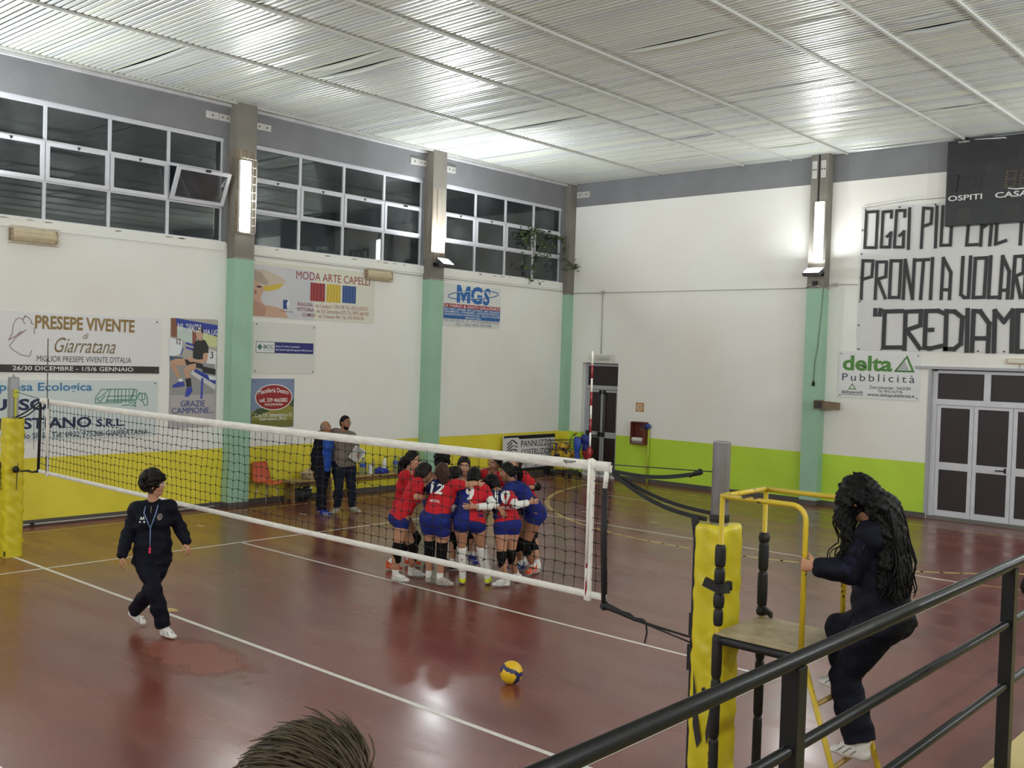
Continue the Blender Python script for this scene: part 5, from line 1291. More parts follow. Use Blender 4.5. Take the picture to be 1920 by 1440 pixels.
bottle('slim clear bottle between the big bottle and the blue clothes', -2.97, 8.17, .042, .32, C(70,74,70))
bottle('white flask with a black cap behind the blue clothes', -3.08, 8.58, .042, .34, C(24,24,26), None, C(222,222,220))
bottle('clear bottle with a blue label right of the white flask', -3.0, 8.83, .055, .36, C(90,110,180), C(60,84,170))
bottle('clear bottle with a white cap nearest the teal backpack', -3.02, 8.99, .05, .33, C(226,226,224))
mb = MB(); mb.prism([(-.03,0),(.07,0),(.05,.20),(-.02,.22)], (-2.98, 8.06, .43), EY, EZ, EX, .05); tag(mb.build('paper_bag', C(216,216,212)), 'small white paper bag on the right bench', 'bag')
t = thing('backpack', (-3.02, 9.22, .43), 'teal backpack standing on the right bench', 'bag')
mb = MB(); mb.ball((-3.02,9.25,.62), .2, 16, sc=(.55,.8,.98)); mb.v = [(x,y,max(z,.432)) for x,y,z in mb.v]; mb.build('pack_body', mat('teal_nylon', (36,104,98), .6, var=.15, vscale=7), t); mb = MB(); mb.tube([(-2.95,9.2,.80),(-2.95,9.23,.84),(-2.95,9.27,.80)], .008, 5); mb.build('grab_loop', M_STRAP, t)

# ================================================================ STAND FOR SPECTATORS, RAILING
mb = MB(); mb.box((11.96, YF, 0), (XR, YB-2.2, 1.07)); tag(mb.build('spectator_stand', mat('beige_screed', (196,176,120), .7, var=.08, vscale=4)), 'beige concrete terrace behind the black railing', 'terrace', kind='structure')
t = thing('railing', (12.03, -2, 1.07), 'black tubular railing across the lower right corner', 'railing'); M_RAIL = mat('black_rail_enamel', (17,18,19), .36, spec=.35, var=.12, vscale=10, bump=.05, bscale=30)
for z, r, nm in ((2.055,.0255,'top_rail'),(1.775,.019,'middle_rail'),(1.475,.019,'lower_rail')):
    mb = MB(); mb.tube([(12.03,-9,z),(12.03,8,z)], r, 16); mb.build(nm, M_RAIL, t)
for y in (-7.3, -5.1, -2.93, -.66, 1.6, 3.9, 6.2):
    mb = MB(); mb.box((12.0,y-.03,1.07),(12.06,y+.03,2.04)); mb.build('upright', M_RAIL, t, .003)
# ================================================================ PEOPLE: smooth implicit bodies turned into meshes
def rotframe(fwd, up=(0,0,1)):
    f = unit(fwd); r = unit(np.cross(f, up)); u = np.cross(r, f)
    return r, f, u                      # right, forward, up
class SDF:
    def __init__(s): s.p = []; s.cuts = []
    def cone(s, a, b, ra, rb, k=.02, flat=False): s.p.append(('c', V3(a), V3(b), ra, rb, k, flat)); return s
    def ell(s, c, r, fr=(EX,EY,EZ), k=.02): s.p.append(('e', V3(c), V3(r), np.array([V3(q) for q in fr]), k)); return s
    def slab(s, a, b, ra, wa, rb, wb, right, k=.02, flat=False):
        """tapered limb of elliptical section: half-widths wa, wb along right, half-depths ra, rb"""
        s.p.append(('s', V3(a), V3(b), ra, wa, rb, wb, unit(right), k, flat)); return s
    def cut(s, p, n): s.cuts.append((V3(p), unit(n))); return s   # keep the side where (x-p).n < 0
    def _b(s, q):
        if q[0] == 'c': r = max(q[3], q[4]); return np.minimum(q[1], q[2])-r, np.maximum(q[1], q[2])+r
        if q[0] == 'e':
            e = np.sqrt(((q[3]*q[2][:,None])**2).sum(0)); return q[1]-e, q[1]+e
        r = max(q[3], q[4], q[5], q[6]); return np.minimum(q[1], q[2])-r, np.maximum(q[1], q[2])+r
    def mesh(s, h, disp=None):
        bs = [s._b(q) for q in s.p]; pad = .035
        lo = np.min([b[0] for b in bs], 0)-pad; hi = np.max([b[1] for b in bs], 0)+pad
        n = np.ceil((hi-lo)/h).astype(int)+1; F = np.full(n, 1.0, np.float32)
        for q, (l, u) in zip(s.p, bs):
            k = q[-2] if q[0] in 'cs' else q[-1]; m = k+.03
            i0 = np.maximum(((l-m-lo)/h).astype(int), 0); i1 = np.minimum(((u+m-lo)/h).astype(int)+2, n)
            X = (lo[0]+h*np.arange(i0[0], i1[0]))[:,None,None]; Y = (lo[1]+h*np.arange(i0[1], i1[1]))[None,:,None]; Z = (lo[2]+h*np.arange(i0[2], i1[2]))[None,None,:]
            if q[0] == 'e':
                R = q[3]; r = q[2]; x, y, z = X-q[1][0], Y-q[1][1], Z-q[1][2]
                w = [(R[i][0]*x+R[i][1]*y+R[i][2]*z)/r[i] for i in range(3)]
                d = (np.sqrt(w[0]**2+w[1]**2+w[2]**2)-1)*r.min()
            else:
                a, b = q[1], q[2]; ab = b-a; L2 = max(1e-9, ab@ab); L = math.sqrt(L2)
                x, y, z = X-a[0], Y-a[1], Z-a[2]; t0 = (x*ab[0]+y*ab[1]+z*ab[2])/L2; t = np.clip(t0, 0, 1)
                px, py, pz = x-t*ab[0], y-t*ab[1], z-t*ab[2]
                if q[0] == 'c':
                    r = q[3]+(q[4]-q[3])*t; d = np.sqrt(px*px+py*py+pz*pz)-r; fl = q[6]
                else:
                    ax = ab/L; ri = q[7]-ax*(q[7]@ax); ri = unit(ri); fw = np.cross(ax, ri)
                    rd = q[3]+(q[5]-q[3])*t; rw = q[4]+(q[6]-q[4])*t
                    u1 = (px*ri[0]+py*ri[1]+pz*ri[2])/rw; u2 = (px*fw[0]+py*fw[1]+pz*fw[2])/rd; u3 = (px*ax[0]+py*ax[1]+pz*ax[2])/np.minimum(rd, rw)
                    d = (np.sqrt(u1*u1+u2*u2+u3*u3)-1)*np.minimum(rd, rw); fl = q[9]
                if fl:
                    if q[0] == 'c':
                        xx = x-t0*ab[0]; yy = y-t0*ab[1]; zz = z-t0*ab[2]; r0 = q[3]+(q[4]-q[3])*t0; d = np.sqrt(xx*xx+yy*yy+zz*zz)-r0
                    d = np.maximum(d, np.maximum(-t0, t0-1)*L)
            sl = tuple(slice(i0[i], i1[i]) for i in range(3)); f = F[sl]
            hh = np.clip(.5+.5*(f-d)/k, 0, 1); F[sl] = (f*(1-hh)+d*hh-k*hh*(1-hh)).astype(np.float32)
        if s.cuts or disp is not None:
            X = (lo[0]+h*np.arange(n[0]))[:,None,None]; Y = (lo[1]+h*np.arange(n[1]))[None,:,None]; Z = (lo[2]+h*np.arange(n[2]))[None,None,:]
            if disp is not None: F = F+disp(X, Y, Z).astype(np.float32)
            for p, nn in s.cuts: F = np.maximum(F, ((X-p[0])*nn[0]+(Y-p[1])*nn[1]+(Z-p[2])*nn[2]).astype(np.float32))
        F[0]=F[-1]=1; F[:,0]=F[:,-1]=1; F[:,:,0]=F[:,:,-1]=1
        return nets(F, lo, h)
def nets(F, lo, h):
    S = F < 0; n = np.array(F.shape); c = [S[i:n[0]-1+i, j:n[1]-1+j, k:n[2]-1+k] for i in (0,1) for j in (0,1) for k in (0,1)]
    al = c[0].copy(); an = c[0].copy()
    for q in c[1:]: al &= q; an |= q
    idx = np.argwhere(an & ~al)
    if len(idx) == 0: return np.zeros((0,3)), []
    ID = np.full(n-1, -1, np.int64); ID[tuple(idx.T)] = np.arange(len(idx))
    acc = np.zeros((len(idx), 3)); cnt = np.zeros(len(idx)); off = [np.array((i,j,k)) for i in (0,1) for j in (0,1) for k in (0,1)]
    for a in range(8):
        for b in range(a+1, 8):
            if np.abs(off[a]-off[b]).sum() != 1: continue
            fa = F[tuple((idx+off[a]).T)]; fb = F[tuple((idx+off[b]).T)]; m = (fa < 0) != (fb < 0)
            t = fa[m]/(fa[m]-fb[m]); acc[m] += off[a]+(off[b]-off[a])*t[:,None]; cnt[m] += 1
    V = lo+h*(idx+acc/cnt[:,None]); faces = []
    for ax in range(3):
        b, c2 = [(1,2),(2,0),(0,1)][ax]; sl0 = [slice(1, n[d]-1) for d in range(3)]; sl0[ax] = slice(0, n[ax]-1); sl1 = list(sl0); sl1[ax] = slice(1, n[ax])
        A = S[tuple(sl0)]; B = S[tuple(sl1)]; e = np.argwhere(A != B)
        if len(e) == 0: continue
        st = A[tuple(e.T)]; o = np.ones(3, int); o[ax] = 0; e = e+o
        ub = np.eye(3, dtype=int)[b]; uc = np.eye(3, dtype=int)[c2]
        q = np.stack([ID[tuple((e-ub-uc).T)], ID[tuple((e-uc).T)], ID[tuple(e.T)], ID[tuple((e-ub).T)]], 1)
        q[~st] = q[~st][:, ::-1]; faces.append(q)
    return V, np.concatenate(faces)
def smooth(V, Fc, it=2):
    """light Laplacian smoothing"""
    E = np.concatenate([Fc[:, [0,1]], Fc[:, [1,2]], Fc[:, [2,3]], Fc[:, [3,0]]]); E = np.concatenate([E, E[:, ::-1]])
    deg = np.bincount(E[:,0], minlength=len(V))[:,None]
    for _ in range(it):
        acc = np.stack([np.bincount(E[:,0], V[E[:,1], d], len(V)) for d in range(3)], 1); V = V+.5*(acc/np.maximum(deg, 1)-V)
    return V
def npmesh(name, V, Fc, mats, parent, mi=None, sm=True):
    off = V3((0,0,0)); q = parent
    while q is not None: off += V3(q.location); q = q.parent
    me = bpy.data.meshes.new(name); nv, nf = len(V), len(Fc)
    me.vertices.add(nv); me.vertices.foreach_set('co', (V-off).astype(np.float32).ravel())
    me.loops.add(nf*4); me.loops.foreach_set('vertex_index', np.asarray(Fc, np.int32).ravel())
    me.polygons.add(nf); me.polygons.foreach_set('loop_start', np.arange(nf, dtype=np.int32)*4); me.polygons.foreach_set('loop_total', np.full(nf, 4, np.int32))
    for m in (mats if isinstance(mats, (list, tuple)) else [mats]): me.materials.append(m)
    if mi is not None: me.polygons.foreach_set('material_index', mi.astype(np.int32))
    me.polygons.foreach_set('use_smooth', np.full(nf, sm)); me.update(calc_edges=True); me.validate()
    o = bpy.data.objects.new(name, me); COL.objects.link(o)
    if parent is not None: o.parent = parent
    return o
def ik(a, b, la, lb, pole):
    """mid joint of a two-bone limb from a to b bending towards pole"""
    a, b = V3(a), V3(b); d = b-a; L = min(np.linalg.norm(d), (la+lb)*.999); u = unit(d); x = (la*la-lb*lb+L*L)/(2*L); hgt = math.sqrt(max(la*la-x*x, 0))
    p = V3(pole); p = unit(p-u*(p@u)); return a+u*x+p*hgt
POSE = {}
def joints(rows):
    """plain rows of numbers to named joints: the spine first, then the left and the right limbs"""
    out = {}
    for nm, r in zip(('base', 'pel', 'neck', 'head', 'chest', 'face', 'headup'), rows[:7]):
        if r: out[nm] = r
    k = 7
    for side in 'LR':
        for nm in ('hip', 'sh', 'el', 'wr', 'hd', 'pn', 'an', 'toe', 'kn', 'pitch'):
            r = rows[k]; k += 1
            if r: out[nm+side] = r if len(r) > 1 else r[0]
    return out
SKIN = mat('skin_light', (178,130,102), .5, spec=.35, var=.05, vscale=14); SKIN2 = mat('skin_tan', (156,108,80), .5, spec=.35, var=.05, vscale=14)
M_HAIRB = mat('hair_black', (11,9,9), .55, spec=.18, var=.35, vscale=30, bump=.3, bscale=70); M_HAIRD = mat('hair_dark_brown', (26,18,15), .55, spec=.2, var=.35, vscale=30, bump=.3, bscale=70); M_HAIRR = mat('hair_auburn', (66,42,32), .55, spec=.2, var=.3, vscale=30, bump=.3, bscale=70)
M_HAIRG = mat('hair_grey', (120,114,108), .6, var=.3, vscale=40)
M_LIP = mat('lips', (150,84,78), .45); M_EYEW = mat('eye_white', (220,214,208), .3); M_EYED = mat('eye_dark', (36,26,22), .25); M_BROW = mat('eyebrow', (44,32,28), .7)
def cloth(name, rgb, rough=.75, bump=.35, bs=26): return mat('cloth_'+name, rgb, rough, spec=.2, var=.07, vscale=7, bump=bump, bscale=bs)
CL = dict(red=cloth('red', (186,32,42)), blue=cloth('royal_blue', (30,40,112)), navy=cloth('navy', (9,11,24), .75, .5, 18), darkblue=cloth('dark_blue', (24,30,74)), black=cloth('black', (8,8,9)), white=cloth('white', (224,222,216)), purple=cloth('purple', (44,32,104)), grey=cloth('grey', (112,112,112)), taupe=cloth('taupe', (112,100,92)), jacketblue=cloth('jacket_blue', (34,74,158), .5), denim=cloth('dark_denim', (20,25,40)), shoe=cloth('shoe_white', (218,214,208), .55, .3, 40), shoegrey=cloth('shoe_grey', (168,160,146), .6), shoeblue=cloth('shoe_blue', (34,44,132), .5), shoeyel=cloth('shoe_yellow', (206,214,44), .5), shoeorange=cloth('shoe_orange', (206,78,40), .5), shoeblack=cloth('shoe_black', (26,26,30), .5), sole=cloth('sole', (206,204,198), .6))

def hand(S, w, d, pn, side, curl=.35, sc=1.0, spread=1.0, grip=None):
    """palm, four fingers of different lengths and a thumb leaving the side of the palm; pn = palm normal"""
    d = unit(d); pn = unit(V3(pn)-d*(V3(pn)@d)); x = np.cross(d, pn)*side      # x points to the thumb side
    pc = V3(w)+d*.045*sc
    S.slab(V3(w)+d*.008, V3(w)+d*.082*sc, .014*sc, .026*sc, .013*sc, .040*sc, x, .010)
    for i, (o, L) in enumerate(((.030,.074),(.010,.082),(-.010,.076),(-.029,.060))):
        L *= sc; b = V3(w)+d*.080*sc+x*o*sc; a0 = curl*1.1; dd = unit(d*math.cos(a0)+pn*math.sin(a0)+x*o*3.0*spread*(1-curl*.6)); p = b
        for f in (.44,.31,.25):
            q = p+dd*L*f; S.cone(p, q, .0088*sc, .0080*sc, .004); p = q; a0 += curl*1.35; dd = unit(d*math.cos(a0)+pn*math.sin(a0)+x*o*2.2*spread*(1-curl*.6))
    b = V3(w)+d*.022*sc+x*.026*sc; dd = unit(d*.62+x*.72+pn*(.15+.5*curl)); p = b+dd*.036*sc; S.cone(b, p, .013*sc, .0105*sc, .010); dd = unit(d*.85+x*.30+pn*(.2+.9*curl)); q = p+dd*.030*sc; S.cone(p, q, .0105*sc, .0092*sc, .004); S.cone(q, q+unit(dd+pn*curl*.5)*.024*sc, .0092*sc, .0082*sc, .004)

def person(label, J, o):
    """J: joint positions; o: options. One continuous body mesh, clothes, hair and shoes as parts"""
    sc = o.get('scale', 1.0); g = o.get('girth', 1.0); h = o.get('h', .0075); sk = o.get('skin', SKIN)
    base = V3(J['base']); t = thing('person', tuple(base), label, 'person', o.get('group'))
    pel, chest, neck, head = V3(J['pel']), V3(J['chest']), V3(J['neck']), V3(J['head'])
    face = unit(J['face']); hu = unit(V3(J.get('headup', unit(head-neck)*.6+EZ*.4))); hr, hf, hup = rotframe(face, hu)
    hipv = unit(V3(J['hipR'])-V3(J['hipL'])); shv = unit(V3(J['shR'])-V3(J['shL']))   # person's right
    S = SDF()
    # head
    k = sc
    S.ell(head+hup*.022*k-hf*.008*k, (.074*k,.093*k,.098*k), (hr,hf,hup), .02); S.ell(head-hup*.045*k+hf*.022*k, (.055*k,.062*k,.075*k), (hr,hf,hup), .03)
    S.ell(head-hup*.093*k+hf*.060*k, (.022*k,.020*k,.020*k), (hr,hf,hup), .03)
    S.cone(head+hf*.080*k+hup*.015*k, head+hf*.100*k-hup*.026*k, .009*k, .0125*k, .012); S.ell(head+hf*.088*k-hup*.030*k, (.018*k,.010*k,.010*k), (hr,hf,hup), .008)
    S.ell(head+hf*.078*k-hup*.060*k, (.024*k,.012*k,.010*k), (hr,hf,hup), .010); S.ell(head+hf*.074*k+hup*.030*k, (.048*k,.012*k,.010*k), (hr,hf,hup), .015)
    for s in (-1, 1): S.ell(head+hr*s*.076*k-hf*.008*k-hup*.008*k, (.010*k,.020*k,.032*k), (hr,hf,hup), .006); S.ell(head+hr*s*.042*k+hf*.062*k-hup*.025*k, (.022*k,.018*k,.020*k), (hr,hf,hup), .02)
    S.cone(neck-unit(head-neck)*.03, head-hup*.055*k-hf*.012*k, .056*k*g**.5, .050*k, .03)
    # torso
    bel = pel*.55+chest*.45
    S.slab(pel-unit(bel-pel)*.02, pel+(bel-pel)*.55, .100*g*k, .150*g*k, .088*g*k, .128*g*k, hipv, .05)
    S.slab(pel+(bel-pel)*.55, chest, .088*g*k, .128*g*k, .098*g*k, .140*g*k, hipv+shv, .05); S.slab(chest, neck-unit(neck-chest)*.05, .098*g*k, .142*g*k, .055*k, .09*k, shv, .05)
    fwd = unit(np.cross(EZ, shv)) if abs(shv[2]) < .9 else hf
    fwd = unit(np.cross(unit(neck-chest), shv)); 
    if o.get('bust', 0):
        for s in (-1, 1): S.ell(chest+fwd*.062*k+shv*s*.062*k-unit(neck-chest)*.015, (.060,.055,.060), (shv, fwd, unit(neck-chest)), .05)
    hfw = unit(np.cross(EZ, hipv)); 
    for s, nm in ((-1,'L'),(1,'R')): S.ell(V3(J['hip'+nm])-hfw*.055*k-EZ*.01, (.080*g*k,.075*g*k,.090*k), (hipv, hfw, EZ), .05)
    seg = {}
    for s, nm in ((-1,'L'),(1,'R')):
        sh, el, wr = (V3(J[q+nm]) for q in ('sh','el','wr')); hp, kn, an = (V3(J[q+nm]) for q in ('hip','kn','an')); seg[nm] = (sh, el, wr, hp, kn, an)
        S.cone(sh, neck-unit(neck-chest)*.04+unit(sh-neck)*.03, .050*k*g**.5, .050*k, .05); S.cone(sh, chest+(sh-chest)*.35, .055*k, .075*k, .05)
        S.cone(sh, sh+(el-sh)*.45, .050*k*g**.6, .046*k*g**.6, .03); S.cone(sh+(el-sh)*.4, el, .046*k*g**.6, .037*k, .02)
        S.cone(el, el+(wr-el)*.3, .038*k, .040*k, .02); S.cone(el+(wr-el)*.3, wr, .040*k, .026*k, .02)
        hd = V3(J.get('hd'+nm, unit(wr-el))); hand(S, wr, hd, J.get('pn'+nm, -s*hipv), s*-1 if False else (1 if nm == 'R' else -1), o.get('curl'+nm, .35), k*.98, o.get('spread', 1.0))
        S.cone(hp, hp+(kn-hp)*.35, .088*g*k, .083*g*k, .04); S.cone(hp+(kn-hp)*.3, kn, .084*g*k, .054*k*g**.5, .03)
        sd = unit(np.cross(unit(an-kn), hipv)); sd = sd if sd@hfw < 0 else -sd      # calf bulges backwards
        S.cone(kn, an, .052*k*g**.5, .037*k, .02); S.ell(kn+(an-kn)*.30+sd*.018*k, (.044*k*g**.5,.046*k,.11*k), (hipv, unit(np.cross(unit(kn-an), hipv)), unit(kn-an)), .03)
        toe = V3(J['toe'+nm]); S.cone(an, V3(an)+unit(toe-an)*.09*k-EZ*.040*k, .036*k, .022*k, .02)
    V, Fc = S.mesh(h); V = smooth(V, Fc, 1)
    body = npmesh('body', V, Fc, [sk, M_LIP, M_BROW], t)
    # lips and eyebrows are tinted skin of the same mesh
    C3 = V[Fc].mean(1)-head; a, b, c = C3@hr, C3@hf, C3@hup; mi = np.zeros(len(Fc), np.int32)
    mi[(b > .070*k) & (np.abs(a) < .024*k) & (np.abs(c+.060*k) < .0095*k)] = 1
    mi[(b > .055*k) & (np.abs(c-.036*k-.004) < .0055*k) & (np.abs(a) > .014*k) & (np.abs(a) < .050*k)] = 2
    body.data.polygons.foreach_set('material_index', mi)
    mb = MB()
    for s in (-1, 1):
        e = head+hr*s*.031*k+hf*.077*k+hup*.014*k; mb.ball(e, .0125*k, 10, 0); mb.ball(e+hf*.0065*k, .0075*k, 8, 1)
    mb.build('eyes', [M_EYEW, M_EYED], body)
    return t, body, dict(S=S, seg=seg, head=head, hr=hr, hf=hf, hup=hup, neck=neck, chest=chest, pel=pel, hipv=hipv, shv=shv, fwd=fwd, hfw=hfw, k=k, g=g, h=h, J=J)

def top(t, A, name, mats, sleeve=.62, infl=.013, hem=.02, split=None, cuff=None, loose=0.0, sleeves='LR'):
    """jersey or jacket shell; sleeve = fraction of upper arm (over 1 runs down the forearm)"""
    k, g = A['k'], A['g']; pel, chest, neck = A['pel'], A['chest'], A['neck']; hv, sv = A['hipv'], A['shv']; S = SDF(); i = infl; bel = pel*.55+chest*.45; ax = unit(chest-pel)
    lo = pel-ax*hem
    S.slab(lo, pel+(bel-pel)*.55, .103*g*k+i+loose, .153*g*k+i+loose, .092*g*k+i+loose, .132*g*k+i+loose, hv, .04); S.slab(pel+(bel-pel)*.55, chest, .092*g*k+i+loose, .132*g*k+i+loose, .1*g*k+i, .142*g*k+i, hv+sv, .05)
    S.slab(chest, neck-unit(neck-chest)*.045, .1*g*k+i, .144*g*k+i, .055*k+i*.8, .088*k+i, sv, .05)
    for s in (-1, 1): S.ell(chest+A['fwd']*.062*k+sv*s*.062*k-unit(neck-chest)*.015, V3((.060,.055,.060))+i, (sv, A['fwd'], unit(neck-chest)), .05)
    if hem > .035:
        for nm in 'LR': hp = A['seg'][nm][3]; S.ell(hp-A['hfw']*.055*k-EZ*.01, V3((.080*g*k,.075*g*k,.090*k))+i+.004, (hv, A['hfw'], EZ), .05)
    S.cut(lo-ax*.01, -ax)
    for nm in sleeves:
        sh, el, wr = A['seg'][nm][:3]; S.cone(sh, neck-unit(neck-chest)*.04+unit(sh-neck)*.035, .050*k*g**.5+i, .048*k+i*.7, .05); S.cone(sh, chest+(sh-chest)*.35, .055*k+i, .078*k+i, .05)
        f = min(1, sleeve); S.cone(sh, sh+(el-sh)*f, .051*k*g**.6+i, (.046 if sleeve < 1 else .040)*k*g**.4+i+(.006 if sleeve < 1 else .004), .03, flat=False)
        if sleeve > 1: S.cone(el, el+(wr-el)*.55*(sleeve-1), .041*k+i+.004, .039*k+i+.004, .03); S.cone(el+(wr-el)*.5*(sleeve-1), el+(wr-el)*(sleeve-1), .040*k+i+.004, .030*k+i+.004, .02)
    wr_ = (lambda X, Y, Z: .0045*np.sin(38*Z+9*X-13*Y)*np.sin(15*X+11*Y+7*Z)+.003*np.sin(60*Z-30*X+22*Y))
    V, Fc = S.mesh(A['h'], wr_); V = smooth(V, Fc, 1); C3 = V[Fc].mean(1); mi = None
    if split is not None: mi = split(C3, A)
    return npmesh(name, V, Fc, mats, t, mi)
def bottoms(t, A, name, m, leg=.45, infl=.010, waist=.10, flare=0.0, legs='LR'):
    """shorts (leg < 1) or trousers (leg up to 2)"""
    k, g = A['k'], A['g']; pel, chest = A['pel'], A['chest']; ax = unit(chest-pel); S = SDF(); i = infl; hv, hf = A['hipv'], A['hfw']
    S.slab(pel-ax*.03, pel+ax*waist, .102*g*k+i, .152*g*k+i, .090*g*k+i, .134*g*k+i, hv, .04)
    for nm in legs:
        sh, el, wr, hp, kn, an = A['seg'][nm]; f = min(1, leg)
        S.ell(hp-hf*.055*k-EZ*.01, V3((.080*g*k,.075*g*k,.090*k))+i, (hv, hf, EZ), .05); S.cone(hp, hp+(kn-hp)*min(.35, f), .089*g*k+i, .085*g*k+i, .04, flat=f < .36)
        if f > .3: S.cone(hp+(kn-hp)*.28, hp+(kn-hp)*f, .085*g*k+i, (.086-.032*f)*k*g**.6+i, .03, flat=True)
        if leg > 1:
            S.cone(kn-unit(an-kn)*.01, kn+(an-kn)*.5*(leg-1), .055*k*g**.5+i+flare*.4, .050*k+i+flare, .03); S.cone(kn+(an-kn)*.4*(leg-1), kn+(an-kn)*(leg-1), .050*k+i+flare, .044*k+i+flare*1.2, .03, flat=True)
    wr_ = (lambda X, Y, Z: (.0035*np.sin(34*Z+11*X-9*Y)*np.sin(13*X+15*Y+5*Z)+.003*np.sin(52*Z-25*X+20*Y))*(1 if leg > 1 else .5))
    V, Fc = S.mesh(A['h'], wr_); V = smooth(V, Fc, 1); return npmesh(name, V, Fc, m, t)
def limbcover(t, A, name, m, nm, which, f0, f1, r0, r1, bulge=0.0):
    """sleeve, sock or pad round part of a limb: which = 'ua','fa','th','shin','knee','elbow'"""
    sh, el, wr, hp, kn, an = A['seg'][nm]; a, b, c = (sh, el, wr) if which in ('arm',) else (hp, kn, an); k = A['k']
    def at(f): return a+(b-a)*f if f <= 1 else b+(c-b)*(f-1)
    S = SDF(); fs = [f0]+([1.0] if f0 < 1 < f1 else [])+[f1]
    for p, q in zip(fs[:-1], fs[1:]):
        ra = r0+(r1-r0)*(p-f0)/(f1-f0); rb = r0+(r1-r0)*(q-f0)/(f1-f0); S.cone(at(p), at(q), ra*k, rb*k, .012, flat=len(fs) == 2)
    if bulge: S.ell(at((f0+f1)/2)+A['hfw']*.02, (bulge,bulge,bulge*1.2), (EX,EY,EZ), .02)
    if len(fs) == 3: S.cut(at(f0), -unit(b-a)); S.cut(at(f1), unit(c-b))
    V, Fc = S.mesh(min(A['h'], .007)); return npmesh(name, smooth(V, Fc, 1), Fc, m, t)
def shoe(t, A, nm, up, sole=None, L=.255, pitch=0.0):
    an = A['seg'][nm][5]; toe = V3(A['J']['toe'+nm]); k = A['k']; d = V3(toe-an); 
    pz = A['J'].get('pitch'+nm, pitch); d[2] = 0; d = unit(d); r = unit(np.cross(d, EZ)); cp, sp = math.cos(pz), math.sin(pz); d3 = d*cp-EZ*sp; u3 = EZ*cp+d*sp
    o_ = an-u3*.072*k-d3*.045*k; L *= k; S = SDF()                      # o_ = heel on the ground line
    S.slab(o_+d3*.030+u3*.036, o_+d3*L*.55+u3*.034, .036,.034*k,.034,.040*k, r, .02); S.slab(o_+d3*L*.5+u3*.034, o_+d3*(L-.042)+u3*.026, .034,.042*k,.024,.040*k, r, .02)
    S.cone(o_+d3*.045*k+u3*.045, an+u3*.03-d3*.003, .040*k, .043*k, .02); S.cone(o_+d3*.065*k+u3*.075, o_+d3*L*.62+u3*.050, .042*k, .030*k, .025)
    S.cut(o_+u3*.002, -u3); S.cut(an+u3*.040+d3*.02, unit(u3+d3*.15))
    V, Fc = S.mesh(.0055); V = smooth(V, Fc, 1); C3 = (V[Fc].mean(1)-o_)@u3; Cf = (V[Fc].mean(1)-o_)@d3; mi = np.where(C3 < .020, 1, np.where((C3 > .028) & (C3 < .07) & (Cf > .06*k) & (Cf < .19*k) & (((Cf+1.1*C3) % .042) < .011), 2, 0))
    ob = npmesh('shoe', V, Fc, [up, sole or CL['sole'], CL['grey'] if up in (CL['shoe'], CL['shoegrey']) else CL['white']], t, mi.astype(np.int32))
    mb = MB(); 
    for i in range(4): c = o_+d3*(L*(.45+.07*i))+u3*(.082-.009*i)*k; mb.tube([c-r*.020, c+u3*.005, c+r*.020], .0035, 5)
    mb.build('laces', CL['white'] if up is not CL['white'] else CL['grey'], ob); return ob
def hairball(t, A, m, style='tied', infl=.016, back=None, seed=1, vol=1.0):
    head, hr, hf, hup, k = A['head'], A['hr'], A['hf'], A['hup'], A['k']; S = SDF(); rp = random.Random(seed)
    S.ell(head+hup*.034*k-hf*.018*k, V3((.076*k,.090*k,.094*k))+infl, (hr,hf,hup), .02); S.ell(head-hf*.045*k-hup*.02*k, V3((.070*k,.055*k,.085*k))+infl*.7, (hr,hf,hup), .03)
    disp = lambda X, Y, Z: .0035*np.sin(90*X+40*Z)*np.sin(80*Y-30*Z)
    if style == 'curly':
        for _ in range(int(150*vol)):
            v = unit((rp.gauss(0,1), rp.gauss(0,1)-.35, rp.gauss(0,1)+.45)); p = head+hup*.03*k+(hr*v[0]*.105+hf*(v[1]*.11-.02)+hup*v[2]*.115)*k*vol
            if (p-head)@hf > .06 and (p-head)@hup < .06: continue
            if (p-head)@hup < -.07: continue
            S.ell(p, V3((1,1,1))*rp.uniform(.016,.028), (EX,EY,EZ), .012)
        disp = lambda X, Y, Z: .006*np.sin(130*X+40*Z)*np.sin(120*Y-30*Z)*np.sin(110*Z)
    if style in ('tied','bun'): 
        if style == 'bun': S.ell(head-hf*.115*k+hup*.05*k, (.038,.034,.036), (hr,hf,hup), .02)
    # hairline: cut the face free
    S.cut(head+hf*.052*k+hup*.060*k, unit(hf*1.0-hup*.75)) if style != 'curly' else None
    S.cut(head-hup*.085*k, unit(-hup-hf*.25))
    if style == 'bob':
        for s in (-1, 1): S.cone(head+hr*s*.075*k-hf*.01, head+hr*s*.078*k-hf*.03*k-hup*.12*k, .032, .026, .03)
        S.cone(head-hf*.08*k, head-hf*.075*k-hup*.13*k, .06, .045, .04); S.cuts = [S.cuts[0]]
    V, Fc = S.mesh(.0065, disp); ob = npmesh('hair', V, Fc, m, t)
    if back is not None:
        mb = MB(); P = [V3(q) for q in back]
        for i in range(26):
            o0 = V3((rp.gauss(0,1), rp.gauss(0,1), rp.gauss(0,.6)))*.014; ph = rp.uniform(0,6); f = rp.uniform(.75, 1.05); pts = []
            for j in range(10):
                w = j/9*min(1, f); x = w*(len(P)-1); a = min(int(x), len(P)-2); q = P[a]+(P[a+1]-P[a])*(x-a); pts.append(q+o0*(1.0+.8*math.sin(3.1*w))*(1-.5*w*w)+V3((math.sin(7*w+ph), math.cos(6*w+ph), 0))*.006)
            mb.tube(pts, [.012*(1-.6*(j/9)**2) for j in range(10)], 6)
        mb.build('ponytail', m, ob)
    return ob
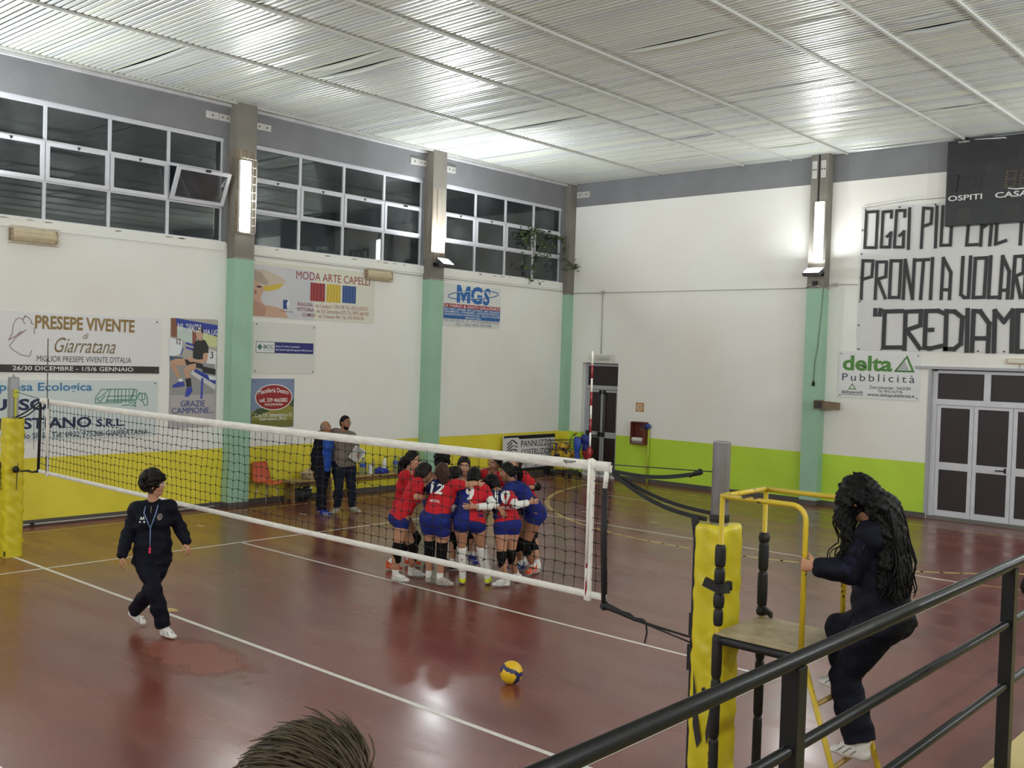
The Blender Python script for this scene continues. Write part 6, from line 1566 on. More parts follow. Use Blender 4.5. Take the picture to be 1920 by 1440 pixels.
def glasses(t, A, m):
    head, hr, hf, hup, k = A['head'], A['hr'], A['hf'], A['hup'], A['k']; mb = MB()
    for s in (-1, 1):
        c = head+hr*s*.033*k+hf*.098*k+hup*.010*k; mb.tube([c+hr*.027*math.cos(a)+hup*.019*math.sin(a) for a in np.linspace(0,2*math.pi,13)[:-1]], .0025, 5, closed=True)
        mb.tube([c+hr*s*.027+hup*.006, head+hr*s*.080*k-hf*.01*k+hup*.010*k], .0028, 5)
    mb.tube([head-hr*.007+hf*.101*k+hup*.012*k, head+hr*.007+hf*.101*k+hup*.012*k], .0025, 5); return mb.build('glasses', m, t)
def decal(target, mb_body, o, ex, ey, col, name, parent, lift=.004, mi=0):
    """print 2D shapes on a garment: points are dropped along the view normal on the cloth"""
    dg = bpy.context.evaluated_depsgraph_get(); dg.update(); me = target.data; off = V3((0,0,0)); q = target
    while q is not None: off += V3(q.location); q = q.parent
    bv = BVHTree.FromPolygons([tuple(V3(v.co)+off) for v in me.vertices], [tuple(p.vertices) for p in me.polygons]); ez = unit(np.cross(ex, ey)); mb = MB()
    for pts, fs in mb_body:
        out = []
        for x, y in pts:
            s = V3(o)+V3(ex)*x+V3(ey)*y+ez*.35; hit = bv.ray_cast(Vector(s), Vector(-ez), .8); out.append(V3(hit[0])+ez*lift if hit[0] is not None else V3(o)+V3(ex)*x+V3(ey)*y)
        mb.add(out, fs)
    return mb.build(name, col, parent)
def glyphs(body, w, hgt, bold=.0, shear=0., n=1):
    """text as finely cut 2D shapes centred on the origin"""
    vs, fs = text2d(body, bold, shear); x = [v[0] for v in vs]; y = [v[1] for v in vs]; ax, bx, ay, by = min(x), max(x), min(y), max(y)
    P = [((v[0]-ax)/(bx-ax)*w-w/2, (v[1]-ay)/(by-ay)*hgt-hgt/2) for v in vs]; V2 = []; F2 = []
    for f in fs:      # cut the faces into small pieces so that they follow the cloth
        tri = [[P[i] for i in (f[0], f[j], f[j+1])] for j in range(1, len(f)-1)]
        for _ in range(2): tri = [q for t3 in tri for q in (lambda a,b,c: ((a,((a[0]+b[0])/2,(a[1]+b[1])/2),((a[0]+c[0])/2,(a[1]+c[1])/2)),(((a[0]+b[0])/2,(a[1]+b[1])/2),b,((b[0]+c[0])/2,(b[1]+c[1])/2)),(((a[0]+c[0])/2,(a[1]+c[1])/2),((b[0]+c[0])/2,(b[1]+c[1])/2),c),(((a[0]+b[0])/2,(a[1]+b[1])/2),((b[0]+c[0])/2,(b[1]+c[1])/2),((a[0]+c[0])/2,(a[1]+c[1])/2))))(*t3)]
        for t3 in tri: o = len(V2); V2 += list(t3); F2.append((o,o+1,o+2))
    return V2, F2
POSE['referee'] = joints([[3.68, -0.49, 0.0], [3.678, -0.493, 0.808], [3.673, -0.503, 1.363], [3.705, -0.507, 1.545], [3.675, -0.499, 1.174], [0.65, 0.758, -0.05], [], [3.684, -0.41, 0.758], [3.767, -0.373, 1.307], [3.761, -0.241, 1.084], [3.882, -0.228, 0.936], [0.282, 0.116, -0.952], [-0.935, -0.269, -0.229], [3.302, -0.492, 0.142], [3.439, -0.431, 0.142], [3.647, -0.508, 0.412], [0.45], [3.673, -0.576, 0.758], [3.569, -0.629, 1.283], [3.54, -0.702, 1.025], [3.601, -0.798, 0.824], [0.048, -0.117, -0.992], [], [3.931, -0.49, 0.073], [4.081, -0.478, 0.073], [3.908, -0.594, 0.483], []])
POSE['ladder'] = joints([[11.0, 0.0, 0.0], [11.139, 0.058, 1.536], [11.083, 0.035, 2.027], [10.989, -0.005, 2.195], [11.102, 0.042, 1.86], [-0.907, -0.012, -0.421], [-0.567, -0.025, 0.824], [11.139, -0.027, 1.486], [11.126, -0.132, 2.014], [11.019, -0.144, 1.78], [10.885, -0.305, 1.815], [-0.989, -0.148, 0.029], [-0.596, 0.803, 0.0], [11.115, -0.1, 0.755], [10.965, -0.1, 0.755], [10.976, -0.063, 1.123], [], [11.139, 0.143, 1.486], [10.98, 0.17, 1.93], [11.014, 0.101, 1.656], [10.9, 0.27, 1.8], [-0.995, -0.102, 0.0], [0.102, -0.995, 0.0], [10.965, 0.05, 1.078], [10.815, 0.05, 1.078], [10.826, 0.187, 1.347], [-0.1]])
POSE['oldman'] = joints([[-1.483, 5.666, 0.0], [-1.48, 5.671, 0.925], [-1.459, 5.699, 1.427], [-1.434, 5.698, 1.596], [-1.466, 5.689, 1.257], [0.825, 0.565, 0.0], [], [-1.514, 5.754, 0.875], [-1.481, 5.865, 1.37], [-1.574, 5.895, 1.102], [-1.365, 6.016, 1.164], [], [], [-1.651, 5.758, 0.085], [-1.512, 5.814, 0.085], [-1.566, 5.763, 0.479], [], [-1.447, 5.587, 0.875], [-1.427, 5.543, 1.357], [-1.47, 5.488, 1.103], [-1.442, 5.474, 0.872], [0.091, -0.045, -0.995], [], [-1.27, 5.539, 0.085], [-1.138, 5.61, 0.085], [-1.344, 5.57, 0.489], []])
POSE['youngman'] = joints([[-1.326, 6.087, 0.0], [-1.342, 6.067, 0.965], [-1.363, 6.04, 1.541], [-1.312, 6.056, 1.682], [-1.356, 6.049, 1.345], [1.0, -0.01, 0.0], [], [-1.308, 6.166, 0.915], [-1.24, 6.145, 1.437], [-1.213, 6.258, 1.196], [-1.056, 6.133, 1.057], [0.924, -0.277, 0.262], [-0.032, -0.338, 0.941], [-1.293, 6.253, 0.089], [-1.146, 6.28, 0.089], [-1.262, 6.197, 0.499], [], [-1.375, 5.967, 0.915], [-1.449, 5.935, 1.488], [-1.776, 5.881, 1.457], [-1.815, 5.642, 1.423], [-0.399, -0.883, -0.247], [0.162, -0.254, -0.953], [-1.384, 5.967, 0.089], [-1.322, 5.83, 0.089], [-1.322, 5.948, 0.499], []])
POSE['h1'] = joints([[2.95, 3.45, 0.0], [3.03, 3.54, 0.785], [3.097, 3.616, 1.365], [3.138, 3.662, 1.521], [3.074, 3.59, 1.168], [0.829, 0.557, -0.05], [], [2.988, 3.611, 0.735], [3.01, 3.747, 1.32], [3.018, 3.903, 1.092], [3.144, 4.045, 1.244], [], [], [2.912, 3.826, 0.082], [3.042, 3.901, 0.082], [3.098, 3.803, 0.417], [], [3.072, 3.469, 0.735], [3.174, 3.472, 1.32], [3.263, 3.577, 1.08], [3.303, 3.771, 1.22], [], [], [2.985, 3.412, 0.082], [3.122, 3.474, 0.082], [3.197, 3.541, 0.375], []])
POSE['h2'] = joints([[3.62, 3.08, 0.0], [3.592, 3.05, 0.887], [3.753, 3.226, 1.313], [3.794, 3.27, 1.433], [3.699, 3.166, 1.168], [0.404, 0.892, -0.202], [], [3.517, 3.08, 0.837], [3.593, 3.268, 1.274], [3.632, 3.47, 1.097], [3.7, 3.539, 1.314], [], [], [3.503, 3.346, 0.081], [3.62, 3.44, 0.081], [3.636, 3.246, 0.406], [], [3.667, 3.02, 0.837], [3.83, 3.117, 1.315], [3.87, 3.058, 1.143], [3.855, 3.263, 1.118], [0.082, 0.365, -0.927], [-0.318, 0.948, 0.0], [3.581, 2.991, 0.081], [3.707, 3.072, 0.081], [3.642, 2.956, 0.456], []])
POSE['h3'] = joints([[4.12, 3.2, 0.0], [4.11, 3.189, 0.925], [4.081, 3.375, 1.323], [4.004, 3.396, 1.439], [4.091, 3.312, 1.188], [-0.545, 0.814, -0.202], [], [4.015, 3.159, 0.875], [3.992, 3.269, 1.286], [3.851, 3.282, 1.207], [3.678, 3.348, 1.239], [], [], [3.933, 3.261, 0.085], [3.999, 3.396, 0.085], [3.969, 3.227, 0.484], [], [4.205, 3.22, 0.875], [4.288, 3.344, 1.319], [4.403, 3.433, 1.332], [4.473, 3.547, 1.345], [0.426, 0.881, -0.206], [], [4.134, 3.26, 0.085], [4.259, 3.344, 0.085], [4.164, 3.257, 0.479], []])
POSE['h4'] = joints([[4.54, 3.5, 0.0], [4.468, 3.432, 0.92], [4.361, 3.606, 1.294], [4.281, 3.695, 1.391], [4.397, 3.547, 1.167], [-0.608, 0.669, -0.428], [], [4.394, 3.366, 0.87], [4.272, 3.481, 1.238], [4.148, 3.409, 0.995], [4.1, 3.427, 1.237], [], [], [4.263, 3.553, 0.084], [4.151, 3.653, 0.084], [4.319, 3.469, 0.495], [], [4.542, 3.498, 0.87], [4.492, 3.661, 1.262], [4.672, 3.625, 1.127], [4.789, 3.653, 1.049], [0.265, 0.599, -0.756], [-0.991, 0.137, 0.0], [4.476, 3.804, 0.084], [4.385, 3.922, 0.084], [4.499, 3.652, 0.508], []])
POSE['h5'] = joints([[4.82, 3.9, 0.0], [4.754, 3.842, 0.882], [4.528, 3.91, 1.212], [4.39, 3.921, 1.295], [4.605, 3.887, 1.1], [-0.89, 0.125, -0.439], [], [4.717, 3.769, 0.832], [4.54, 3.786, 1.167], [4.715, 3.541, 1.084], [4.642, 3.343, 1.08], [-0.736, -0.675, 0.05], [-0.583, 0.812, 0.0], [4.741, 3.877, 0.082], [4.641, 3.765, 0.082], [4.767, 3.747, 0.404], [], [4.792, 3.914, 0.832], [4.701, 3.929, 1.174], [4.975, 3.77, 1.109], [5.018, 3.968, 1.131], [0.591, 0.792, 0.153], [-0.808, 0.589, 0.0], [4.64, 4.189, 0.082], [4.601, 4.334, 0.082], [4.768, 3.921, 0.417], []])
POSE['h6'] = joints([[4.45, 4.72, 0.0], [4.471, 4.738, 0.897], [4.226, 4.531, 1.262], [4.156, 4.471, 1.399], [4.31, 4.601, 1.138], [-0.677, -0.707, -0.203], [], [4.537, 4.681, 0.847], [4.289, 4.387, 1.214], [4.422, 4.198, 1.134], [4.226, 4.137, 1.139], [-0.823, -0.567, 0.0], [], [4.468, 4.751, 0.087], [4.489, 4.602, 0.087], [4.449, 4.562, 0.412], [], [4.405, 4.794, 0.847], [4.121, 4.659, 1.229], [3.925, 4.583, 1.028], [3.883, 4.501, 1.266], [], [], [4.214, 4.772, 0.087], [4.123, 4.652, 0.087], [4.221, 4.631, 0.43], []])
POSE['h7'] = joints([[4.25, 5.22, 0.0], [4.104, 5.099, 0.849], [3.958, 4.979, 1.294], [3.889, 4.922, 1.482], [4.008, 5.02, 1.143], [-0.233, -0.967, -0.1], [], [4.183, 5.071, 0.799], [4.059, 4.932, 1.307], [4.188, 5.104, 1.156], [4.211, 4.902, 1.166], [-0.47, -0.784, -0.406], [0.243, -0.947, -0.208], [4.411, 4.898, 0.083], [4.465, 4.758, 0.083], [4.277, 4.933, 0.445], [], [4.026, 5.128, 0.799], [3.82, 5.045, 1.253], [3.627, 4.992, 1.057], [3.681, 4.944, 1.291], [], [], [4.037, 5.065, 0.083], [4.035, 4.915, 0.083], [3.98, 4.956, 0.45], []])
POSE['h8'] = joints([[3.75, 5.1, 0.0], [3.708, 5.223, 0.9], [3.499, 4.879, 1.293], [3.565, 4.87, 1.455], [3.57, 4.996, 1.159], [-0.111, -0.973, -0.202], [], [3.791, 5.24, 0.85], [3.676, 4.939, 1.262], [3.764, 4.963, 0.995], [3.747, 4.764, 1.142], [], [], [3.858, 5.129, 0.084], [3.917, 4.991, 0.084], [3.836, 5.123, 0.475], [], [3.626, 5.206, 0.85], [3.356, 4.874, 1.262], [3.228, 4.835, 1.013], [3.28, 4.752, 1.241], [], [], [3.627, 5.058, 0.084], [3.651, 4.91, 0.084], [3.637, 5.081, 0.474], []])
POSE['h9'] = joints([[3.48, 4.66, 0.0], [3.377, 4.769, 0.92], [3.299, 4.489, 1.229], [3.349, 4.453, 1.413], [3.326, 4.584, 1.124], [0.739, -0.637, -0.22], [], [3.44, 4.829, 0.87], [3.43, 4.635, 1.197], [3.262, 4.757, 1.293], [3.295, 4.925, 1.325], [0.643, 0.758, 0.11], [], [3.457, 4.599, 0.087], [3.582, 4.515, 0.087], [3.461, 4.702, 0.483], [], [3.314, 4.71, 0.87], [3.185, 4.403, 1.197], [3.091, 4.134, 1.139], [3.186, 4.354, 1.227], [], [], [3.344, 4.6, 0.087], [3.421, 4.471, 0.087], [3.39, 4.591, 0.487], []])
POSE['h10'] = joints([[3.02, 4.3, 0.0], [2.885, 4.362, 0.92], [3.015, 4.295, 1.268], [3.074, 4.284, 1.451], [2.971, 4.318, 1.149], [0.878, -0.225, -0.423], [], [2.905, 4.445, 0.87], [3.039, 4.463, 1.226], [3.157, 4.479, 0.967], [3.181, 4.393, 1.201], [], [], [3.233, 4.203, 0.085], [3.383, 4.194, 0.085], [3.069, 4.333, 0.523], [], [2.865, 4.28, 0.87], [2.96, 4.143, 1.226], [2.876, 4.128, 0.954], [2.971, 4.035, 1.166], [], [], [2.98, 4.116, 0.085], [3.126, 4.084, 0.085], [2.938, 4.195, 0.486], []])
POSE['h11'] = joints([[3.68, 4.05, 0.0], [3.666, 4.036, 0.9], [3.592, 3.963, 1.199], [3.656, 3.956, 1.332], [3.617, 3.988, 1.098], [0.323, 0.805, -0.497], [], [3.583, 4.037, 0.85], [3.442, 3.975, 1.157], [3.491, 4.192, 0.992], [3.577, 4.229, 1.216], [], [], [3.567, 4.051, 0.082], [3.582, 4.2, 0.082], [3.575, 4.079, 0.464], [], [3.748, 4.035, 0.85], [3.762, 3.972, 1.157], [3.745, 4.121, 0.924], [3.715, 4.112, 1.165], [], [], [3.772, 4.099, 0.082], [3.787, 4.248, 0.082], [3.76, 4.084, 0.465], []])
POSE['child'] = joints([[12.501, -5.16, 1.07], [12.501, -5.16, 1.8], [12.501, -5.16, 2.22], [12.478, -5.142, 2.387], [12.501, -5.16, 2.077], [-0.796, 0.597, -0.1], [], [12.456, -5.22, 1.75], [12.411, -5.28, 2.17], [12.366, -5.308, 1.938], [12.326, -5.278, 1.743], [], [], [12.45, -5.228, 1.145], [12.331, -5.139, 1.145], [12.383, -5.171, 1.463], [], [12.546, -5.1, 1.75], [12.591, -5.04, 2.17], [12.606, -4.988, 1.938], [12.566, -4.958, 1.743], [], [], [12.552, -5.092, 1.145], [12.433, -5.003, 1.145], [12.479, -5.044, 1.463], []])
POSE['edge'] = joints([[13.07, -1.523, 1.07], [12.87, -1.523, 1.743], [12.47, -1.473, 2.213], [12.42, -1.473, 2.383], [12.606, -1.49, 2.054], [-0.943, 0.314, -0.105], [], [12.842, -1.608, 1.693], [12.416, -1.634, 2.163], [12.356, -1.362, 2.135], [12.12, -0.36, 2.085], [-1.0, 0.0, -0.05], [0.0, 0.0, -1.0], [13.02, -1.623, 1.155], [12.87, -1.623, 1.155], [12.678, -1.526, 1.338], [], [12.898, -1.437, 1.693], [12.524, -1.311, 2.163], [12.444, -1.044, 2.136], [12.12, -0.01, 2.085], [-1.0, 0.0, -0.05], [0.0, 0.0, -1.0], [13.02, -1.423, 1.155], [12.87, -1.423, 1.155], [12.691, -1.338, 1.366], []])
# ================================================================ THE PEOPLE
def half(c0=0.0, lean=0.0, flip=1):
    """two-tone jersey: second colour to the wearer's right of a slanted line"""
    return lambda C, A: ((((C-A['chest'])@A['shv'])*flip > c0+lean*((C-A['chest'])@unit(A['neck']-A['pel'])))).astype(np.int32)
HUD = 'players hugging in a ring'
def player(key, label, mats, split, hairm, hstyle, shoes, skin=SKIN, girth=1.0, pads=('th',), padm='black', tail=None, knee=(.74,1.42), number=None, sleeves=None, socks=None, bottom='blue', scale=None, glass=False, shortleg=.30, hem=.03, padr=.068, **kw):
    J = POSE[key]; o = dict(girth=girth, skin=skin, group=HUD, bust=1, scale=scale or 1.0); o.update(kw)
    t, b, A = person(label, J, o); A['h'] = .0085
    jy = top(t, A, 'jersey', [CL[m] for m in mats], sleeve=.55, split=split, hem=hem)
    bottoms(t, A, 'shorts', CL[bottom], leg=shortleg)
    for nm in 'LR':
        shoe(t, A, nm, CL[shoes if isinstance(shoes, str) else shoes[nm == 'R']])
        if knee: limbcover(t, A, 'knee_pad', CL[padm], nm, 'leg', knee[0], knee[1], padr, padr*.86)
        limbcover(t, A, 'sock', CL[(socks or 'white')], nm, 'leg', 1.76, 2.0, .046, .044)
    hairball(t, A, hairm, hstyle, back=tail, seed=len(label))
    if glass: glasses(t, A, M_BLACKR)
    if sleeves:
        for nm, f0, f1, m in sleeves: limbcover(t, A, 'arm_sleeve', CL[m], nm, 'arm', f0, f1, .056, .042)
    return t, jy, A
def at(A, r, f, u): return A['chest']+A['shv']*r+A['fwd']*f+unit(A['neck']-A['pel'])*u
def tailpath(A, pts): return [A['head']+A['hr']*a+A['hf']*b+A['hup']*c for a, b, c in pts]
def pv(key):
    J = POSE[key]; hd = V3(J['head']); f = unit(J['face']); hr, hf, hup = rotframe(f, unit((hd-V3(J['neck']))*.6+EZ*.4)); return dict(head=hd, hr=hr, hf=hf, hup=hup)
q = pv('h1')
player('h1', 'person in red jersey and glasses with long dark ponytail, leftmost of the huddle', ['red'], None, M_HAIRB, 'tied', 'shoeorange', glass=True, tail=tailpath(q, [(0,-.10,.03),(0,-.15,-.06),(.01,-.15,-.2),(.02,-.12,-.30)]), hem=.02)
t, jy, A = player('h2', 'person with bobbed dark hair leaning into the huddle at its front left', ['red'], None, M_HAIRD, 'bob', 'shoe', knee=(.80,1.5), spread=1.5, curlR=.05, hem=.05)
decal(jy, [([(-.035,-.012),(.035,-.012),(.04,.0),(.03,.012),(-.03,.012),(-.04,0)], [(0,1,2,3,4,5)])], V3(A['J']['hipR'])+EZ*.02, unit(np.cross(EZ, -A['hipv'])), EZ, CL['white'], 'crest', t) if False else None
q = pv('h3')
t, jy, A = player('h3', 'person with auburn hair, red jersey and long black leg pads, back to camera', ['red', 'darkblue'], lambda C, A: ((((C-A['chest'])@unit(A['neck']-A['pel'])) > -.01+.35*((C-A['chest'])@A['shv'])) & (((C-A['chest'])@A['shv']) < .06) & (((C-A['chest'])@A['fwd']) < 0)).astype(np.int32), M_HAIRR, 'tied', 'shoegrey', girth=1.17, knee=(.42,1.30), padr=.078, tail=tailpath(q, [(0,-.10,.02),(.03,-.14,-.04),(.07,-.14,-.14),(.09,-.12,-.22)]), sleeves=[('L',.75,1.35,'black')], shortleg=.40, hem=.01)
bk = -A['fwd']; rr = unit(np.cross(EZ, bk)); ax = unit(A['neck']-A['pel']); bu = unit(ax-bk*(ax@bk)); br = unit(np.cross(bu, bk))
if br@A['shv'] < 0: br = -br
decal(jy, [glyphs('12', .20, .15, .03)], at(A, -.01, -.12, .03), br, unit(np.cross(bk, br)), CL['white'], 'jersey_number', jy); decal(jy, [glyphs('MEDICAL', .16, .035, .02)], at(A, .0, -.12, -.14), br, unit(np.cross(bk, br)), CL['white'], 'jersey_lettering', jy)
t, jy, A = player('h4', 'person with number nine on a blue and red jersey and yellow shoes', ['blue', 'red'], half(-.02, .0), M_HAIRB, 'tied', 'shoeyel', girth=1.08, padm='white', knee=(.93,1.72), padr=.070, sleeves=[('R',.30,1.75,'white'),('L',.5,1.6,'white')], hem=.075, shortleg=.30, spread=1.3, curlR=.15)
bk = -A['fwd']; br = A['shv']; bu = unit(np.cross(bk, br)); decal(jy, [glyphs('9', .115, .22, .045)], at(A, -.015, -.12, .0), br, bu, CL['white'], 'jersey_number', jy); decal(jy, [glyphs('MEDICA', .19, .04, .02)], at(A, .01, -.12, -.165), br, bu, CL['white'], 'jersey_lettering', jy)
t, jy, A = player('h5', 'person with number ten on the jersey and white sleeves, bending in the huddle', ['darkblue', 'red'], half(.035, .45), M_HAIRB, 'bun', 'shoe', girth=1.02, knee=(.80,1.42), sleeves=[('R',.25,1.85,'white'),('L',.4,1.85,'white')], hem=.05, spread=1.3, curlL=.12)
bk = -A['fwd']; br = A['shv']; bu = unit(np.cross(bk, br)); decal(jy, [glyphs('10', .20, .20, .04)], at(A, .02, -.12, .02), br, bu, CL['white'], 'jersey_number', jy); decal(jy, [glyphs('MEDICA', .18, .04, .02), ], at(A, .03, -.12, -.14), br, bu, CL['white'], 'jersey_lettering', jy)
q = pv('h6')
player('h6', 'person with swinging black ponytail and blue jersey in profile, right of the huddle', ['blue', 'red'], half(.09, .25), M_HAIRB, 'tied', ('shoeorange', 'shoeblue'), skin=SKIN2, girth=1.08, knee=(.80,1.35), padr=.074, tail=tailpath(q, [(0,-.10,.05),(0,-.16,.03),(.01,-.17,-.08),(.02,-.14,-.18)]), hem=.05)
player('h7', 'person with black elbow pad, hand on the back of the ponytailed player', ['blue', 'red'], half(.02, .2, -1), M_HAIRD, 'tied', 'shoe', sleeves=[('L',.80,1.62,'black')], spread=1.6, curlL=.1)
player('h8', 'smiling person in a red jersey facing the camera on the far side of the huddle', ['red', 'darkblue'], lambda C, A: (((C-A['chest'])@unit(A['neck']-A['pel'])) < -.06).astype(np.int32), M_HAIRD, 'tied', 'shoe', skin=SKIN2)
player('h9', 'person with hair tied back facing the camera in dark jersey, purple sleeve', ['black'], None, M_HAIRD, 'bun', 'shoeblue', sleeves=[('L',.2,1.3,'purple')], knee=(.8,1.3))
player('h10', 'person with a round crop of black curls facing the camera in the huddle', ['darkblue'], None, M_HAIRB, 'curly', 'shoeblack', socks='grey')
player('h11', 'person with brown hair bun bending low in the middle of the huddle', ['blue'], None, M_HAIRD, 'bun', 'shoeblack')

# ---- referee crossing the court
t, b, A = person('person in navy tracksuit with whistle lanyard walking across the court', POSE['referee'], dict(girth=1.08, h=.006, bust=1, curlL=.3, curlR=.25, scale=.97)); A['h'] = .007
jk = top(t, A, 'track_jacket', CL['navy'], sleeve=1.92, infl=.020, hem=.075, loose=.022); bottoms(t, A, 'track_trousers', CL['navy'], leg=1.93, infl=.016, flare=.014, waist=.06)
for nm in 'LR': shoe(t, A, nm, CL['shoe'])
for nm in 'LR': limbcover(t, A, 'cuff', CL['navy'], nm, 'arm', 1.84, 1.96, .046, .040)
limbcover(t, A, 'wrist_band', CL['white'], 'L', 'arm', 1.955, 1.985, .034, .032)
hairball(t, A, M_HAIRD, 'curly', vol=1.12, seed=4); glasses(t, A, mat('white_frame', (214,210,204), .35))
nk = A['neck']; ax = unit(nk-A['pel']); fw = A['fwd']; sv = A['shv']
mb = MB(); c0 = nk-ax*.0; mb.tube([c0+(sv*math.cos(a)*.066+fw*math.sin(a)*.062)+ax*(.004+.012*math.cos(a*2)) for a in np.linspace(0, 2*math.pi, 17)[:-1]], .014, 6, closed=True); mb.build('collar', CL['navy'], jk)
mid = at(A, .0, .166, -.06); tip = at(A, .005, .165, -.24)
mb = MB(); mb.tube([nk+sv*.062+fw*.02, at(A, .066, .150, .10), mid], .006, 5); mb.tube([nk-sv*.062+fw*.02, at(A, -.055, .152, .10), mid], .006, 5); mb.tube([mid, at(A,.002,.165,-.15), tip], .0055, 5); ly = mb.build('lanyard', mat('lanyard_blue', (110,132,176), .6), t)
mb = MB(); mb.tube([tip, tip-EZ*.025], .005, 5); mb.obox(tip-EZ*.05, (.011,.009,.026), (sv, fw, EZ)); mb.ball(tip-EZ*.035+fw*.004, .015, 8); mb.build('whistle', mat('pink_whistle', (206,54,84), .4), ly)
decal(jk, [glyphs('^^', .05, .03, .03), ([(-.03,-.045),(.03,-.045),(.03,-.03),(-.03,-.03)], [(0,1,2,3)])], at(A, .085, .12, .045), -sv, EZ, CL['white'], 'chest_logo', jk)
decal(jk, [(ell(0,0,.026,.034,16), [tuple(range(16))])], at(A, -.085, .12, .045), -sv, EZ, mat('crest_bronze', (104,92,84), .5), 'chest_crest', jk)
mb = MB(); mb.tube([at(A,0,.115,.16), at(A,0,.128,.09)], .003, 4); mb.build('zip', C(150,146,140), jk)

# ---- the woman climbing the referee stand
t, b, A = person('person with very long curly black hair in a navy tracksuit climbing the referee stand', POSE['ladder'], dict(girth=1.10, h=.006, bust=1, curlL=.95, curlR=.95, spread=.2)); A['h'] = .007
jk = top(t, A, 'track_jacket', CL['navy'], sleeve=1.88, infl=.022, hem=.09, loose=.030); bottoms(t, A, 'track_trousers', CL['navy'], leg=1.90, infl=.022, flare=.022, waist=.05)
for nm in 'LR': shoe(t, A, nm, CL['shoe']); limbcover(t, A, 'cuff', CL['navy'], nm, 'arm', 1.80, 1.95, .047, .041)
sh, el = A['seg']['L'][:2]; dd = unit(el-sh); side = unit(np.cross(dd, (0,0,1)))
hd = A['head']; hf, hup, hr = A['hf'], A['hup'], A['hr']
S = SDF(); S.ell(hd+hup*.03-hf*.02, (.100,.118,.122), (hr,hf,hup), .03)
path = [hd-hf*.06+hup*.02, hd-hf*.13-hup*.05+V3((.03,-.03,-.03)), A['neck']+V3((.11,-.05,.0)), A['neck']+V3((.14,-.06,-.16)), A['neck']+V3((.14,-.07,-.28)), A['neck']+V3((.12,-.07,-.36))]
for (a, ra), (b2, rb) in zip(zip(path[:-1], (.095,.115,.12,.12,.11)), zip(path[1:], (.115,.12,.12,.11,.07))): S.slab(a, b2, ra*.62, ra, rb*.62, rb, EY, .05)
fp = [hd+hf*.035-hr*.09+hup*.03, hd+hf*.075-hr*.11-hup*.10, hd+hf*.075-hr*.12-hup*.22+EZ*-.02, hd+hf*.035-hr*.12-EZ*.36]
for a, b2, ra, rb in zip(fp[:-1], fp[1:], (.055,.052,.048), (.052,.048,.02)): S.cone(a, b2, ra, rb, .03)
Vh, Fh = S.mesh(.008, lambda X, Y, Z: .010*np.sin(70*Z+30*X)*np.sin(60*Y+25*Z)+.005*np.sin(140*Z-60*Y)*np.sin(120*X)); hair = npmesh('hair', Vh, Fh, M_HAIRB, t)
rp = random.Random(12)
def lock(mb, pts, r, n=16, amp=.012, fr=10):
    P = [V3(q) for q in pts]; ph = rp.uniform(0, 6.3); out = []; m = len(P)-1
    for j in range(n):
        x = j/(n-1)*m; a = min(int(x), m-1); f = x-a; q = P[a]+(P[a+1]-P[a])*f; w = j/(n-1)
        out.append(q+V3((math.sin(fr*w*2+ph), math.cos(fr*w*2+ph*1.3), math.sin(fr*w*1.7+ph)*.5))*amp*(.3+w))
    mb.tube(out, [r*(1-.55*(j/(n-1))**2) for j in range(n)], 5)
mb = MB()
for i in range(230):
    a = rp.uniform(-1, 1); b_ = rp.uniform(0, 1); s0 = hd+hup*.115*rp.uniform(.8,1)+hr*a*.07-hf*(.10*b_)
    off = V3((rp.uniform(-.02,.075), rp.uniform(-.135,.11), 0)); e = rp.uniform(.75, 1.08); pts = [s0]
    for j, q in enumerate(path[1:]): pts.append(q+off*(.7+.12*j)+V3((.02,0,0)))
    pts[-1] = pts[-2]+(pts[-1]-pts[-2])*e; lock(mb, pts, rp.uniform(.0045,.009))
for i in range(80):
    o3 = V3((rp.gauss(0,.028), rp.gauss(0,.026), 0)); s0 = hd+hup*.11*rp.uniform(.85,1.05)-hr*.03+hf*rp.uniform(-.02,.06); e = rp.uniform(.8,1.15)
    pts = [s0]+[q+o3*(.6+.35*j) for j, q in enumerate(fp)]; pts[-1] = pts[-2]+(pts[-1]-pts[-2])*e; lock(mb, pts, rp.uniform(.004,.007), amp=.016, fr=9)
tag(mb.build('hair_locks', M_HAIRB, hair), None)
tp = [sh+(el-sh)*w for w in np.linspace(.0, .62, 5)]
decal(jk, [([(-.035,-.02),(.035,-.02),(.035,.02),(-.035,.02)], [(0,1,2,3)])]+[([(-.03,-.02-.06*k-.04),(.03,-.02-.06*k-.04),(.024,-.06*k-.025),(-.024,-.06*k-.025)], [(0,1,2,3)]) for k in range(3)], sh+dd*.06, unit(np.cross(-dd, unit(V3((.3,-1,.2))))) if False else unit(np.cross(dd, (0,-1,.2)))*-1, -dd, mat('sleeve_tape', (26,23,46), .7, spec=.2), 'sleeve_tape', jk)

# ---- the two men by the bench
t, b, A = person('person with grey balding hair in a blue and navy jacket by the bench', POSE['oldman'], dict(girth=1.18, skin=SKIN2, curlR=.4)); A['h'] = .008
top(t, A, 'jacket', [CL['navy'], CL['jacketblue']], sleeve=1.9, infl=.02, hem=.11, loose=.02, split=lambda C, A: ((((C-A['chest'])@A['fwd']) > .0) & (np.abs((C-A['chest'])@A['shv']) < .145)).astype(np.int32))
bottoms(t, A, 'trousers', CL['navy'], leg=1.92, infl=.018, flare=.016, waist=.05)
for nm in 'LR': shoe(t, A, nm, CL['shoeblue'])
S = SDF(); hd, hf, hup, hr = A['head'], A['hf'], A['hup'], A['hr']; S.ell(hd-hf*.02+hup*.005, (.083,.090,.085), (hr,hf,hup), .01); S.cut(hd+hup*.055, hup); S.cut(hd+hf*.015, hf); S.cut(hd-hup*.06, -hup)
Vh, Fh = S.mesh(.006); npmesh('hair', Vh, Fh, M_HAIRG, t)
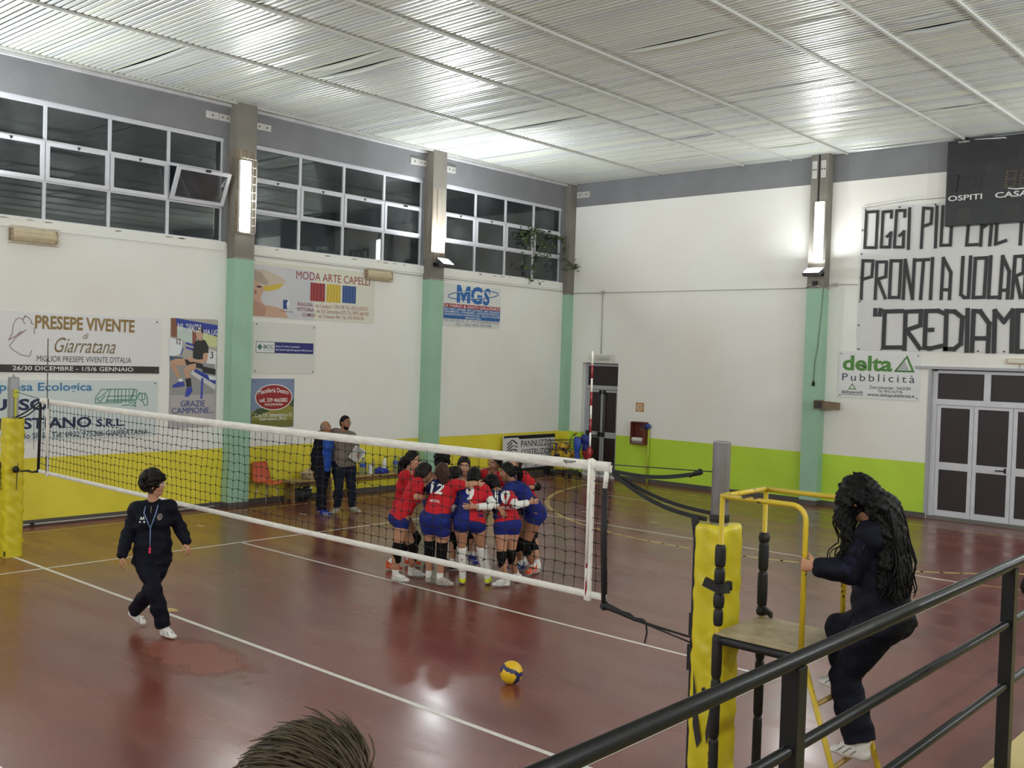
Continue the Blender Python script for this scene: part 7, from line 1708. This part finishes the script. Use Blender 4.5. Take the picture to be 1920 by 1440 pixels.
t, b, A = person('person with dark beard and glasses in a taupe jumper, holding papers', POSE['youngman'], dict(girth=1.18, skin=SKIN2, scale=1.05, curlL=.6, curlR=.45)); A['h'] = .008
top(t, A, 'jumper', CL['taupe'], sleeve=1.72, infl=.018, hem=.08, loose=.022); bottoms(t, A, 'jeans', CL['denim'], leg=1.93, infl=.014, flare=.006, waist=.05)
for nm in 'LR': shoe(t, A, nm, CL['shoegrey'])
hairball(t, A, M_HAIRB, 'tied', infl=.008); glasses(t, A, M_BLACKR)
S = SDF(); hd, hf, hup, hr = A['head'], A['hf'], A['hup'], A['hr']; S.ell(hd-hup*.058+hf*.024, (.060,.067,.074), (hr,hf,hup), .01); S.ell(hd-hup*.098+hf*.062, (.026,.024,.024), (hr,hf,hup), .02); S.cut(hd-hup*.066+hf*.08, unit(hup+hf*.12)); S.cut(hd-hf*.005, -hf)
Vh, Fh = S.mesh(.006); Vh = np.array(Vh); npmesh('beard', Vh, Fh, M_HAIRB, t)
wr = A['seg']['L'][2]; mb = MB(); ux = unit((.5,.3,.9)); uy = unit(np.cross(ux, (.6,-.8,0))); 
for k in range(3): mb.obox(wr+V3((.06,-.06,.07))+uy*.012*k+ux*.01*k, (.13,.10,.001), (unit(ux+uy*.08*k), uy, unit(np.cross(ux, uy))))
tag(mb.build('papers', CL['white']), 'white sheets held in the hand of the bearded man', 'paper')

# ---- spectators on the terrace
t, b, A = person('person with tousled brown hair seen from behind at the bottom edge of the view', POSE['child'], dict(girth=.9, scale=.9, h=.008)); top(t, A, 'sweatshirt', CL['grey'], sleeve=1.9, hem=.08, loose=.02); bottoms(t, A, 'trousers', CL['denim'], leg=1.92, infl=.014)
for nm in 'LR': shoe(t, A, nm, CL['shoe'])
hd, hf, hup, hr = A['head'], A['hf'], A['hup'], A['hr']; M_HAIRL = mat('hair_light_brown', (66,55,40), .55, spec=.2, var=.3, vscale=30)
S = SDF(); S.ell(hd+hup*.028-hf*.016, (.088,.100,.100), (hr,hf,hup), .02); S.ell(hd-hf*.04-hup*.03, (.074,.06,.085), (hr,hf,hup), .03); S.cut(hd+hf*.055+hup*.05, unit(hf-hup*.7)); S.cut(hd-hup*.09, -hup)
Vh, Fh = S.mesh(.006); hair = npmesh('hair', Vh, Fh, M_HAIRL, t); rp = random.Random(31); mb = MB()
crown = hd-hf*.10+hup*.06+hr*.03
for i in range(2600):      # short strands combed round the crown
    v = unit((rp.gauss(0,1), rp.gauss(0,1), rp.gauss(0,1)+.45)); lp = V3((v[0]*.089, v[1]*.101-.016, v[2]*.101+.028)); 
    if lp[2] < -.06 or (lp[1] > .055 and lp[2] < .055) or v[0] > .72: continue
    p0 = hd+hr*lp[0]+hf*lp[1]+hup*lp[2]; nrm = unit(hr*v[0]/.089+hf*v[1]/.101+hup*v[2]/.101); d = (p0-crown)*4-hr*.75+hf*.30; tan = unit(d-nrm*(d@nrm)+nrm*.0001); L = rp.uniform(.04,.075); lift = rp.uniform(.0,.10); tan2 = unit(tan+hr*rp.gauss(0,.14)+hf*rp.gauss(0,.14))
    mb.tube([p0-nrm*.003, p0+tan2*L*.4+nrm*(.004+L*lift*.4), p0+tan2*L*.75+nrm*(.004+L*lift*.4-.004), p0+tan2*L+nrm*(L*lift*.25-.006)], [.0014,.0018,.0014,.0004], 4)
mb.build('hair_strands', M_HAIRL, hair)
t, b, A = person('person with dark hair leaning on the black railing at the right edge of the view', POSE['edge'], dict(curlL=.7, curlR=.7)); top(t, A, 'jumper', CL['black'], sleeve=1.8, hem=.08, loose=.015); bottoms(t, A, 'trousers', CL['denim'], leg=1.92, infl=.014)
for nm in 'LR': shoe(t, A, nm, CL['shoe'])
hairball(t, A, M_HAIRB, 'bob')
